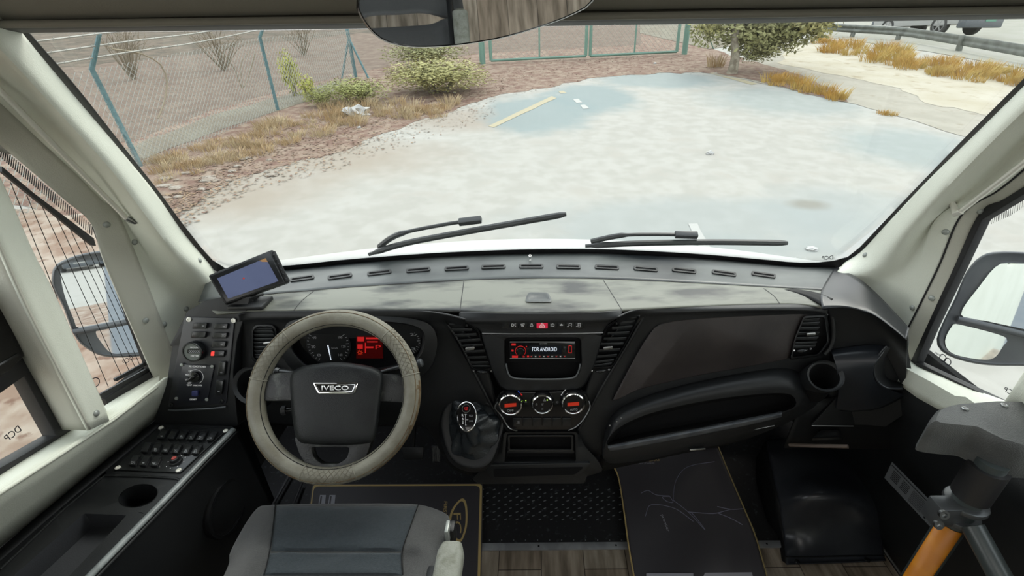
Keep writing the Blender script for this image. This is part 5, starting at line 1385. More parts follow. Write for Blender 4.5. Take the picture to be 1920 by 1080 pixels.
# climate panel
cp = smoothpx(rpoly([(934, 742), (950, 734), (1016, 735), (1085, 732), (1102, 742), (1108, 762), (1092, 790), (1075, 806), (1060, 809), (968, 810), (950, 803), (934, 785), (925, 762)], 6, 3), 80, True)
cpo = FA.slab('climate_panel', cp, .030, MT['gloss'], dash, .0, .003, d=.0)
tube('panel_edge', FA.map(smoothpx([(935, 752), (928, 764), (940, 780), (954, 802), (970, 808)], 16), .031), .0018, MT['steel'], cpo, 6)
tube('panel_edge', FA.map(smoothpx([(1104, 752), (1106, 764), (1094, 786), (1080, 800), (1066, 807)], 16), .031), .0014, MT['greyprint'], cpo, 6)
CPd = .031
KN = V((0, -.96, .30)).normalized()
def knob(u, v, rp, kind):
    c = FA.at(u, v, CPd + .016); rad = (FA.at(u + rp, v, CPd + .016) - c).length
    kb = lathe('climate_knob', c, FA.n, [(rad * 1.12, -.018), (rad * 1.1, -.010), (rad * 1.0, -.006), (rad * .96, 0), (rad * .80, .001), (rad * .78, -.001), (0, -.001)], MT['gloss'], cpo, 36)
    lathe('chrome_ring', c, FA.n, [(rad * 1.02, -.010), (rad * 1.03, -.003), (rad * .99, .002), (rad * .90, .0035), (rad * .84, .001), (rad * .83, -.002)], MT['chrome'], kb, 36)
    P = Plane(c + FA.n * .0, FA.n)
    if kind in 'LR':
        P.slab('knob_display', [(u - 11, v - 1), (u + 11, v - 3), (u + 11, v + 3), (u - 11, v + 5)], .0008, MT['orangelit'], kb)
        text_px('knob_text', 'OFF' if kind == 'L' else 'AUTO', P, u - 6, v + 13, u + 6 + (kind == 'R') * 2, v + 12.5, 4, MT['greyprint'], kb)
    else:
        for a, b, k in ((4, -8, 'tri'), (-11, 0, 'lock'), (0, 0, 'heat'), (0, 9, 'fan')): icon(k, u + a, v + b, Plane(P.p + P.n * .0003, P.n), kb, MT['greyprint'], .5)
        q = P.at(u + 9, v - 8); disc('indicator_light', q, FA.n, .0016, .0006, mat('green_led', (.2, .8, .1), .4, emit=(.5, 1, .1), estr=2), kb, k=10)
knob(957, 759, 22, 'L'); knob(1017, 758, 20, 'M'); knob(1075, 757, 22, 'R')
PC = Plane(FA.p + FA.n * (CPd + .0002), FA.n)
icon('bulb', 986, 754, PC, cpo, MT['greyprint'], .6); icon('fog', 1045, 754, PC, cpo, MT['greyprint'], .6)
disc('indicator_light', PC.at(986, 751), FA.n, .0014, .0006, bpy.data.materials['green_led'], cpo, k=10)
tube('blue_mark', [PC.at(971, 733), PC.at(975, 737)], .0014, mat('blue_print', (.02, .08, .6), .5), cpo, 6); tube('red_mark', [PC.at(976, 738), PC.at(979, 741)], .0014, MT['redlit'], cpo, 6)
tube('fan_speed_mark', [PC.at(1052, 741), PC.at(1056, 735), PC.at(1062, 729)], .0008, MT['white'], cpo, 6); disc('fan_speed_dot', PC.at(1063, 729), FA.n, .0022, .0006, MT['white'], cpo, k=10)
for i in range(6):
    u = 970 + i * 18.5
    b_ = FA.slab('blank_button', rpoly([(u - 8.5, 784), (u + 8.5, 784), (u + 8.5, 800), (u - 8.5, 800)], 1.5, 2), .004, MT['semi'], cpo, .0, .0008, d=CPd - .001)
    if i == 0: icon('door', u + 2, 792, Plane(FA.p + FA.n * (CPd + .0033), FA.n), b_, MT['greyprint'], .6)
# side strips of the stack
tube('stack_edge', FA.map(smoothpx([(832, 600), (860, 640), (890, 700), (925, 765), (955, 812)], 30), .012), .0045, MT['black'], dash, 10)
tube('stack_edge', FA.map(smoothpx([(1206, 594), (1180, 640), (1150, 690), (1115, 750), (1085, 806)], 30), .012), .0045, MT['black'], dash, 10)
# lower stack with two tier pocket
lo_o = smoothpx(rpoly([(940, 812), (1085, 812), (1095, 835), (1120, 862), (1132, 884), (1098, 892), (1098, 906), (900, 907), (882, 898), (905, 880), (930, 850)], 8, 4), 100, True)
lo_i = smoothpx(rpoly([(950, 813), (1078, 813), (1080, 866), (946, 866)], 4, 4), 100, True)
c2 = (1013, 848)
A_, B_ = polar(lo_o, 120, c2), polar(lo_i, 120, c2)
lw_ = cloft('lower_stack', [FA.map([(c2[0] + (a - c2[0]) * 1.01, c2[1] + (b - c2[1]) * 1.01) for a, b in A_], -.02), FA.map(A_, .024), FA.map([(c2[0] + (a - c2[0]) * 1.08, c2[1] + (b - c2[1]) * 1.08) for a, b in B_], .034), FA.map(B_, .032)], MT['black'], dash)
cloft('pocket_cavity', [FA.map(B_, .032), FA.map(polar(shrink(lo_i, .95), 120, c2), .006)], MT['void'], lw_, cap1=True)
FA.slab('pocket_divider', [(951, 845), (1077, 845), (1077, 850), (950, 850)], .026, MT['black'], lw_, .0, .001)
ring('pocket_frame', FA.map(rrpx(952, 815, 1075, 845, 3), .030), FA.map(rrpx(956, 818, 1071, 842, 2), .030), FA.n, .003, MT['semi'], lw_, .003, .0006)
FA.slab('lower_lip', rpoly([(903, 872), (1110, 868), (1085, 894), (925, 900)], 8), .040, MT['black'], lw_, .0, .004)
FA.slab('lip_opening', rpoly([(925, 880), (1095, 876), (1078, 890), (926, 895)], 5), .0415, MT['void'], lw_, .0)
# glove side lower skirt under shelf toward the floor
loft('lower_skirt', [FA.map([(1125, 850), (1200, 850), (1300, 838), (1400, 818), (1500, 768)], .0), FA.map([(1125, 884), (1200, 868), (1300, 846), (1400, 824), (1500, 775)], -.06)], MT['blackmatte'], dash, nu=20, sub=3)
# ================================================================ RADIO, GEAR LEVER, WHEEL, MONITOR
rd_ = thing('car_stereo', 'black car stereo with red lit keys and white FOR ANDROID display', 'car stereo', FA.at(1018, 672, .01))
PR = Plane(FA.p + FA.n * .018, FA.n)
PR.slab('stereo_cage', rpoly([(947, 634), (1088, 634), (1088, 679), (948, 679)], 2), .004, MT['void'], rd_, .010, .001)
PR.slab('stereo_body', rpoly([(955, 640), (1079, 640), (1079, 673), (956, 673)], 1.5), .014, MT['gloss'], rd_, .012, .0012)
P2 = Plane(PR.p + PR.n * .0142, PR.n)
tube('top_trim', P2.map([(956, 641), (1078, 641)], .0), .0013, MT['steel'], rd_, 6)
tube('side_trim', P2.map([(956, 672), (1078, 672)], .0), .0009, MT['steel'], rd_, 6)
kn = lathe('volume_knob', P2.at(976, 658), P2.n, [(.0125, 0), (.012, .007), (.010, .009), (0, .009)], MT['gloss'], rd_, 28)
finish('knob_glow_ring', ring_bm(circ(P2.at(976, 658, .001), P2.n, .0145, 28), circ(P2.at(976, 658, .001), P2.n, .0132, 28), P2.n, .0006), MT['redlit'], kn)
dsp = P2.slab('display', rrpx(992, 648, 1053, 664, 1), .0004, mat('display_glass', (.004, .006, .012), .1), rd_)
text_px('display_text', 'FOR ANDROID', P2, 998, 658.5, 1044, 658.5, 7.5, MT['whitelit'], dsp, d=.0008)
for (u0, v0, u1, v1) in ((959, 644, 967, 648), (959, 656, 963, 659), (960, 667, 971, 671), (1066, 648, 1072, 649), (1066, 661, 1072, 662), (1066, 648, 1067, 662), (1071, 648, 1072, 662), (980, 668, 984, 670), (988, 667, 992, 670), (986, 649, 988, 651)):
    P2.slab('lit_key', rrpx(u0, v0, u1, v1, .4), .0006, MT['redlit'], rd_)
for i in range(9):
    k = P2.slab('preset_key', rrpx(993 + i * 7.8, 666.5, 999.5 + i * 7.8, 671, .8), .0015, MT['semi'], rd_, .0, .0003)
    P2.slab('key_mark', rrpx(995 + i * 7.8, 668, 997.6 + i * 7.8, 669.5, .4), .0019, MT['redlit'] if i % 2 == 0 else MT['white'], k)
P2.slab('usb_cover', rrpx(1056, 650, 1061, 661, .8), .0012, MT['semi'], rd_, 0, .0003)
text_px('brand_mark', 'KENWOOD', P2, 1012, 645.5, 1026, 645.3, 2.2, MT['greyprint'], rd_, d=.0004)

# gear lever
GP = Plane(FA.at(890, 810, .03), V((0, -.80, .60)))
gl = thing('gear_shifter', 'automatic gear lever with chrome edged knob and black leather boot', 'gear lever', GP.at(888, 820))
bo = smoothpx([(846, 766), (868, 756), (905, 758), (936, 780), (934, 812), (912, 852), (885, 862), (855, 846), (842, 805)], 60, True)
hous = smoothpx([(835, 760), (865, 748), (915, 752), (944, 785), (940, 820), (920, 868), (885, 880), (845, 860), (826, 800)], 60, True)
cloft('boot_surround', [GP.map(shrink(hous, 1.08), -.05), GP.map(hous, -.006), GP.map(shrink(hous, .95), .004), GP.map(bo, .001)], MT['black'], gl, smooth=3)
top_c = GP.at(876, 792, .055)
lo_b = GP.map(bo, 0.0); r_ = random.Random(4)
loops = [lo_b]
cB = sum(lo_b, V()) / len(lo_b)
for k, (f, sc) in enumerate(((.12, .93), (.30, .74), (.5, .56), (.68, .42), (.85, .30), (1.0, .22))):
    c = cB.lerp(top_c, f); L = []
    for i, p in enumerate(lo_b):
        a = 2 * math.pi * i / len(lo_b)
        w = 1 + .15 * math.sin(3 * a + k * 1.3) * (sc < .95) + .09 * math.sin(7 * a - k * 2.4) * (sc < .95)
        L.append(c + (p - cB) * sc * w)
    loops.append(L)
LEA = mat('black_leather', (.016, .020, .023), .26, bump=.35, bscale=250)
cloft('leather_boot', loops, LEA, gl, smooth=3, cap1=True)
NK = (CAM - GP.at(873, 780, .08)).normalized() * .6 + V((0, -.2, .8)); NK.normalize()
PK = Plane(GP.at(873, 780, .085), V((0, -.62, .78)))
ko = smoothpx([(875, 750), (889, 759), (895, 780), (890, 801), (875, 811), (861, 801), (855, 780), (860, 759)], 40, True)
kb = cloft('shift_knob', [PK.map(shrink(ko, .6), -.045), PK.map(shrink(ko, .95), -.022), PK.map(ko, -.004), PK.map(shrink(ko, .96), .004), PK.map(shrink(ko, .86), .006)], MT['chrome'], gl, smooth=3)
PK.slab('knob_face', shrink(ko, .87), .007, MT['gloss'], kb, .004, .001)
P3 = Plane(PK.p + PK.n * .0074, PK.n)
finish('knob_ring', ring_bm(circ(P3.at(874, 766), P3.n, .011, 20), circ(P3.at(874, 766), P3.n, .0095, 20), P3.n, .0005), MT['steel'], kb)
icon('heat', 874, 766, P3, kb, MT['redlit'], .9)
for s, u, v in (('R', 866, 779), ('N', 867, 786), ('D', 867, 793)): text_px('gear_letter', s, P3, u, v + 2, u + 3, v + 2, 4.5, MT['white'], kb)
text_px('gear_letter', 'ECO', P3, 880, 781, 887, 781, 3, MT['greyprint'], kb); text_px('gear_letter', 'PWR', P3, 880, 791, 887, 791, 3, MT['greyprint'], kb)
for a in ((873, 777, 873, 797), (873, 787, 878, 787), (871, 777, 875, 777), (872, 797, 875, 797)): tube('gate_line', [P3.at(a[0], a[1]), P3.at(a[2], a[3])], .0005, MT['white'], kb, 4)

# ---- steering wheel
ELV = R(38)
WN = V((0.03, -math.cos(ELV), math.sin(ELV))).normalized()
WC = CAM + (F_ + R_ * ((627 - CX) / FPX) - U_ * ((745 - CY) / FPX)) * 1.075
RIMR, TR = .186, .0205
# fit so that the projected outline matches 465..788 x 582..908
for it in range(6):
    X, Y, N_ = axes(WN); pts = [proj(WC + (X * math.cos(a) + Y * math.sin(a)) * (RIMR + TR * .9)) for a in [2 * math.pi * i / 72 for i in range(72)]]
    u0, u1 = min(p[0] for p in pts), max(p[0] for p in pts); v0, v1 = min(p[1] for p in pts), max(p[1] for p in pts)
    k = ((323 / (u1 - u0)) + (325 / (v1 - v0))) / 2; RIMR *= k
    WC += (R_ * (626.5 - (u0 + u1) / 2) - U_ * (745 - (v0 + v1) / 2)) / FPX * 1.075
wh = thing('steering_wheel', 'steering wheel in a worn grey beige leather cover', 'steering wheel', WC)
COV = mat('worn_beige_leather_cover', (.215, .21, .168), .5, col2=(.155, .145, .11), nscale=14, bump=.5, bscale=180)
COVD = mat('perforated_beige_leather', (.19, .18, .14), .6, col2=(.10, .08, .05), nscale=40, lo=.5, hi=.7, bump=.9, bscale=700)
DIRTY = mat('brown_worn_edge', (.16, .125, .07), .7, col2=(.10, .06, .025), nscale=60, bump=.8, bscale=400)
WP_ = Plane(WC, WN)
X = V((1, 0, 0)); X = (X - WN * X.dot(WN)).normalized(); Y = WN.cross(X)
def wpt(a, r=0.0, h=0.0): return WC + (X * math.cos(R(a)) + Y * math.sin(R(a))) * (RIMR + r) + WN * h
tube('rim', [wpt(i * 3) for i in range(120)], TR * .93, MT['black'], wh, 20, closed=True)
segs = [(52, 14, 0), (14, -62, 1), (-62, -104 - 0, 0), (-104, -194, 1), (-194, -234, 0), (-234, -308, 1)]
cov = finish('rim_cover', tube_bm([wpt(i * 3) for i in range(120)], TR, 24, True, up=WN), [COV, COVD, DIRTY], wh)
# perforated leather on the outer side and on three quilted stretches
me = cov.data
for p in me.polygons:
    q = p.center - WC; h = q.dot(WN); rr = (q - WN * h).length - RIMR
    ang = math.degrees(math.atan2(h, rr)); th = math.degrees(math.atan2(q.dot(Y), q.dot(X))) % 360
    quilt = 14 < th < 50 or 130 < th < 168 or 254 < th < 288
    worn = (300 < th or th < 8 or 200 < th < 262) and 2 < ang < 34 + 14 * noise.noise(V((th * .12, 0, 3)))
    p.material_index = 2 if worn else 1 if (-70 < ang < 52) else 0
tube('stitch_line', [wpt(i * 3, TR * .62, TR * .80) for i in range(120)], .0011, DIRTY, wh, 5, closed=True)
tube('stitch_line', [wpt(i * 3, -TR * .80, TR * .62) for i in range(120)], .0009, MT['blackmatte'], wh, 5, closed=True)
for a in (14, 50, 130, 168, 252, 290):
    c = wpt(a); rad = (c - WC).normalized()
    tube('cover_seam', [c + (rad * math.cos(t) + WN * math.sin(t)) * (TR * 1.0) for t in [2 * math.pi * i / 20 for i in range(20)]], .0015, COV, wh, 6, closed=True)
for a0, a1 in ((14, 50), (130, 168), (252, 290)):
    bm = bmesh.new()
    for sg in (1, -1):
        for s in range(-3, 12):
            pts = []
            for i in range(9):
                a = a0 + (a1 - a0) * (s + i * .4) / 9; ph = R(25 + 130 * i / 8) if sg > 0 else R(155 - 130 * i / 8)
                if a0 <= a <= a1:
                    c = wpt(a); rad = (c - WC).normalized(); pts.append(c + (rad * math.cos(ph) + WN * math.sin(ph)) * (TR + .0002))
            if len(pts) > 2: tube_bm(pts, .0007, 4, bm=bm, caps=False)
    finish('quilt_stitching', bm, COVD, wh)
PAD = mat('worn_black_wheel_pad', (.009, .010, .011), .38, col2=(.014, .016, .016), nscale=16, bump=.4, bscale=500, rough2=.5, spec=.3)
PADG = mat('worn_grey_spoke', (.014, .015, .015), .45, col2=(.07, .075, .068), nscale=30, lo=.55, hi=.72, bump=.5, bscale=300)
pad = smoothpx([(560, 690), (590, 683), (633, 679), (680, 684), (708, 692), (719, 706), (714, 750), (708, 800), (700, 826), (680, 833), (630, 835), (580, 833), (558, 826), (550, 795), (545, 750), (544, 706)], 80, True)
hb = cloft('centre_pad', [WP_.map(shrink(pad, 1.0), -.035), WP_.map(pad, -.002), WP_.map(shrink(pad, .97), .012), WP_.map(shrink(pad, .88), .020), WP_.map(shrink(pad, .55), .024), WP_.map(shrink(pad, .1), .025)], PAD, wh, cap0=True, cap1=True, smooth=3)
def spoke(px, h0, h1): return prism('spoke', WP_.map(rpoly(px, 6), 0), WN, h1, PADG, wh, h0, .004)
spoke([(482, 712), (510, 700), (560, 696), (560, 752), (500, 752), (480, 750)], .022, .004)
spoke([(700, 700), (745, 702), (772, 715), (774, 748), (757, 755), (700, 752)], .022, .004)
cS = (620, 852)
so2 = polar(rpoly([(552, 818), (700, 818), (690, 850), (676, 872), (655, 890), (598, 890), (576, 872), (562, 850)], 6), 80, cS)
si2 = polar(rpoly([(584, 838), (657, 838), (652, 858), (636, 869), (604, 869), (590, 858)], 6), 80, cS)
ring('lower_spoke', WP_.map(so2), WP_.map(si2), WN, .004, PADG, wh, .018, .003)
PB = Plane(WP_.p + WN * .0235, WN)
bd = PB.slab('badge', rpoly([(586, 717), (672, 717), (665, 738), (596, 738)], 4), .003, MT['chrome'], wh, .006, .001)
PB.slab('badge_inset', rpoly([(589, 719), (669, 719), (662.5, 736), (598.5, 736)], 3), .0034, MT['gloss'], bd)
PB.frame('badge_line', rpoly([(591, 720.5), (667, 720.5), (661, 734.8), (600, 734.8)], 3), rpoly([(592.6, 721.6), (665.2, 721.6), (659.9, 733.6), (601.3, 733.6)], 2.5), .0040, MT['chrome'], bd)
text_px('badge_letters', 'IVECO', PB, 603, 731.8, 654, 731.8, 8.8, mat('silver_letters', (.75, .75, .75), .3, .3), bd, d=.0052, ext=.0008, bold=.012)
# column and stalks behind the wheel
colm = thing('steering_column', 'black steering column shroud with two stalks behind the wheel', 'steering column', WC + V((0, .12, -.02)))
cc_ = WC - WN * .05
lathe('column_shroud', cc_ + V((0, .0, 0)), WN, [(.03, -.16), (.062, -.15), (.066, -.03), (.058, .0), (.02, .004)], MT['blackmatte'], colm, 28)
def stalk(pxs, ds, r, tip, label):
    p = [WP_.at(u, v, d) for (u, v), d in zip(pxs, ds)]
    s = tube('stalk', resample(p, 12), r, MT['semi'], colm, 12, flat=.7); 
    lathe('stalk_tip', p[-1], (p[-1] - p[-2]), [(tip, -.008), (tip * 1.1, 0), (tip * .8, .003), (0, .003)], mat('grey_stalk_tip', (.06, .065, .07), .4) if 'grey_stalk_tip' not in bpy.data.materials else bpy.data.materials['grey_stalk_tip'], s, 16)
stalk([(590, 725), (560, 705), (517, 697)], [-.05, -.05, -.045], [.010] * 4 + [.011] * 8, .010, '')
stalk([(665, 715), (730, 694), (790, 680)], [-.05, -.05, -.045], [.010] * 4 + [.009] * 8, .010, '')
stalk([(590, 760), (560, 765), (530, 770)], [-.06, -.06, -.055], [.008] * 12, .011, '')
# pedals
PEDP = Plane(onZ(800, 850, .14), V((0, -.8, .6)))
pd = thing('brake_pedal', 'black brake pedal in the dark footwell behind the steering wheel', 'pedal', PEDP.at(775, 848)); PEDP.slab('pedal_pad', rpoly([(752, 838), (795, 838), (792, 862), (755, 862)], 4), .012, MT['black'], pd, .0, .003)
tube('pedal_arm', [PEDP.at(774, 840), PEDP.at(774, 840) + V((0, .12, .12)), PEDP.at(774, 840) + V((0, .2, .3))], .008, MT['blackmatte'], pd, 8)
pd = thing('accelerator_pedal', 'narrow ribbed accelerator pedal right of the brake pedal', 'pedal', PEDP.at(818, 850)); PEDP.slab('pedal_pad', rpoly([(808, 835), (826, 835), (826, 868), (810, 868)], 3), .012, MT['black'], pd, .0, .003)
tube('pedal_arm', [PEDP.at(818, 840), PEDP.at(818, 840) + V((0, .12, .12)), PEDP.at(818, 840) + V((0, .2, .3))], .008, MT['blackmatte'], pd, 8)
for i in range(4): tube('pedal_rib', [PEDP.at(812 + i * 3.6, 838, .013), PEDP.at(812 + i * 3.6, 865, .013)], .0014, MT['semi'], pd, 5)

# ---- monitor on the left of the dash
MC = onD(468, 519, 1.40)
MN = (CAM - MC).normalized() + V((.05, 0, .28)); MN.normalize()
MP = Plane(MC, MN)
mon = thing('monitor', 'small tilted rear view camera monitor on the left dash end', 'monitor', MP.at(470, 560))
body = rpoly([(390, 516), (512, 467), (545, 527), (422, 570)], 5)
MP.slab('monitor_body', body, .0, MT['black'], mon, .026, .003)
MP.slab('bezel', rpoly([(393, 518), (505, 472), (534, 529), (424, 567)], 4), .003, MT['semi'], mon, .002, .001)
scm = MP.slab('screen', [(407, 522), (498, 484), (522, 527), (428, 560)], .0038, mat('blue_grey_screen', (.03, .035, .06), .10, col2=(.05, .06, .1), nscale=6, emit=(.20, .24, .42), estr=.28), mon)
MP.slab('screen_edge_reflection', [(486, 489), (498, 484), (502, 491), (492, 491)], .0041, mat('screen_glint_brown', (.25, .14, .06), .3, emit=(.5, .25, .1), estr=.2), scm)  # reflection painted on the screen as a glowing brown strip
disc('screen_dot', MP.at(457, 522, .0043), MN, .0022, .0004, MT['orangelit'], scm, k=10)
MP.slab('side_strip', rpoly([(510, 472), (516, 470), (543, 526), (536, 529)], 2), .0035, MT['black'], mon, .0, .001)
for i in range(6):
    u, v = 512 + i * 4.6, 478 + i * 9.2
    disc('monitor_button', MP.at(u + 1, v, .0035), MN, .0030, .0012, MT['semi'], mon, k=12, bevel=.0003)
tube('monitor_stand', [MP.at(470, 553, -.02), MP.at(470, 565, -.03), onZ(470, 568, .965)], .010, MT['black'], mon, 10)
b_ = onZ(470, 568, .962); box('stand_foot', b_, V((1, 0, 0)), V((0, 1, 0)), V((0, 0, 1)), .09, .06, .012, MT['black'], mon, .004)

# ---- interior rear view mirror
rm = thing('rear_view_mirror', 'large black rimmed rear view mirror hanging from the header', 'mirror', onD(890, 20, .86))
RMP = Plane(onD(890, 30, .74), V((.05, -1.0, -.62)))
mo = smoothpx([(668, 0), (674, 25), (692, 52), (720, 74), (760, 84), (810, 85), (870, 80), (940, 68), (1010, 48), (1070, 26), (1112, 0), (1110, -40), (1050, -70), (900, -80), (760, -75), (690, -50)], 90, True)
mo = [(a, b + 4) for a, b in mo]; cc3 = (890, 2); mo = polar(mo, 100, cc3)
RN = RMP.n
def sc3(px, k): return [(cc3[0] + (a - cc3[0]) * k, cc3[1] + (b - cc3[1]) * k) for a, b in px]
cloft('mirror_housing', [RMP.map(sc3(mo, .86), -.03), RMP.map(sc3(mo, .98), -.015), RMP.map(mo, -.002), RMP.map(sc3(mo, .985), .002), RMP.map(sc3(mo, .972), .0)], MT['gloss'], rm, cap0=True)
RMP.slab('mirror_glass', sc3(mo, .974), .0005, MT['mirror'], rm, .001)
tube('mirror_stem', [RMP.at(890, 0, -.02), RMP.at(890, 0, -.05) + V((0, .01, .05)), RMP.at(890, 0, -.05) + V((0, .03, .12))], .012, MT['black'], rm, 10)
# ================================================================ LEFT CONSOLE, SEAT, FLOOR MATS, RIGHT SIDE
ZC = .66
con = thing('side_console', 'black driver side console with switch panels, cup recess and long tray', 'console', (-.92, .5, 0))
CP = Plane((0, 0, ZC), (0, 0, 1))
def cm(px, d=0.0): return CP.map(px, d)
left = [(286, 792), (200, 862), (100, 943), (0, 1028), (-120, 1130)]
right = [(441, 806), (388, 860), (340, 910), (262, 990), (178, 1076), (80, 1180)]
# tray and cup recess opening in the top: build top as strips around the openings using loops
tray_o = [(157, 960), (236, 963), (120, 1110), (20, 1110)]
top_poly = [(286, 793), (432, 797), (441, 806), (340, 905), (262, 985), (170, 1082), (70, 1190), (-200, 1190), (-120, 1130), (0, 1028), (100, 943), (200, 862)]
# front section (switch panel) solid slab
CP.slab('console_front', [(286, 793), (436, 798), (441, 806), (345, 902), (196, 892), (200, 862)][:5] + [(200, 863)], .0, MT['black'], con, .05, .003)
# rear section with cup recess and tray: two ring lofts side by side
sec = [(198, 890), (344, 902), (262, 985), (240, 1008), (60, 940 + 60)]
cA = (262, 926)
secA = [(200, 891), (341, 900), (274, 970), (268, 961), (100, 955), (150, 906)]
cupc = ellpx(259, 929, 37, 20, 40, -14)
cO, cI = polar(secA, 100, (259, 930)), polar(cupc, 100, (259, 930))
ca = cloft('console_top', [cm([(259 + (a - 259) * 1.0, 930 + (b - 930) * 1.0) for a, b in cO], -.03), cm(cO, 0), cm([(259 + (a - 259) * 1.06, 930 + (b - 930) * 1.06) for a, b in cI], 0.0), cm([(259 + (a - 259) * 1.01, 930 + (b - 930) * 1.01) for a, b in cI], .0015), cm(cI, -.002)], MT['black'], con)
low = [p - V((0, 0, .055)) for p in cm(cI, -.002)]
cloft('cup_well', [cm(cI, -.002), low], MT['black'], ca, cap1=True)
secB = [(100, 955), (268, 961), (274, 972), (250, 995), (170, 1082), (60, 1200), (-260, 1200), (-100, 1112), (0, 1028)]
cB_ = (130, 1030)
trI = rpoly([(157, 963), (238, 966), (125, 1085), (40, 1180), (-80, 1180), (25, 1080)], 3)
bO, bI = polar(secB, 140, cB_), polar(trI, 140, cB_)
cb = cloft('console_top', [cm(bO, -.03), cm(bO, 0), cm([(cB_[0] + (a - cB_[0]) * 1.03, cB_[1] + (b - cB_[1]) * 1.03) for a, b in bI], 0), cm(bI, .0)], MT['black'], con)
cloft('tray', [cm(bI, 0), [p - V((0, 0, .045)) for p in cm(bI, 0)]], mat('grey_black_tray', (.028, .03, .034), .5, bump=.2, bscale=500), cb, cap1=True)
# edge roll and inner side wall
RE = [CP.at(u, v) for u, v in right]
loft('console_side', [[p + V((-.012, 0, .0)) for p in RE], [p + V((.004, 0, -.006)) for p in RE], [p + V((.006, 0, -.03)) for p in RE], [V((p.x + .01, p.y, .3)) for p in RE], [V((p.x + .01, p.y, .0)) for p in RE]], MT['black'], con, nu=40, sub=4)
tube('edge_highlight', [p + V((-.004, 0, .000)) for p in RE], .008, mat('edge_highlight_grey', (.13, .145, .145), .33, col2=(.20, .22, .22), nscale=30), con, 10)  # pale tube paints the highlight along the console edge
LE = [CP.at(u, v) for u, v in left]
loft('wall_flange', [[p + V((.03, 0, .001)) for p in LE], [p for p in LE]], MT['blackmatte'], con, nu=20, sub=2)
tube('panel_joint', [CP.at(196, 892, .001), CP.at(260, 893, .001), CP.at(330, 897, .001), CP.at(346, 905, -.003)], .003, MT['semi'], con, 8)
tube('panel_joint', [CP.at(196, 892, .001), CP.at(120, 955, .001), CP.at(0, 1068, .001)], .0022, MT['semi'], con, 8)
# round speaker in the console side
sp = onX(424, 952, RE[2].x + .014)
XP = V((1, 0, 0))
lathe('speaker', sp, XP, [(.072, -.012), (.074, 0), (.066, .004), (.060, .0), (.05, -.03), (.02, -.035), (0, -.02)], MT['void'], con, 36)
finish('speaker_rim', ring_bm(circ(sp, XP, .072, 36), circ(sp, XP, .064, 36), XP, .008), MT['semi'], con)
# lower switch panel
pp = CP.slab('switch_panel', rpoly([(300, 797), (428, 803), (338, 886), (212, 880)], 3), .004, MT['semi'], con, .0, .001)
PP4 = Plane(CP.p + CP.n * .0042, CP.n)
def quadpt(Q, s, t):
    a = V((*Q[0], 0)).lerp(V((*Q[1], 0)), s); b = V((*Q[3], 0)).lerp(V((*Q[2], 0)), s); c = a.lerp(b, t); return (c.x, c.y)
def rocker(P, c, wpx, kind=None, parent=None, up=.007, wide=False, lit=None):
    """c: four px corners of the key"""
    base_ = P.slab('rocker_bezel', rpoly(shrink(c, 1.16), 2, 2), .002, MT['black'], parent, .0, .0006)
    o = P.slab('rocker_switch', rpoly(c, 2.5, 3), up, MT['semi'], parent, .0, .0022, seg=3)
    if kind:
        cu = sum(q[0] for q in c) / 4; cv = sum(q[1] for q in c) / 4
        dx = (c[2][0] + c[3][0]) / 2 - (c[0][0] + c[1][0]) / 2; dy = (c[2][1] + c[3][1]) / 2 - (c[0][1] + c[1][1]) / 2
        if wide: dx = (c[1][0] + c[2][0]) / 2 - (c[0][0] + c[3][0]) / 2; dy = 0
        icon(kind, cu + dx * .25, cv + dy * .25, Plane(P.p + P.n * (up + .0003), P.n), o, MT['greyprint'], .7)
    return o
def key(cu, cv, w=13, L=16, sk=-9):
    # slanted key: long axis runs down-left
    return [(cu - w / 2 - sk / 2, cv - L / 2), (cu + w / 2 - sk / 2, cv - L / 2 + .6), (cu + w / 2 + sk / 2, cv + L / 2 + .6), (cu - w / 2 + sk / 2, cv + L / 2)]
kk = ['dash', None, 'lock', 'fan', 'lamp', 'dash', None, 'door', 'heat', 'fan', 'lock', 'slip', 'lamp', 'dash', 'heat']
n_ = 0
for row_, (u0, v0, du, num, dvv) in enumerate(((305, 813, 18.4, 6, .7), (274, 838, 19.0, 6, .7), (251, 862.5, 19.8, 3, .7))):
    for i in range(num):
        rocker(PP4, key(u0 + i * du, v0 + i * dvv, 12.5, 16 + row_ * .5), 12, kk[n_], con); n_ += 1
kn_ = lathe('heater_dial', PP4.at(330, 866, 0), V((0, 0, 1)), [(.014, 0), (.013, .004), (.010, .005), (.009, .012), (.006, .013), (0, .013)], MT['semi'], con, 24)
lathe('dial_cap', PP4.at(330, 866, .0), V((0, 0, 1)), [(.0055, .012), (.005, .0145), (0, .015)], mat('dull_red_cap', (.35, .05, .04), .4), kn_, 16)
for i in range(8):
    a = i * math.pi / 4; q = PP4.at(330, 866, .0005) + V((math.cos(a), math.sin(a), 0)) * .019; disc('dial_mark', q, V((0, 0, 1)), .001, .0005, MT['white'], kn_, k=8)
for u, v in ((302, 802), (423, 808), (221, 877), (335, 882)): lathe('panel_screw', PP4.at(u, v), V((0, 0, 1)), [(.006, 0), (.0055, .002), (.003, .0025), (.0025, .001), (0, .001)], MT['rod'], con, 14)

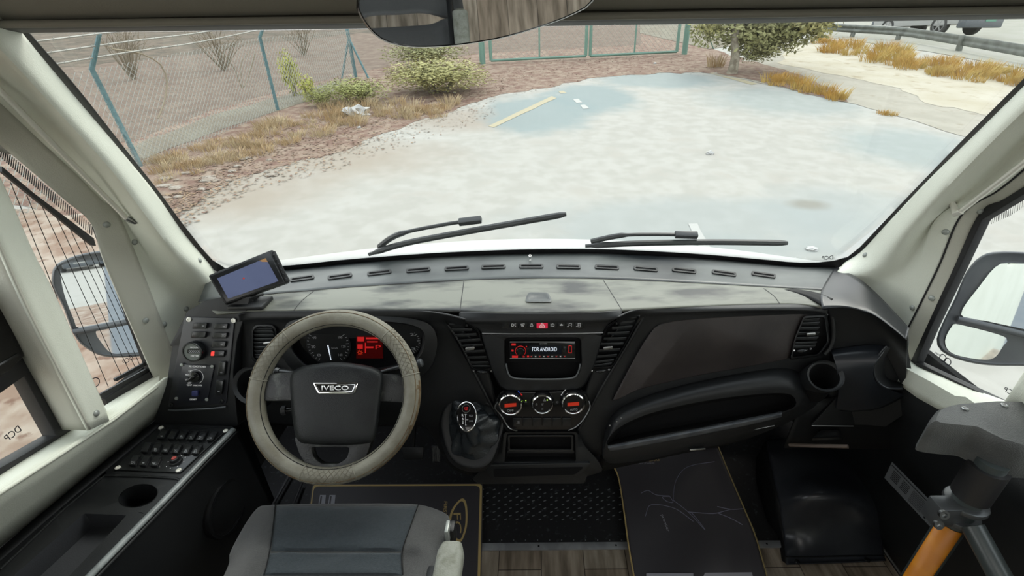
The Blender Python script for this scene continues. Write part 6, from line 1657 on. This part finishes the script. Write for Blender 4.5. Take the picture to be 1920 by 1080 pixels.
# ---- upright switch panel
bl, brr = onZ(306, 768, ZC + .03), onZ(437, 766, ZC + .03)
tr_ = onY(447, 590, brr.y + .085)
UP = plane3(bl, brr, tr_)
up = thing('instrument_panel', 'upright black side panel with rocker switches, round gauge and air conditioner knob', 'switch panel', UP.at(365, 765))
ub = smoothpx([(293, 790), (318, 740), (320, 650), (346, 600), (352, 585), (380, 566), (430, 556), (462, 560), (450, 590), (440, 640), (436, 700), (444, 795), (370, 796)], 60, True)
upo = rpoly([(288, 794), (312, 720), (322, 650), (318, 648), (340, 606), (350, 584), (384, 564), (420, 556), (470, 556), (456, 600), (444, 640), (437, 700), (446, 800), (370, 800)], 5)
UP.slab('panel_housing', upo, .012, MT['black'], up, .05, .006, seg=3)
PU = Plane(UP.p + UP.n * .0125, UP.n)
face = PU.slab('panel_plate', rpoly([(346, 594), (440, 597), (424, 757), (314, 764)], 4), .003, mat('satin_black_plate', (.017, .018, .022), .35), up, .0, .001)
P5 = Plane(PU.p + PU.n * .0032, PU.n)
tube('plate_lip', P5.map([(316, 769), (330, 769.5), (400, 766), (424, 763)], .001), .0028, mat('grey_lip', (.05, .055, .06), .4), up, 8)
def wkey(u0, v0, u1, v1, sk=2): return [(u0 + sk / 2, v0), (u1 + sk / 2, v0), (u1 - sk / 2, v1), (u0 - sk / 2, v1)]
rocker(P5, wkey(363, 606, 387, 616), 0, 'dash', up, .007, True); rocker(P5, wkey(360, 622.5, 385, 633), 0, None, up, .007, True)
rocker(P5, wkey(402, 607, 426, 617), 0, 'dash', up, .007, True); rocker(P5, wkey(399.5, 624, 424.5, 634), 0, 'fan', up, .007, True)
rocker(P5, wkey(397.5, 640.5, 422, 651), 0, 'dash', up, .007, True); s4 = rocker(P5, wkey(395, 658, 420, 669), 0, 'lamp', up, .007, True)
P5.slab('lit_lens', rpoly([(396, 659.5), (402, 659), (401, 667), (395, 667)], 1), .0076, mat('bright_red_lens', (.8, .02, .02), .3, emit=(1, .04, .03), estr=1.2), s4)
rocker(P5, [(411, 679), (423, 679), (420, 704), (408, 704)], 0, 'dash', up, .007); rocker(P5, [(406, 714), (419, 714), (415, 740), (403, 740)], 0, 'dash', up, .007)
gc = P5.at(366, 658, .004); gr = (P5.at(384.5, 658, .004) - gc).length
gg = lathe('round_gauge', gc, UP.n, [(gr * 1.05, -.004), (gr * 1.05, .010), (gr * .98, .013), (gr * .88, .013), (gr * .86, .010), (0, .010)], MT['semi'], up, 36)
disc('gauge_face', gc + UP.n * .010, UP.n, gr * .87, .0008, mat('grey_gauge_face', (.11, .125, .115), .4), gg, k=32)
P6 = Plane(gc + UP.n * .0112, UP.n)
P6.slab('counter_window', rrpx(351, 655, 379, 662.5, 2), .0006, MT['gloss'], gg)
text_px('counter_digits', '000000', P6, 354, 661, 376, 661, 4.4, MT['greyprint'], gg, d=.0010)
text_px('gauge_print', 'HOURS', P6, 357, 652.5, 374, 652.5, 2.4, MT['white'], gg, d=.0003); text_px('gauge_print', 'METER', P6, 358, 668.5, 373, 668.5, 2.2, MT['white'], gg, d=.0003)
ac = P5.slab('air_conditioner_plate', rpoly([(342, 683), (402, 686), (389, 752), (327, 754)], 2), .0025, mat('blue_black_plate', (.014, .015, .021), .28), up, .0, .0008)
P7 = Plane(P5.p + P5.n * .0027, P5.n)
text_px('plate_print', 'AIR CONDITIONER', P7, 354, 688.5, 386, 689.5, 3.4, MT['white'], ac, bold=.01)
kc = P7.at(366, 706); kr = (P7.at(377, 706) - kc).length
kb = lathe('temperature_knob', kc, UP.n, [(kr * .95, 0), (kr * .9, .006), (kr * .55, .007), (0, .007)], MT['gloss'], ac, 28)
d_ = (P7.at(372, 702) - P7.at(360, 711)).normalized()
box('knob_grip', kc + UP.n * .012, d_, UP.n, d_.cross(UP.n), kr * 1.7, .012, kr * .42, MT['gloss'], kb, .002)
arc = []
for i in range(22):
    a = R(-60 + i * 200 / 21); q = P7.at(367 + 14.2 * math.cos(a), 706.5 - 13.5 * math.sin(a)); arc.append(q)
tube('scale_arc', arc, .0013, MT['white'], ac, 6, flat=.4)
for s, u, v, u1 in (('HI', 354, 697, 358.5), ('MED', 348, 704, 354), ('LO', 347.5, 713, 352), ('OFF', 352, 719.5, 359), ('TEMP', 350, 723.5, 360), ('FAN', 362, 724, 369), ('COOL', 369, 724, 379)): text_px('plate_print', s, P7, u, v, u1, v, 2.8, MT['white'], ac)
P7.slab('demist_button', rrpx(359, 733, 370.5, 743.5, 2), .005, mat('dark_blue_button', (.03, .035, .12), .3), ac, 0, .001)
text_px('plate_print', 'DEMIST', P7, 356, 750.5, 369, 750.5, 3, MT['white'], ac, bold=.01)
for u, v in ((341, 684), (398, 687), (331, 747), (388, 749)): lathe('panel_screw', P7.at(u, v), UP.n, [(.0045, 0), (.004, .002), (0, .0025)], MT['screw'], ac, 12)
for u, v, m in ((354.5, 599, MT['rod']), (438, 601, MT['rod']), (322, 759, MT['semi']), (416, 752, MT['semi'])): lathe('panel_screw', P5.at(u, v), UP.n, [(.0065, 0), (.006, .002), (.003, .0025), (.0025, .001), (0, .001)], m, up, 14)

# ---- driver seat
FAB = mat('grey_woven_fabric', (.048, .049, .049), .9, col2=(.062, .063, .062), nscale=300, bump=.8, bscale=900, sheen=.3)
FABB = mat('blue_grey_woven_fabric', (.016, .026, .033), .85, col2=(.024, .035, .043), nscale=200, bump=.8, bscale=900, sheen=.3)
seat = thing('driver_seat', 'driver seat with grey bolsters, blue grey insert panels and beige armrest', 'seat', (-.42, .35, 0))
ZS = .56
def srow(px, zs): return [onZ(u, v, z) for (u, v), z in zip(px, zs)]
ymid = onZ(645, 1000, ZS)
# cross sections from front (far) to back (near camera), in pixels then straight back
fr0 = srow([(487, 962), (505, 962), (560, 962), (645, 960), (730, 960), (800, 962), (836, 972)], [ZS - .09] * 7)
fr1 = srow([(487, 950), (508, 947), (560, 945), (645, 944), (730, 944), (790, 947), (834, 962)], [ZS - .03, ZS - .012, ZS - .010, ZS - .010, ZS - .010, ZS - .012, ZS - .03])
fr2 = srow([(470, 968), (500, 962), (560, 962), (645, 963), (730, 963), (785, 964), (838, 975)], [ZS - .01, ZS + .008, ZS, ZS, ZS, ZS + .010, ZS - .005])
fr3 = srow([(436, 1030), (480, 1015), (540, 1020), (645, 1022), (740, 1022), (790, 1018), (842, 1020)], [ZS - .008, ZS + .016, ZS - .004, ZS - .006, ZS - .004, ZS + .018, ZS])
fr4 = srow([(410, 1100), (455, 1085), (525, 1092), (645, 1095), (752, 1095), (800, 1090), (846, 1090)], [ZS - .005, ZS + .022, ZS - .008, ZS - .012, ZS - .008, ZS + .022, ZS])
fr5 = [V((p.x * 1.0, .17, p.z + .01)) for p in fr4]
sides = lambda row: [V((row[0].x - .004, row[0].y, row[0].z - .12)), V((row[0].x - .008, row[0].y, row[0].z - .03))] + row + [V((row[-1].x + .008, row[-1].y, row[-1].z - .03)), V((row[-1].x + .004, row[-1].y, row[-1].z - .12))]
fr0b = [V((p.x, p.y, p.z - .04)) for p in fr0]
cu_ = loft('cushion', [sides(fr0b), sides(fr0), sides(fr1), sides(fr2), sides(fr3), sides(fr4), sides(fr5)], FAB, seat, nu=60, sub=6, thick=.01)
bpy.context.view_layer.update()
def patch_on(name, objs, Q, m, parent, lift=.004, nu=24, nv=14, edge=.010):
    """padded panel following a surface; Q = px polyline left, right edges (top->bottom)"""
    L, Rr2 = smoothpx(Q[0], nv), smoothpx(Q[1], nv); bm = bmesh.new(); g = []
    for j in range(nv):
        row = []
        for i in range(nu):
            s = i / (nu - 1); u = L[j][0] + (Rr2[j][0] - L[j][0]) * s; v = L[j][1] + (Rr2[j][1] - L[j][1]) * s
            h = on_surf(objs, u, v)
            e = min(s, 1 - s) * nu / 2.0; e2 = min(j, nv - 1 - j)
            k = min(1, min(e, e2) / 1.6); k = math.sin(k * math.pi / 2)
            wv = .0018 * noise.noise(V((u * .03, v * .04, 2)))
            row.append(bm.verts.new(h.p + h.n * (lift * k + .0004 + wv * k)) if h else None)
        g.append(row)
    for j in range(nv - 1):
        for i in range(nu - 1):
            q = (g[j][i], g[j][i + 1], g[j + 1][i + 1], g[j + 1][i])
            if None not in q: bm.faces.new(q)
    return finish(name, bm, m, parent)
patch_on('front_insert', [cu_], ([(518, 949), (514, 980), (508, 1034)], [(782, 949), (770, 985), (752, 1034)]), FABB, seat, .007)
patch_on('rear_insert', [cu_], ([(507, 1037), (500, 1060), (492, 1079)], [(752, 1037), (752, 1060), (754, 1079)]), FABB, seat, .007)
seam_on('seam', [cu_], [(516, 948), (512, 985), (505, 1035), (495, 1078)], .0012, MT['blackmatte'], seat, 20, .002)
seam_on('seam', [cu_], [(784, 948), (771, 985), (755, 1035), (756, 1078)], .0012, MT['blackmatte'], seat, 20, .002)
# backrest behind the camera's lower edge
bk = [[V((x, .13 - (z - .55) * .22 - (.03 if abs(x + .42) < .16 else -.0), z)) for x in (-.68, -.62, -.52, -.42, -.32, -.22, -.17)] for z in (.52, .65, .8, .95, 1.05, 1.12)]
bo_ = loft('backrest', bk, FAB, seat, nu=24, sub=4, thick=.09, off=-1)
box('seat_base', V((-.42, .42, .24)), V((1, 0, 0)), V((0, 1, 0)), V((0, 0, 1)), .40, .42, .44, MT['blackmatte'], seat, .02)
# armrest
az = .70
a0, a1 = onZ(845, 1018, az), onZ(843, 1120, az)
dirA = V((0, -1, 0)); ln = .34
ARM = mat('worn_beige_armrest', (.24, .25, .215), .6, col2=(.15, .155, .12), nscale=50, lo=.45, hi=.7, bump=.8, bscale=400)
wA = (onZ(870, 1030, az) - onZ(820, 1030, az)).length
bm = bmesh.new(); rings_ = []
for k, (t, s) in enumerate(((-.012, .0), (-.011, .4), (-.006, .8), (.01, 1.0), (.08, 1.02), (.2, 1.02), (ln, 1.0), (ln + .01, .6), (ln + .012, 0))):
    c = V((a0.x, a0.y - t, az - .022)); rg = []
    for i in range(20):
        a = 2 * math.pi * i / 20; ca_, sa_ = math.cos(a), math.sin(a)
        sq = lambda q: math.copysign(abs(q) ** .6, q)
        rg.append(bm.verts.new(c + V((sq(ca_) * wA / 2 * max(s, .01), 0, sq(sa_) * .024 * max(s, .01)))))
    rings_.append(rg)
for A, B in zip(rings_, rings_[1:]):
    for i in range(20): bm.faces.new((A[i], A[(i + 1) % 20], B[(i + 1) % 20], B[i]))
finish('armrest', bm, ARM, seat)['label'] = 'worn beige armrest'
box('armrest_bracket', V((a0.x - .035, a0.y - .22, az - .06)), V((1, 0, 0)), V((0, 1, 0)), V((0, 0, 1)), .02, .40, .05, MT['black'], seat, .006)
box('seatbelt_buckle', onZ(846, 998, .58), V((1, 0, 0)), V((0, 1, 0)), V((0, 0, 1)), .022, .03, .05, MT['black'], seat, .006)
box('buckle_plate', onZ(840, 997, .60), V((1, 0, 0)), V((0, 1, 0)), V((0, 0, 1)), .008, .03, .04, MT['screw'], seat, .002)
# seat slide rails
for u0, v0, u1, v1 in ((549, 880, 508, 952), (566, 905, 548, 950)):
    tube('slide_rail', [onZ(u0, v0, .02), onZ(u1, v1, .02)], .006, mat('dull_rail', (.12, .12, .125), .4, .6) if 'dull_rail' not in bpy.data.materials else bpy.data.materials['dull_rail'], seat, 8)

# ---- paper floor mats
PAP = mat('dark_grey_coated_paper', (.058, .054, .060), .5, bump=.15, bscale=12)
GOLD = mat('gold_print', (.60, .44, .18), .5); WPR = mat('pale_print', (.4, .4, .45), .5)
def papermat(label, px, z, grp, curl=0.0):
    t = thing('paper_floor_mat', label, 'floor mat', onZ(*px[0], 0)); 
    return t
dm = papermat('dark paper floor mat with gold border and oval gold emblem under the driver seat', [(575, 915)], 0, None)
ZM = .012
MPd = Plane((0, 0, ZM), (0, 0, 1))
MPd.slab('mat_sheet', rpoly([(585, 908), (906, 906), (902, 1100), (560, 1100)], 6), .0, PAP, dm, .003)
MPt = Plane((0, 0, ZM + .0003), (0, 0, 1))
bo2 = rpoly([(587, 909), (904, 907.5), (900, 1099), (562, 1099)], 6); bi2 = rpoly([(589, 912), (900, 910.5), (895, 1096), (566, 1096)], 9)
MPt.frame('gold_border', bo2, bi2, .0006, GOLD, dm, .0)
# emblem, printed sideways
eo = smoothpx([(868, 936), (875, 950), (875, 985), (866, 1012), (858, 1014), (848, 1000), (842, 980), (846, 960), (856, 944)], 50, True)
MPt.frame('emblem_ring', shrink(eo, 1.04), shrink(eo, (.80, .91)), .0006, GOLD, dm, .0)
text_px('emblem_letters', 'FC', MPt, 866, 960, 862, 1000, -13, GOLD, dm, d=.0006, shear=.2) if False else None
def floor_text(name, s, P, ul, vl, ur, vr, hpx, m, parent):
    text_px(name, s, P, ul, vl, ur, vr, hpx, m, parent, d=.0006)
floor_text('emblem_letters', 'FC', MPt, 850, 962, 851, 1000, 14, GOLD, dm)
floor_text('mat_print', 'FIRST CHOICE', MPt, 833, 940, 826, 1020, 6, GOLD, dm)
for u in (600, 618): MPt.slab('print_block', [(u, 928), (u + 11, 928), (u + 9, 946), (u - 3, 946)], .0006, WPR, dm); MPt.slab('print_inner', [(u + 1, 930), (u + 4, 930), (u + 2, 945), (u - 1, 945)], .0009, PAP, dm)
pm = papermat('dark paper floor mat printed with a sports car outline on the passenger side', [(1170, 1070)], 0, None)
# curled passenger mat: rows front(far) to near
Lm = [(1140, 862), (1158, 890), (1170, 960), (1178, 1020), (1192, 1100)]; Rm = [(1346, 836), (1368, 890), (1398, 960), (1418, 1010), (1446, 1110)]
zz = [.035, .02, .014, .012, .012]
rows = []
for (a, b), (c, d_), z in zip(Lm, Rm, zz):
    rows.append([onZ(a + (c - a) * i / 8, b + (d_ - b) * i / 8, z + .006 * math.sin(i * 1.1 + b * .02) + (.012 if i in (0, 8) else 0)) for i in range(9)])
pms = loft('mat_sheet', rows, PAP, pm, nu=30, sub=5, thick=.0012)
for i in (0, 8): 
    e = resample([r_[i] + V((0, 0, .001)) for r_ in rows], 24); tube('gold_border', e, .0028, GOLD if i == 0 else mat('thin_gold', (.35, .27, .12), .5), pm, 6)
bpy.context.view_layer.update()
def mat_line(px, r=.0012, m=None, nm='car_drawing'):
    pts = []
    for u, v in smoothpx(px, 18):
        h = on_surf([pms], u, v)
        if h: pts.append(h.p + h.n * .0008)
    if len(pts) > 2: tube(nm, pts, r, m or WPR, pm, 5)
DRW = mat('lilac_grey_print', (.22, .22, .30), .45)
for px in ([(1262, 938), (1266, 905), (1280, 882), (1300, 872), (1340, 866)], [(1202, 925), (1215, 920), (1230, 928), (1255, 930)], [(1262, 938), (1290, 960), (1322, 994), (1300, 965), (1292, 960)],
           [(1210, 968), (1216, 950), (1226, 946), (1245, 948), (1270, 956), (1300, 978)], [(1255, 930), (1262, 942), (1250, 940), (1242, 932), (1256, 931)], [(1290, 960), (1330, 963), (1345, 962), (1370, 955)],
           [(1345, 962), (1370, 972), (1392, 984)], [(1345, 950), (1370, 955), (1396, 954)]):
    mat_line(px, .0013, DRW)
h = on_surf([pms], 1244, 985)
if h:
    text_px('mat_print', 'premier', h, 1238, 966, 1250, 998, 6, WPR, pm, d=.001)
    h2 = on_surf([pms], 1215, 863)
    if h2:
        text_px('mat_print', 'ID 2 CARS', h2, 1198, 866.5, 1237, 864, 5, GOLD, pm, d=.001); text_px('mat_print', 'BUY | SELL | TRADE-IN', h2, 1188, 871, 1227, 870, 2.8, WPR, pm, d=.001)
h = on_surf([pms], 1360, 1072)
if h: h.slab('print_block', [(1322, 1074), (1418, 1073), (1424, 1082), (1318, 1082)], .001, WPR, pm); h.slab('print_block', [(1212, 1075), (1300, 1075), (1300, 1084), (1212, 1084)], .001, WPR, pm)
# ---- aluminium threshold strip
z0 = onZ(1016, 1021, 0).y
stp = thing('threshold_strip', 'brushed aluminium threshold strip between rubber and wood floor', 'trim strip', (0, z0, 0))
A, B = onZ(903, 1026, .002), onZ(1472, 1016, .002)
A = V((-.55, A.y, .003)); B = V((B.x, A.y, .003))
box('strip', V(((A.x + B.x) / 2, A.y, .003)), V((1, 0, 0)), V((0, 1, 0)), V((0, 0, 1)), B.x - A.x, .026, .006, mat('dull_aluminium', (.36, .37, .38), .4, .25, col2=(.25, .26, .27), nscale=14), stp, .0015)
for u in (1010, 1155, 1439): q = onZ(u, 1022, .006); lathe('screw', V((q.x, A.y, .006)), V((0, 0, 1)), [(.0035, 0), (.003, .0008), (0, .0004)], MT['blackmatte'], stp, 10)
# ---- wheel arch cover on the right
WA = mat('glossy_moulded_plastic', (.020, .022, .027), .28, col2=(.032, .036, .042), nscale=7, bump=.15, bscale=40)
wa_ = thing('wheel_arch_cover', 'glossy black moulded cover over the right front wheel arch', 'wheel arch cover', onZ(1570, 1060, 0))
rows = [[onZ(1475, 1058, .012), onZ(1520, 1056, .012), onZ(1600, 1053, .012), onZ(1662, 1050, .012)],
        [onZ(1473, 1044, .014), onZ(1520, 1044, .014), onZ(1600, 1042, .014), onZ(1658, 1042, .014)],
        [onY(1468, 1000, 1.00), onY(1520, 990, .98), onY(1600, 985, .97), onY(1655, 1005, .97)],
        [onY(1462, 950, 1.04), onY(1520, 930, 1.01), onY(1600, 935, .99), onY(1652, 960, .99)],
        [onY(1450, 895, 1.14), onY(1510, 885, 1.12), onY(1590, 895, 1.08), onY(1645, 915, 1.06)],
        [onY(1440, 850, 1.24), onY(1490, 845, 1.24), onY(1570, 850, 1.22), onY(1640, 870, 1.18)],
        [onY(1436, 825, 1.34), onY(1480, 822, 1.34), onY(1560, 826, 1.32), onY(1630, 835, 1.28)]]
wc = loft('arch_cover', rows, WA, wa_, nu=26, sub=6, thick=.004)
# left side wall of the cover
lft = [r[0] for r in rows]
loft('cover_side', [lft, [V((p.x - .004, p.y + .02, .0)) for p in lft]], MT['blackmatte'], wa_, nu=20, sub=3)
tube('flange_edge', [r for r in rows[1]], .003, MT['semi'], wa_, 6)
for u, v in ((1495, 1054), (1626, 1050)): lathe('screw', onZ(u, v, .016), V((0, 0, 1)), [(.009, 0), (.008, .003), (.004, .004), (.0035, .001), (0, .001)], MT['semi'], wa_, 16)

# ---- right lower door panel, sticker
stk_ = thing('information_sticker', 'grey printed instruction sticker on the black right kick panel', 'sticker', onX(1710, 930, XSR - .01))
SP = Plane(onX(1710, 930, XSR - .004), (-1, 0, 0))
sq = [(1672, 867), (1767, 964), (1747, 991), (1658, 896)]
SP.slab('sticker_sheet', sq, .0008, mat('grey_sticker', (.11, .115, .12), .45), stk_)
S2 = Plane(SP.p + SP.n * .0010, SP.n)
def sq_at(s, t): 
    a = V((*sq[0], 0)).lerp(V((*sq[1], 0)), s); b = V((*sq[3], 0)).lerp(V((*sq[2], 0)), s); c = a.lerp(b, t); return (c.x, c.y)
def sqb(s0, t0, s1, t1): return [sq_at(s0, t0), sq_at(s1, t0), sq_at(s1, t1), sq_at(s0, t1)]
bm = bmesh.new()
for s0, t0, s1, t1 in [(.02, .08, .98, .13)] + [(.08, .25 + i * .09, .22, .29 + i * .09) for i in range(6)] + [(.27, .25 + i * .09, .41, .29 + i * .09) for i in range(6)] + [(.47, .22 + i * .07, .72, .24 + i * .07) for i in range(10)] + [(.76, .2, .84, .7), (.86, .2, .94, .4), (.86, .45, .94, .7), (.8, .8, .84, .92)]:
    prism_bm(S2.map(sqb(s0, t0, s1, t1)), S2.n, .0002, 0, bm)
finish('sticker_print', bm, MT['blackmatte'], stk_, smooth=False)

# ---- handrail post with padded cap, clamp and yellow strip
HP = onD(1832, 930, 1.0); px_, py_ = None, None
base_c = CAM + (F_ + R_ * ((1835 - CX) / FPX) - U_ * ((905 - CY) / FPX)) * .86
hr = thing('handrail_post', 'grey handrail post with moulded cap and orange reflective strip by the door', 'handrail', (base_c.x, base_c.y, 0))
bx, by, bz = base_c
HM = mat('dark_grey_powder_coat', (.045, .055, .055), .35, coat=.2); CAPM = mat('worn_grey_moulding', (.045, .048, .048), .45, col2=(.075, .078, .076), nscale=10, bump=.6, bscale=500)
tube('post', [V((bx, by, 0)), V((bx, by, bz + .06))], .024, HM, hr, 24)
tube('post_collar', [V((bx, by, bz - .035)), V((bx, by, bz + .045))], .031, mat('dark_collar', (.02, .02, .021), .4), hr, 24)
# strip wrapped on the front of the post
pv = (CAM - V((bx, by, .5))); pv.z = 0; pv.normalize(); sd_ = V((-pv.y, pv.x, 0))
bm = bmesh.new(); g = []
for j, z in enumerate((.02, bz - .115)):
    g.append([bm.verts.new(V((bx, by, z)) + (pv * math.cos(a) + sd_ * math.sin(a)) * .0252) for a in [R(-50 + i * 100 / 12) for i in range(13)]])
for i in range(12): bm.faces.new((g[0][i], g[0][i + 1], g[1][i + 1], g[1][i]))
finish('reflective_strip', bm, mat('orange_reflective_tape', (.62, .24, .01), .4, col2=(.5, .17, .01), nscale=12), hr, solid=.001)['label'] = 'orange reflective strip'
# cap (px outline of its top face, z constant)
TZ = bz + .115
CT = Plane((0, 0, TZ), (0, 0, 1))
co = smoothpx(rpoly([(1757, 766), (1786, 757), (1870, 750), (1930, 752), (1990, 790), (1975, 840), (1925, 838), (1880, 825), (1830, 800), (1772, 795), (1745, 790)], 9, 3), 70, True)
topl = CT.map(co)
cb_ = sum(topl, V()) / len(topl)
lower = []
for (u, v), p in zip(co, topl):
    drop = .075
    lower.append(V((p.x, p.y, TZ - drop)) + (p - cb_) * .03)
cloft('cap', [[p - V((0, 0, .0)) + (cb_ - p) * .25 for p in topl], [p + (cb_ - p) * .06 for p in topl], [p - V((0, 0, .006)) for p in topl], [p - V((0, 0, .02)) + (p - cb_) * .02 for p in topl], lower, [p + (cb_ - p) * .12 for p in lower]], CAPM, hr, cap0=True, cap1=True)
for u, v in ((1809, 767), (1883, 761)): lathe('screw', CT.at(u, v, .0), V((0, 0, 1)), [(.006, -.002), (.006, .002), (.004, .003), (.003, .001), (0, .001)], MT['steel'], hr, 14)
# clamp
kz = bz - .075
bm = bmesh.new()
for dz in (-.018, .018):
    tube_bm([V((bx, by, kz + dz - .006)), V((bx, by, kz + dz + .006))], .036, 24, bm=bm)
box_bm(V((bx - .035, by - .005, kz)), V((1, 0, 0)), V((0, 1, 0)), V((0, 0, 1)), .06, .035, .05, bm)
finish('clamp', bm, mat('cast_grey_clamp', (.09, .095, .098), .35, .5), hr, bevel=.003)
for dz, dx in ((.016, -.062), (-.014, -.060)):
    lathe('clamp_bolt', V((bx + dx, by - .022, kz + dz)), V((-.1, -.9, .4)), [(.009, 0), (.009, .006), (.005, .006), (.004, .002), (0, .002)], MT['steel'], hr, 16)
e0 = V((bx + .0, by - .03, kz - .01))
e1 = onX(1880, 1090, bx + .01)
tube('grab_rail', resample([e0, e0.lerp(e1, .5), e1, e1 + (e1 - e0) * .8], 14), .0195, HM, hr, 20)
# ---- outside mirrors
def wing_mirror(label, outer, top_in, low_in, P, bar):
    t = thing('wing_mirror', label, 'wing mirror', P.at(*outer[0]))
    o = smoothpx(outer, 60, True)
    c = (sum(a for a, b in o) / 60, sum(b for a, b in o) / 60)
    HG = mat('black_grey_mirror_housing', (.03, .033, .04), .35, col2=(.05, .055, .06), nscale=6) if 'black_grey_mirror_housing' not in bpy.data.materials else bpy.data.materials['black_grey_mirror_housing']
    h = cloft('mirror_housing', [P.map(shrink(o, .6), -.13), P.map(shrink(o, .92), -.07), P.map(o, -.01), P.map(shrink(o, .975), .006), P.map(shrink(o, .90), .002), P.map(shrink(o, .5), -.004)], HG, t, cap0=True, cap1=True, smooth=3)
    P.slab('mirror_glass', smoothpx(top_in, 40, True), .006, MT['mirror'], t, .0)
    P.slab('wide_angle_glass', smoothpx(low_in, 40, True), .006, mat('convex_mirror', (.8, .83, .85), .03, 1.0) if 'convex_mirror' not in bpy.data.materials else bpy.data.materials['convex_mirror'], t, .0)
    if bar: tube('mirror_divider', P.map(bar, .008), .010, HG, t, 10)
    return t
def mirror_n(u, v, r): return (V(r).normalized() - ray(u, v)).normalized()
LMN = mirror_n(165, 518, (-.10, -.99, -.06))
LMP = Plane(onX(170, 580, -1.38), LMN)
wing_mirror('left wing mirror seen through the heated side window', [(97, 515), (108, 494), (150, 477), (200, 470), (240, 478), (262, 540), (290, 600), (295, 655), (262, 668), (200, 669), (165, 655), (140, 630), (118, 575), (100, 540)],
    [(113, 508), (120, 496), (160, 490), (190, 489), (206, 505), (235, 560), (250, 598), (190, 609), (148, 615), (138, 598), (120, 550)],
    [(182, 618), (240, 607), (262, 620), (275, 655), (235, 662), (210, 662), (192, 645)], LMP, [(140, 622), (180, 615), (245, 602)])
RMN = mirror_n(1860, 580, (-.09, -.98, -.13))
RM_ = Plane(onX(1850, 580, 1.36), RMN)
wing_mirror('right wing mirror seen through the door window', [(1790, 560), (1812, 510), (1840, 480), (1880, 471), (1960, 480), (2030, 520), (2040, 620), (1990, 680), (1900, 686), (1830, 682), (1775, 665), (1756, 640), (1770, 600)],
    [(1802, 590), (1838, 535), (1870, 498), (1900, 494), (1980, 500), (2020, 530), (2025, 640), (1920, 617), (1850, 602)],
    [(1772, 640), (1785, 612), (1800, 609), (1884, 632), (1880, 650), (1862, 672), (1830, 673), (1785, 662)], RM_, [(1795, 598), (1850, 610), (1925, 628), (2000, 645)])
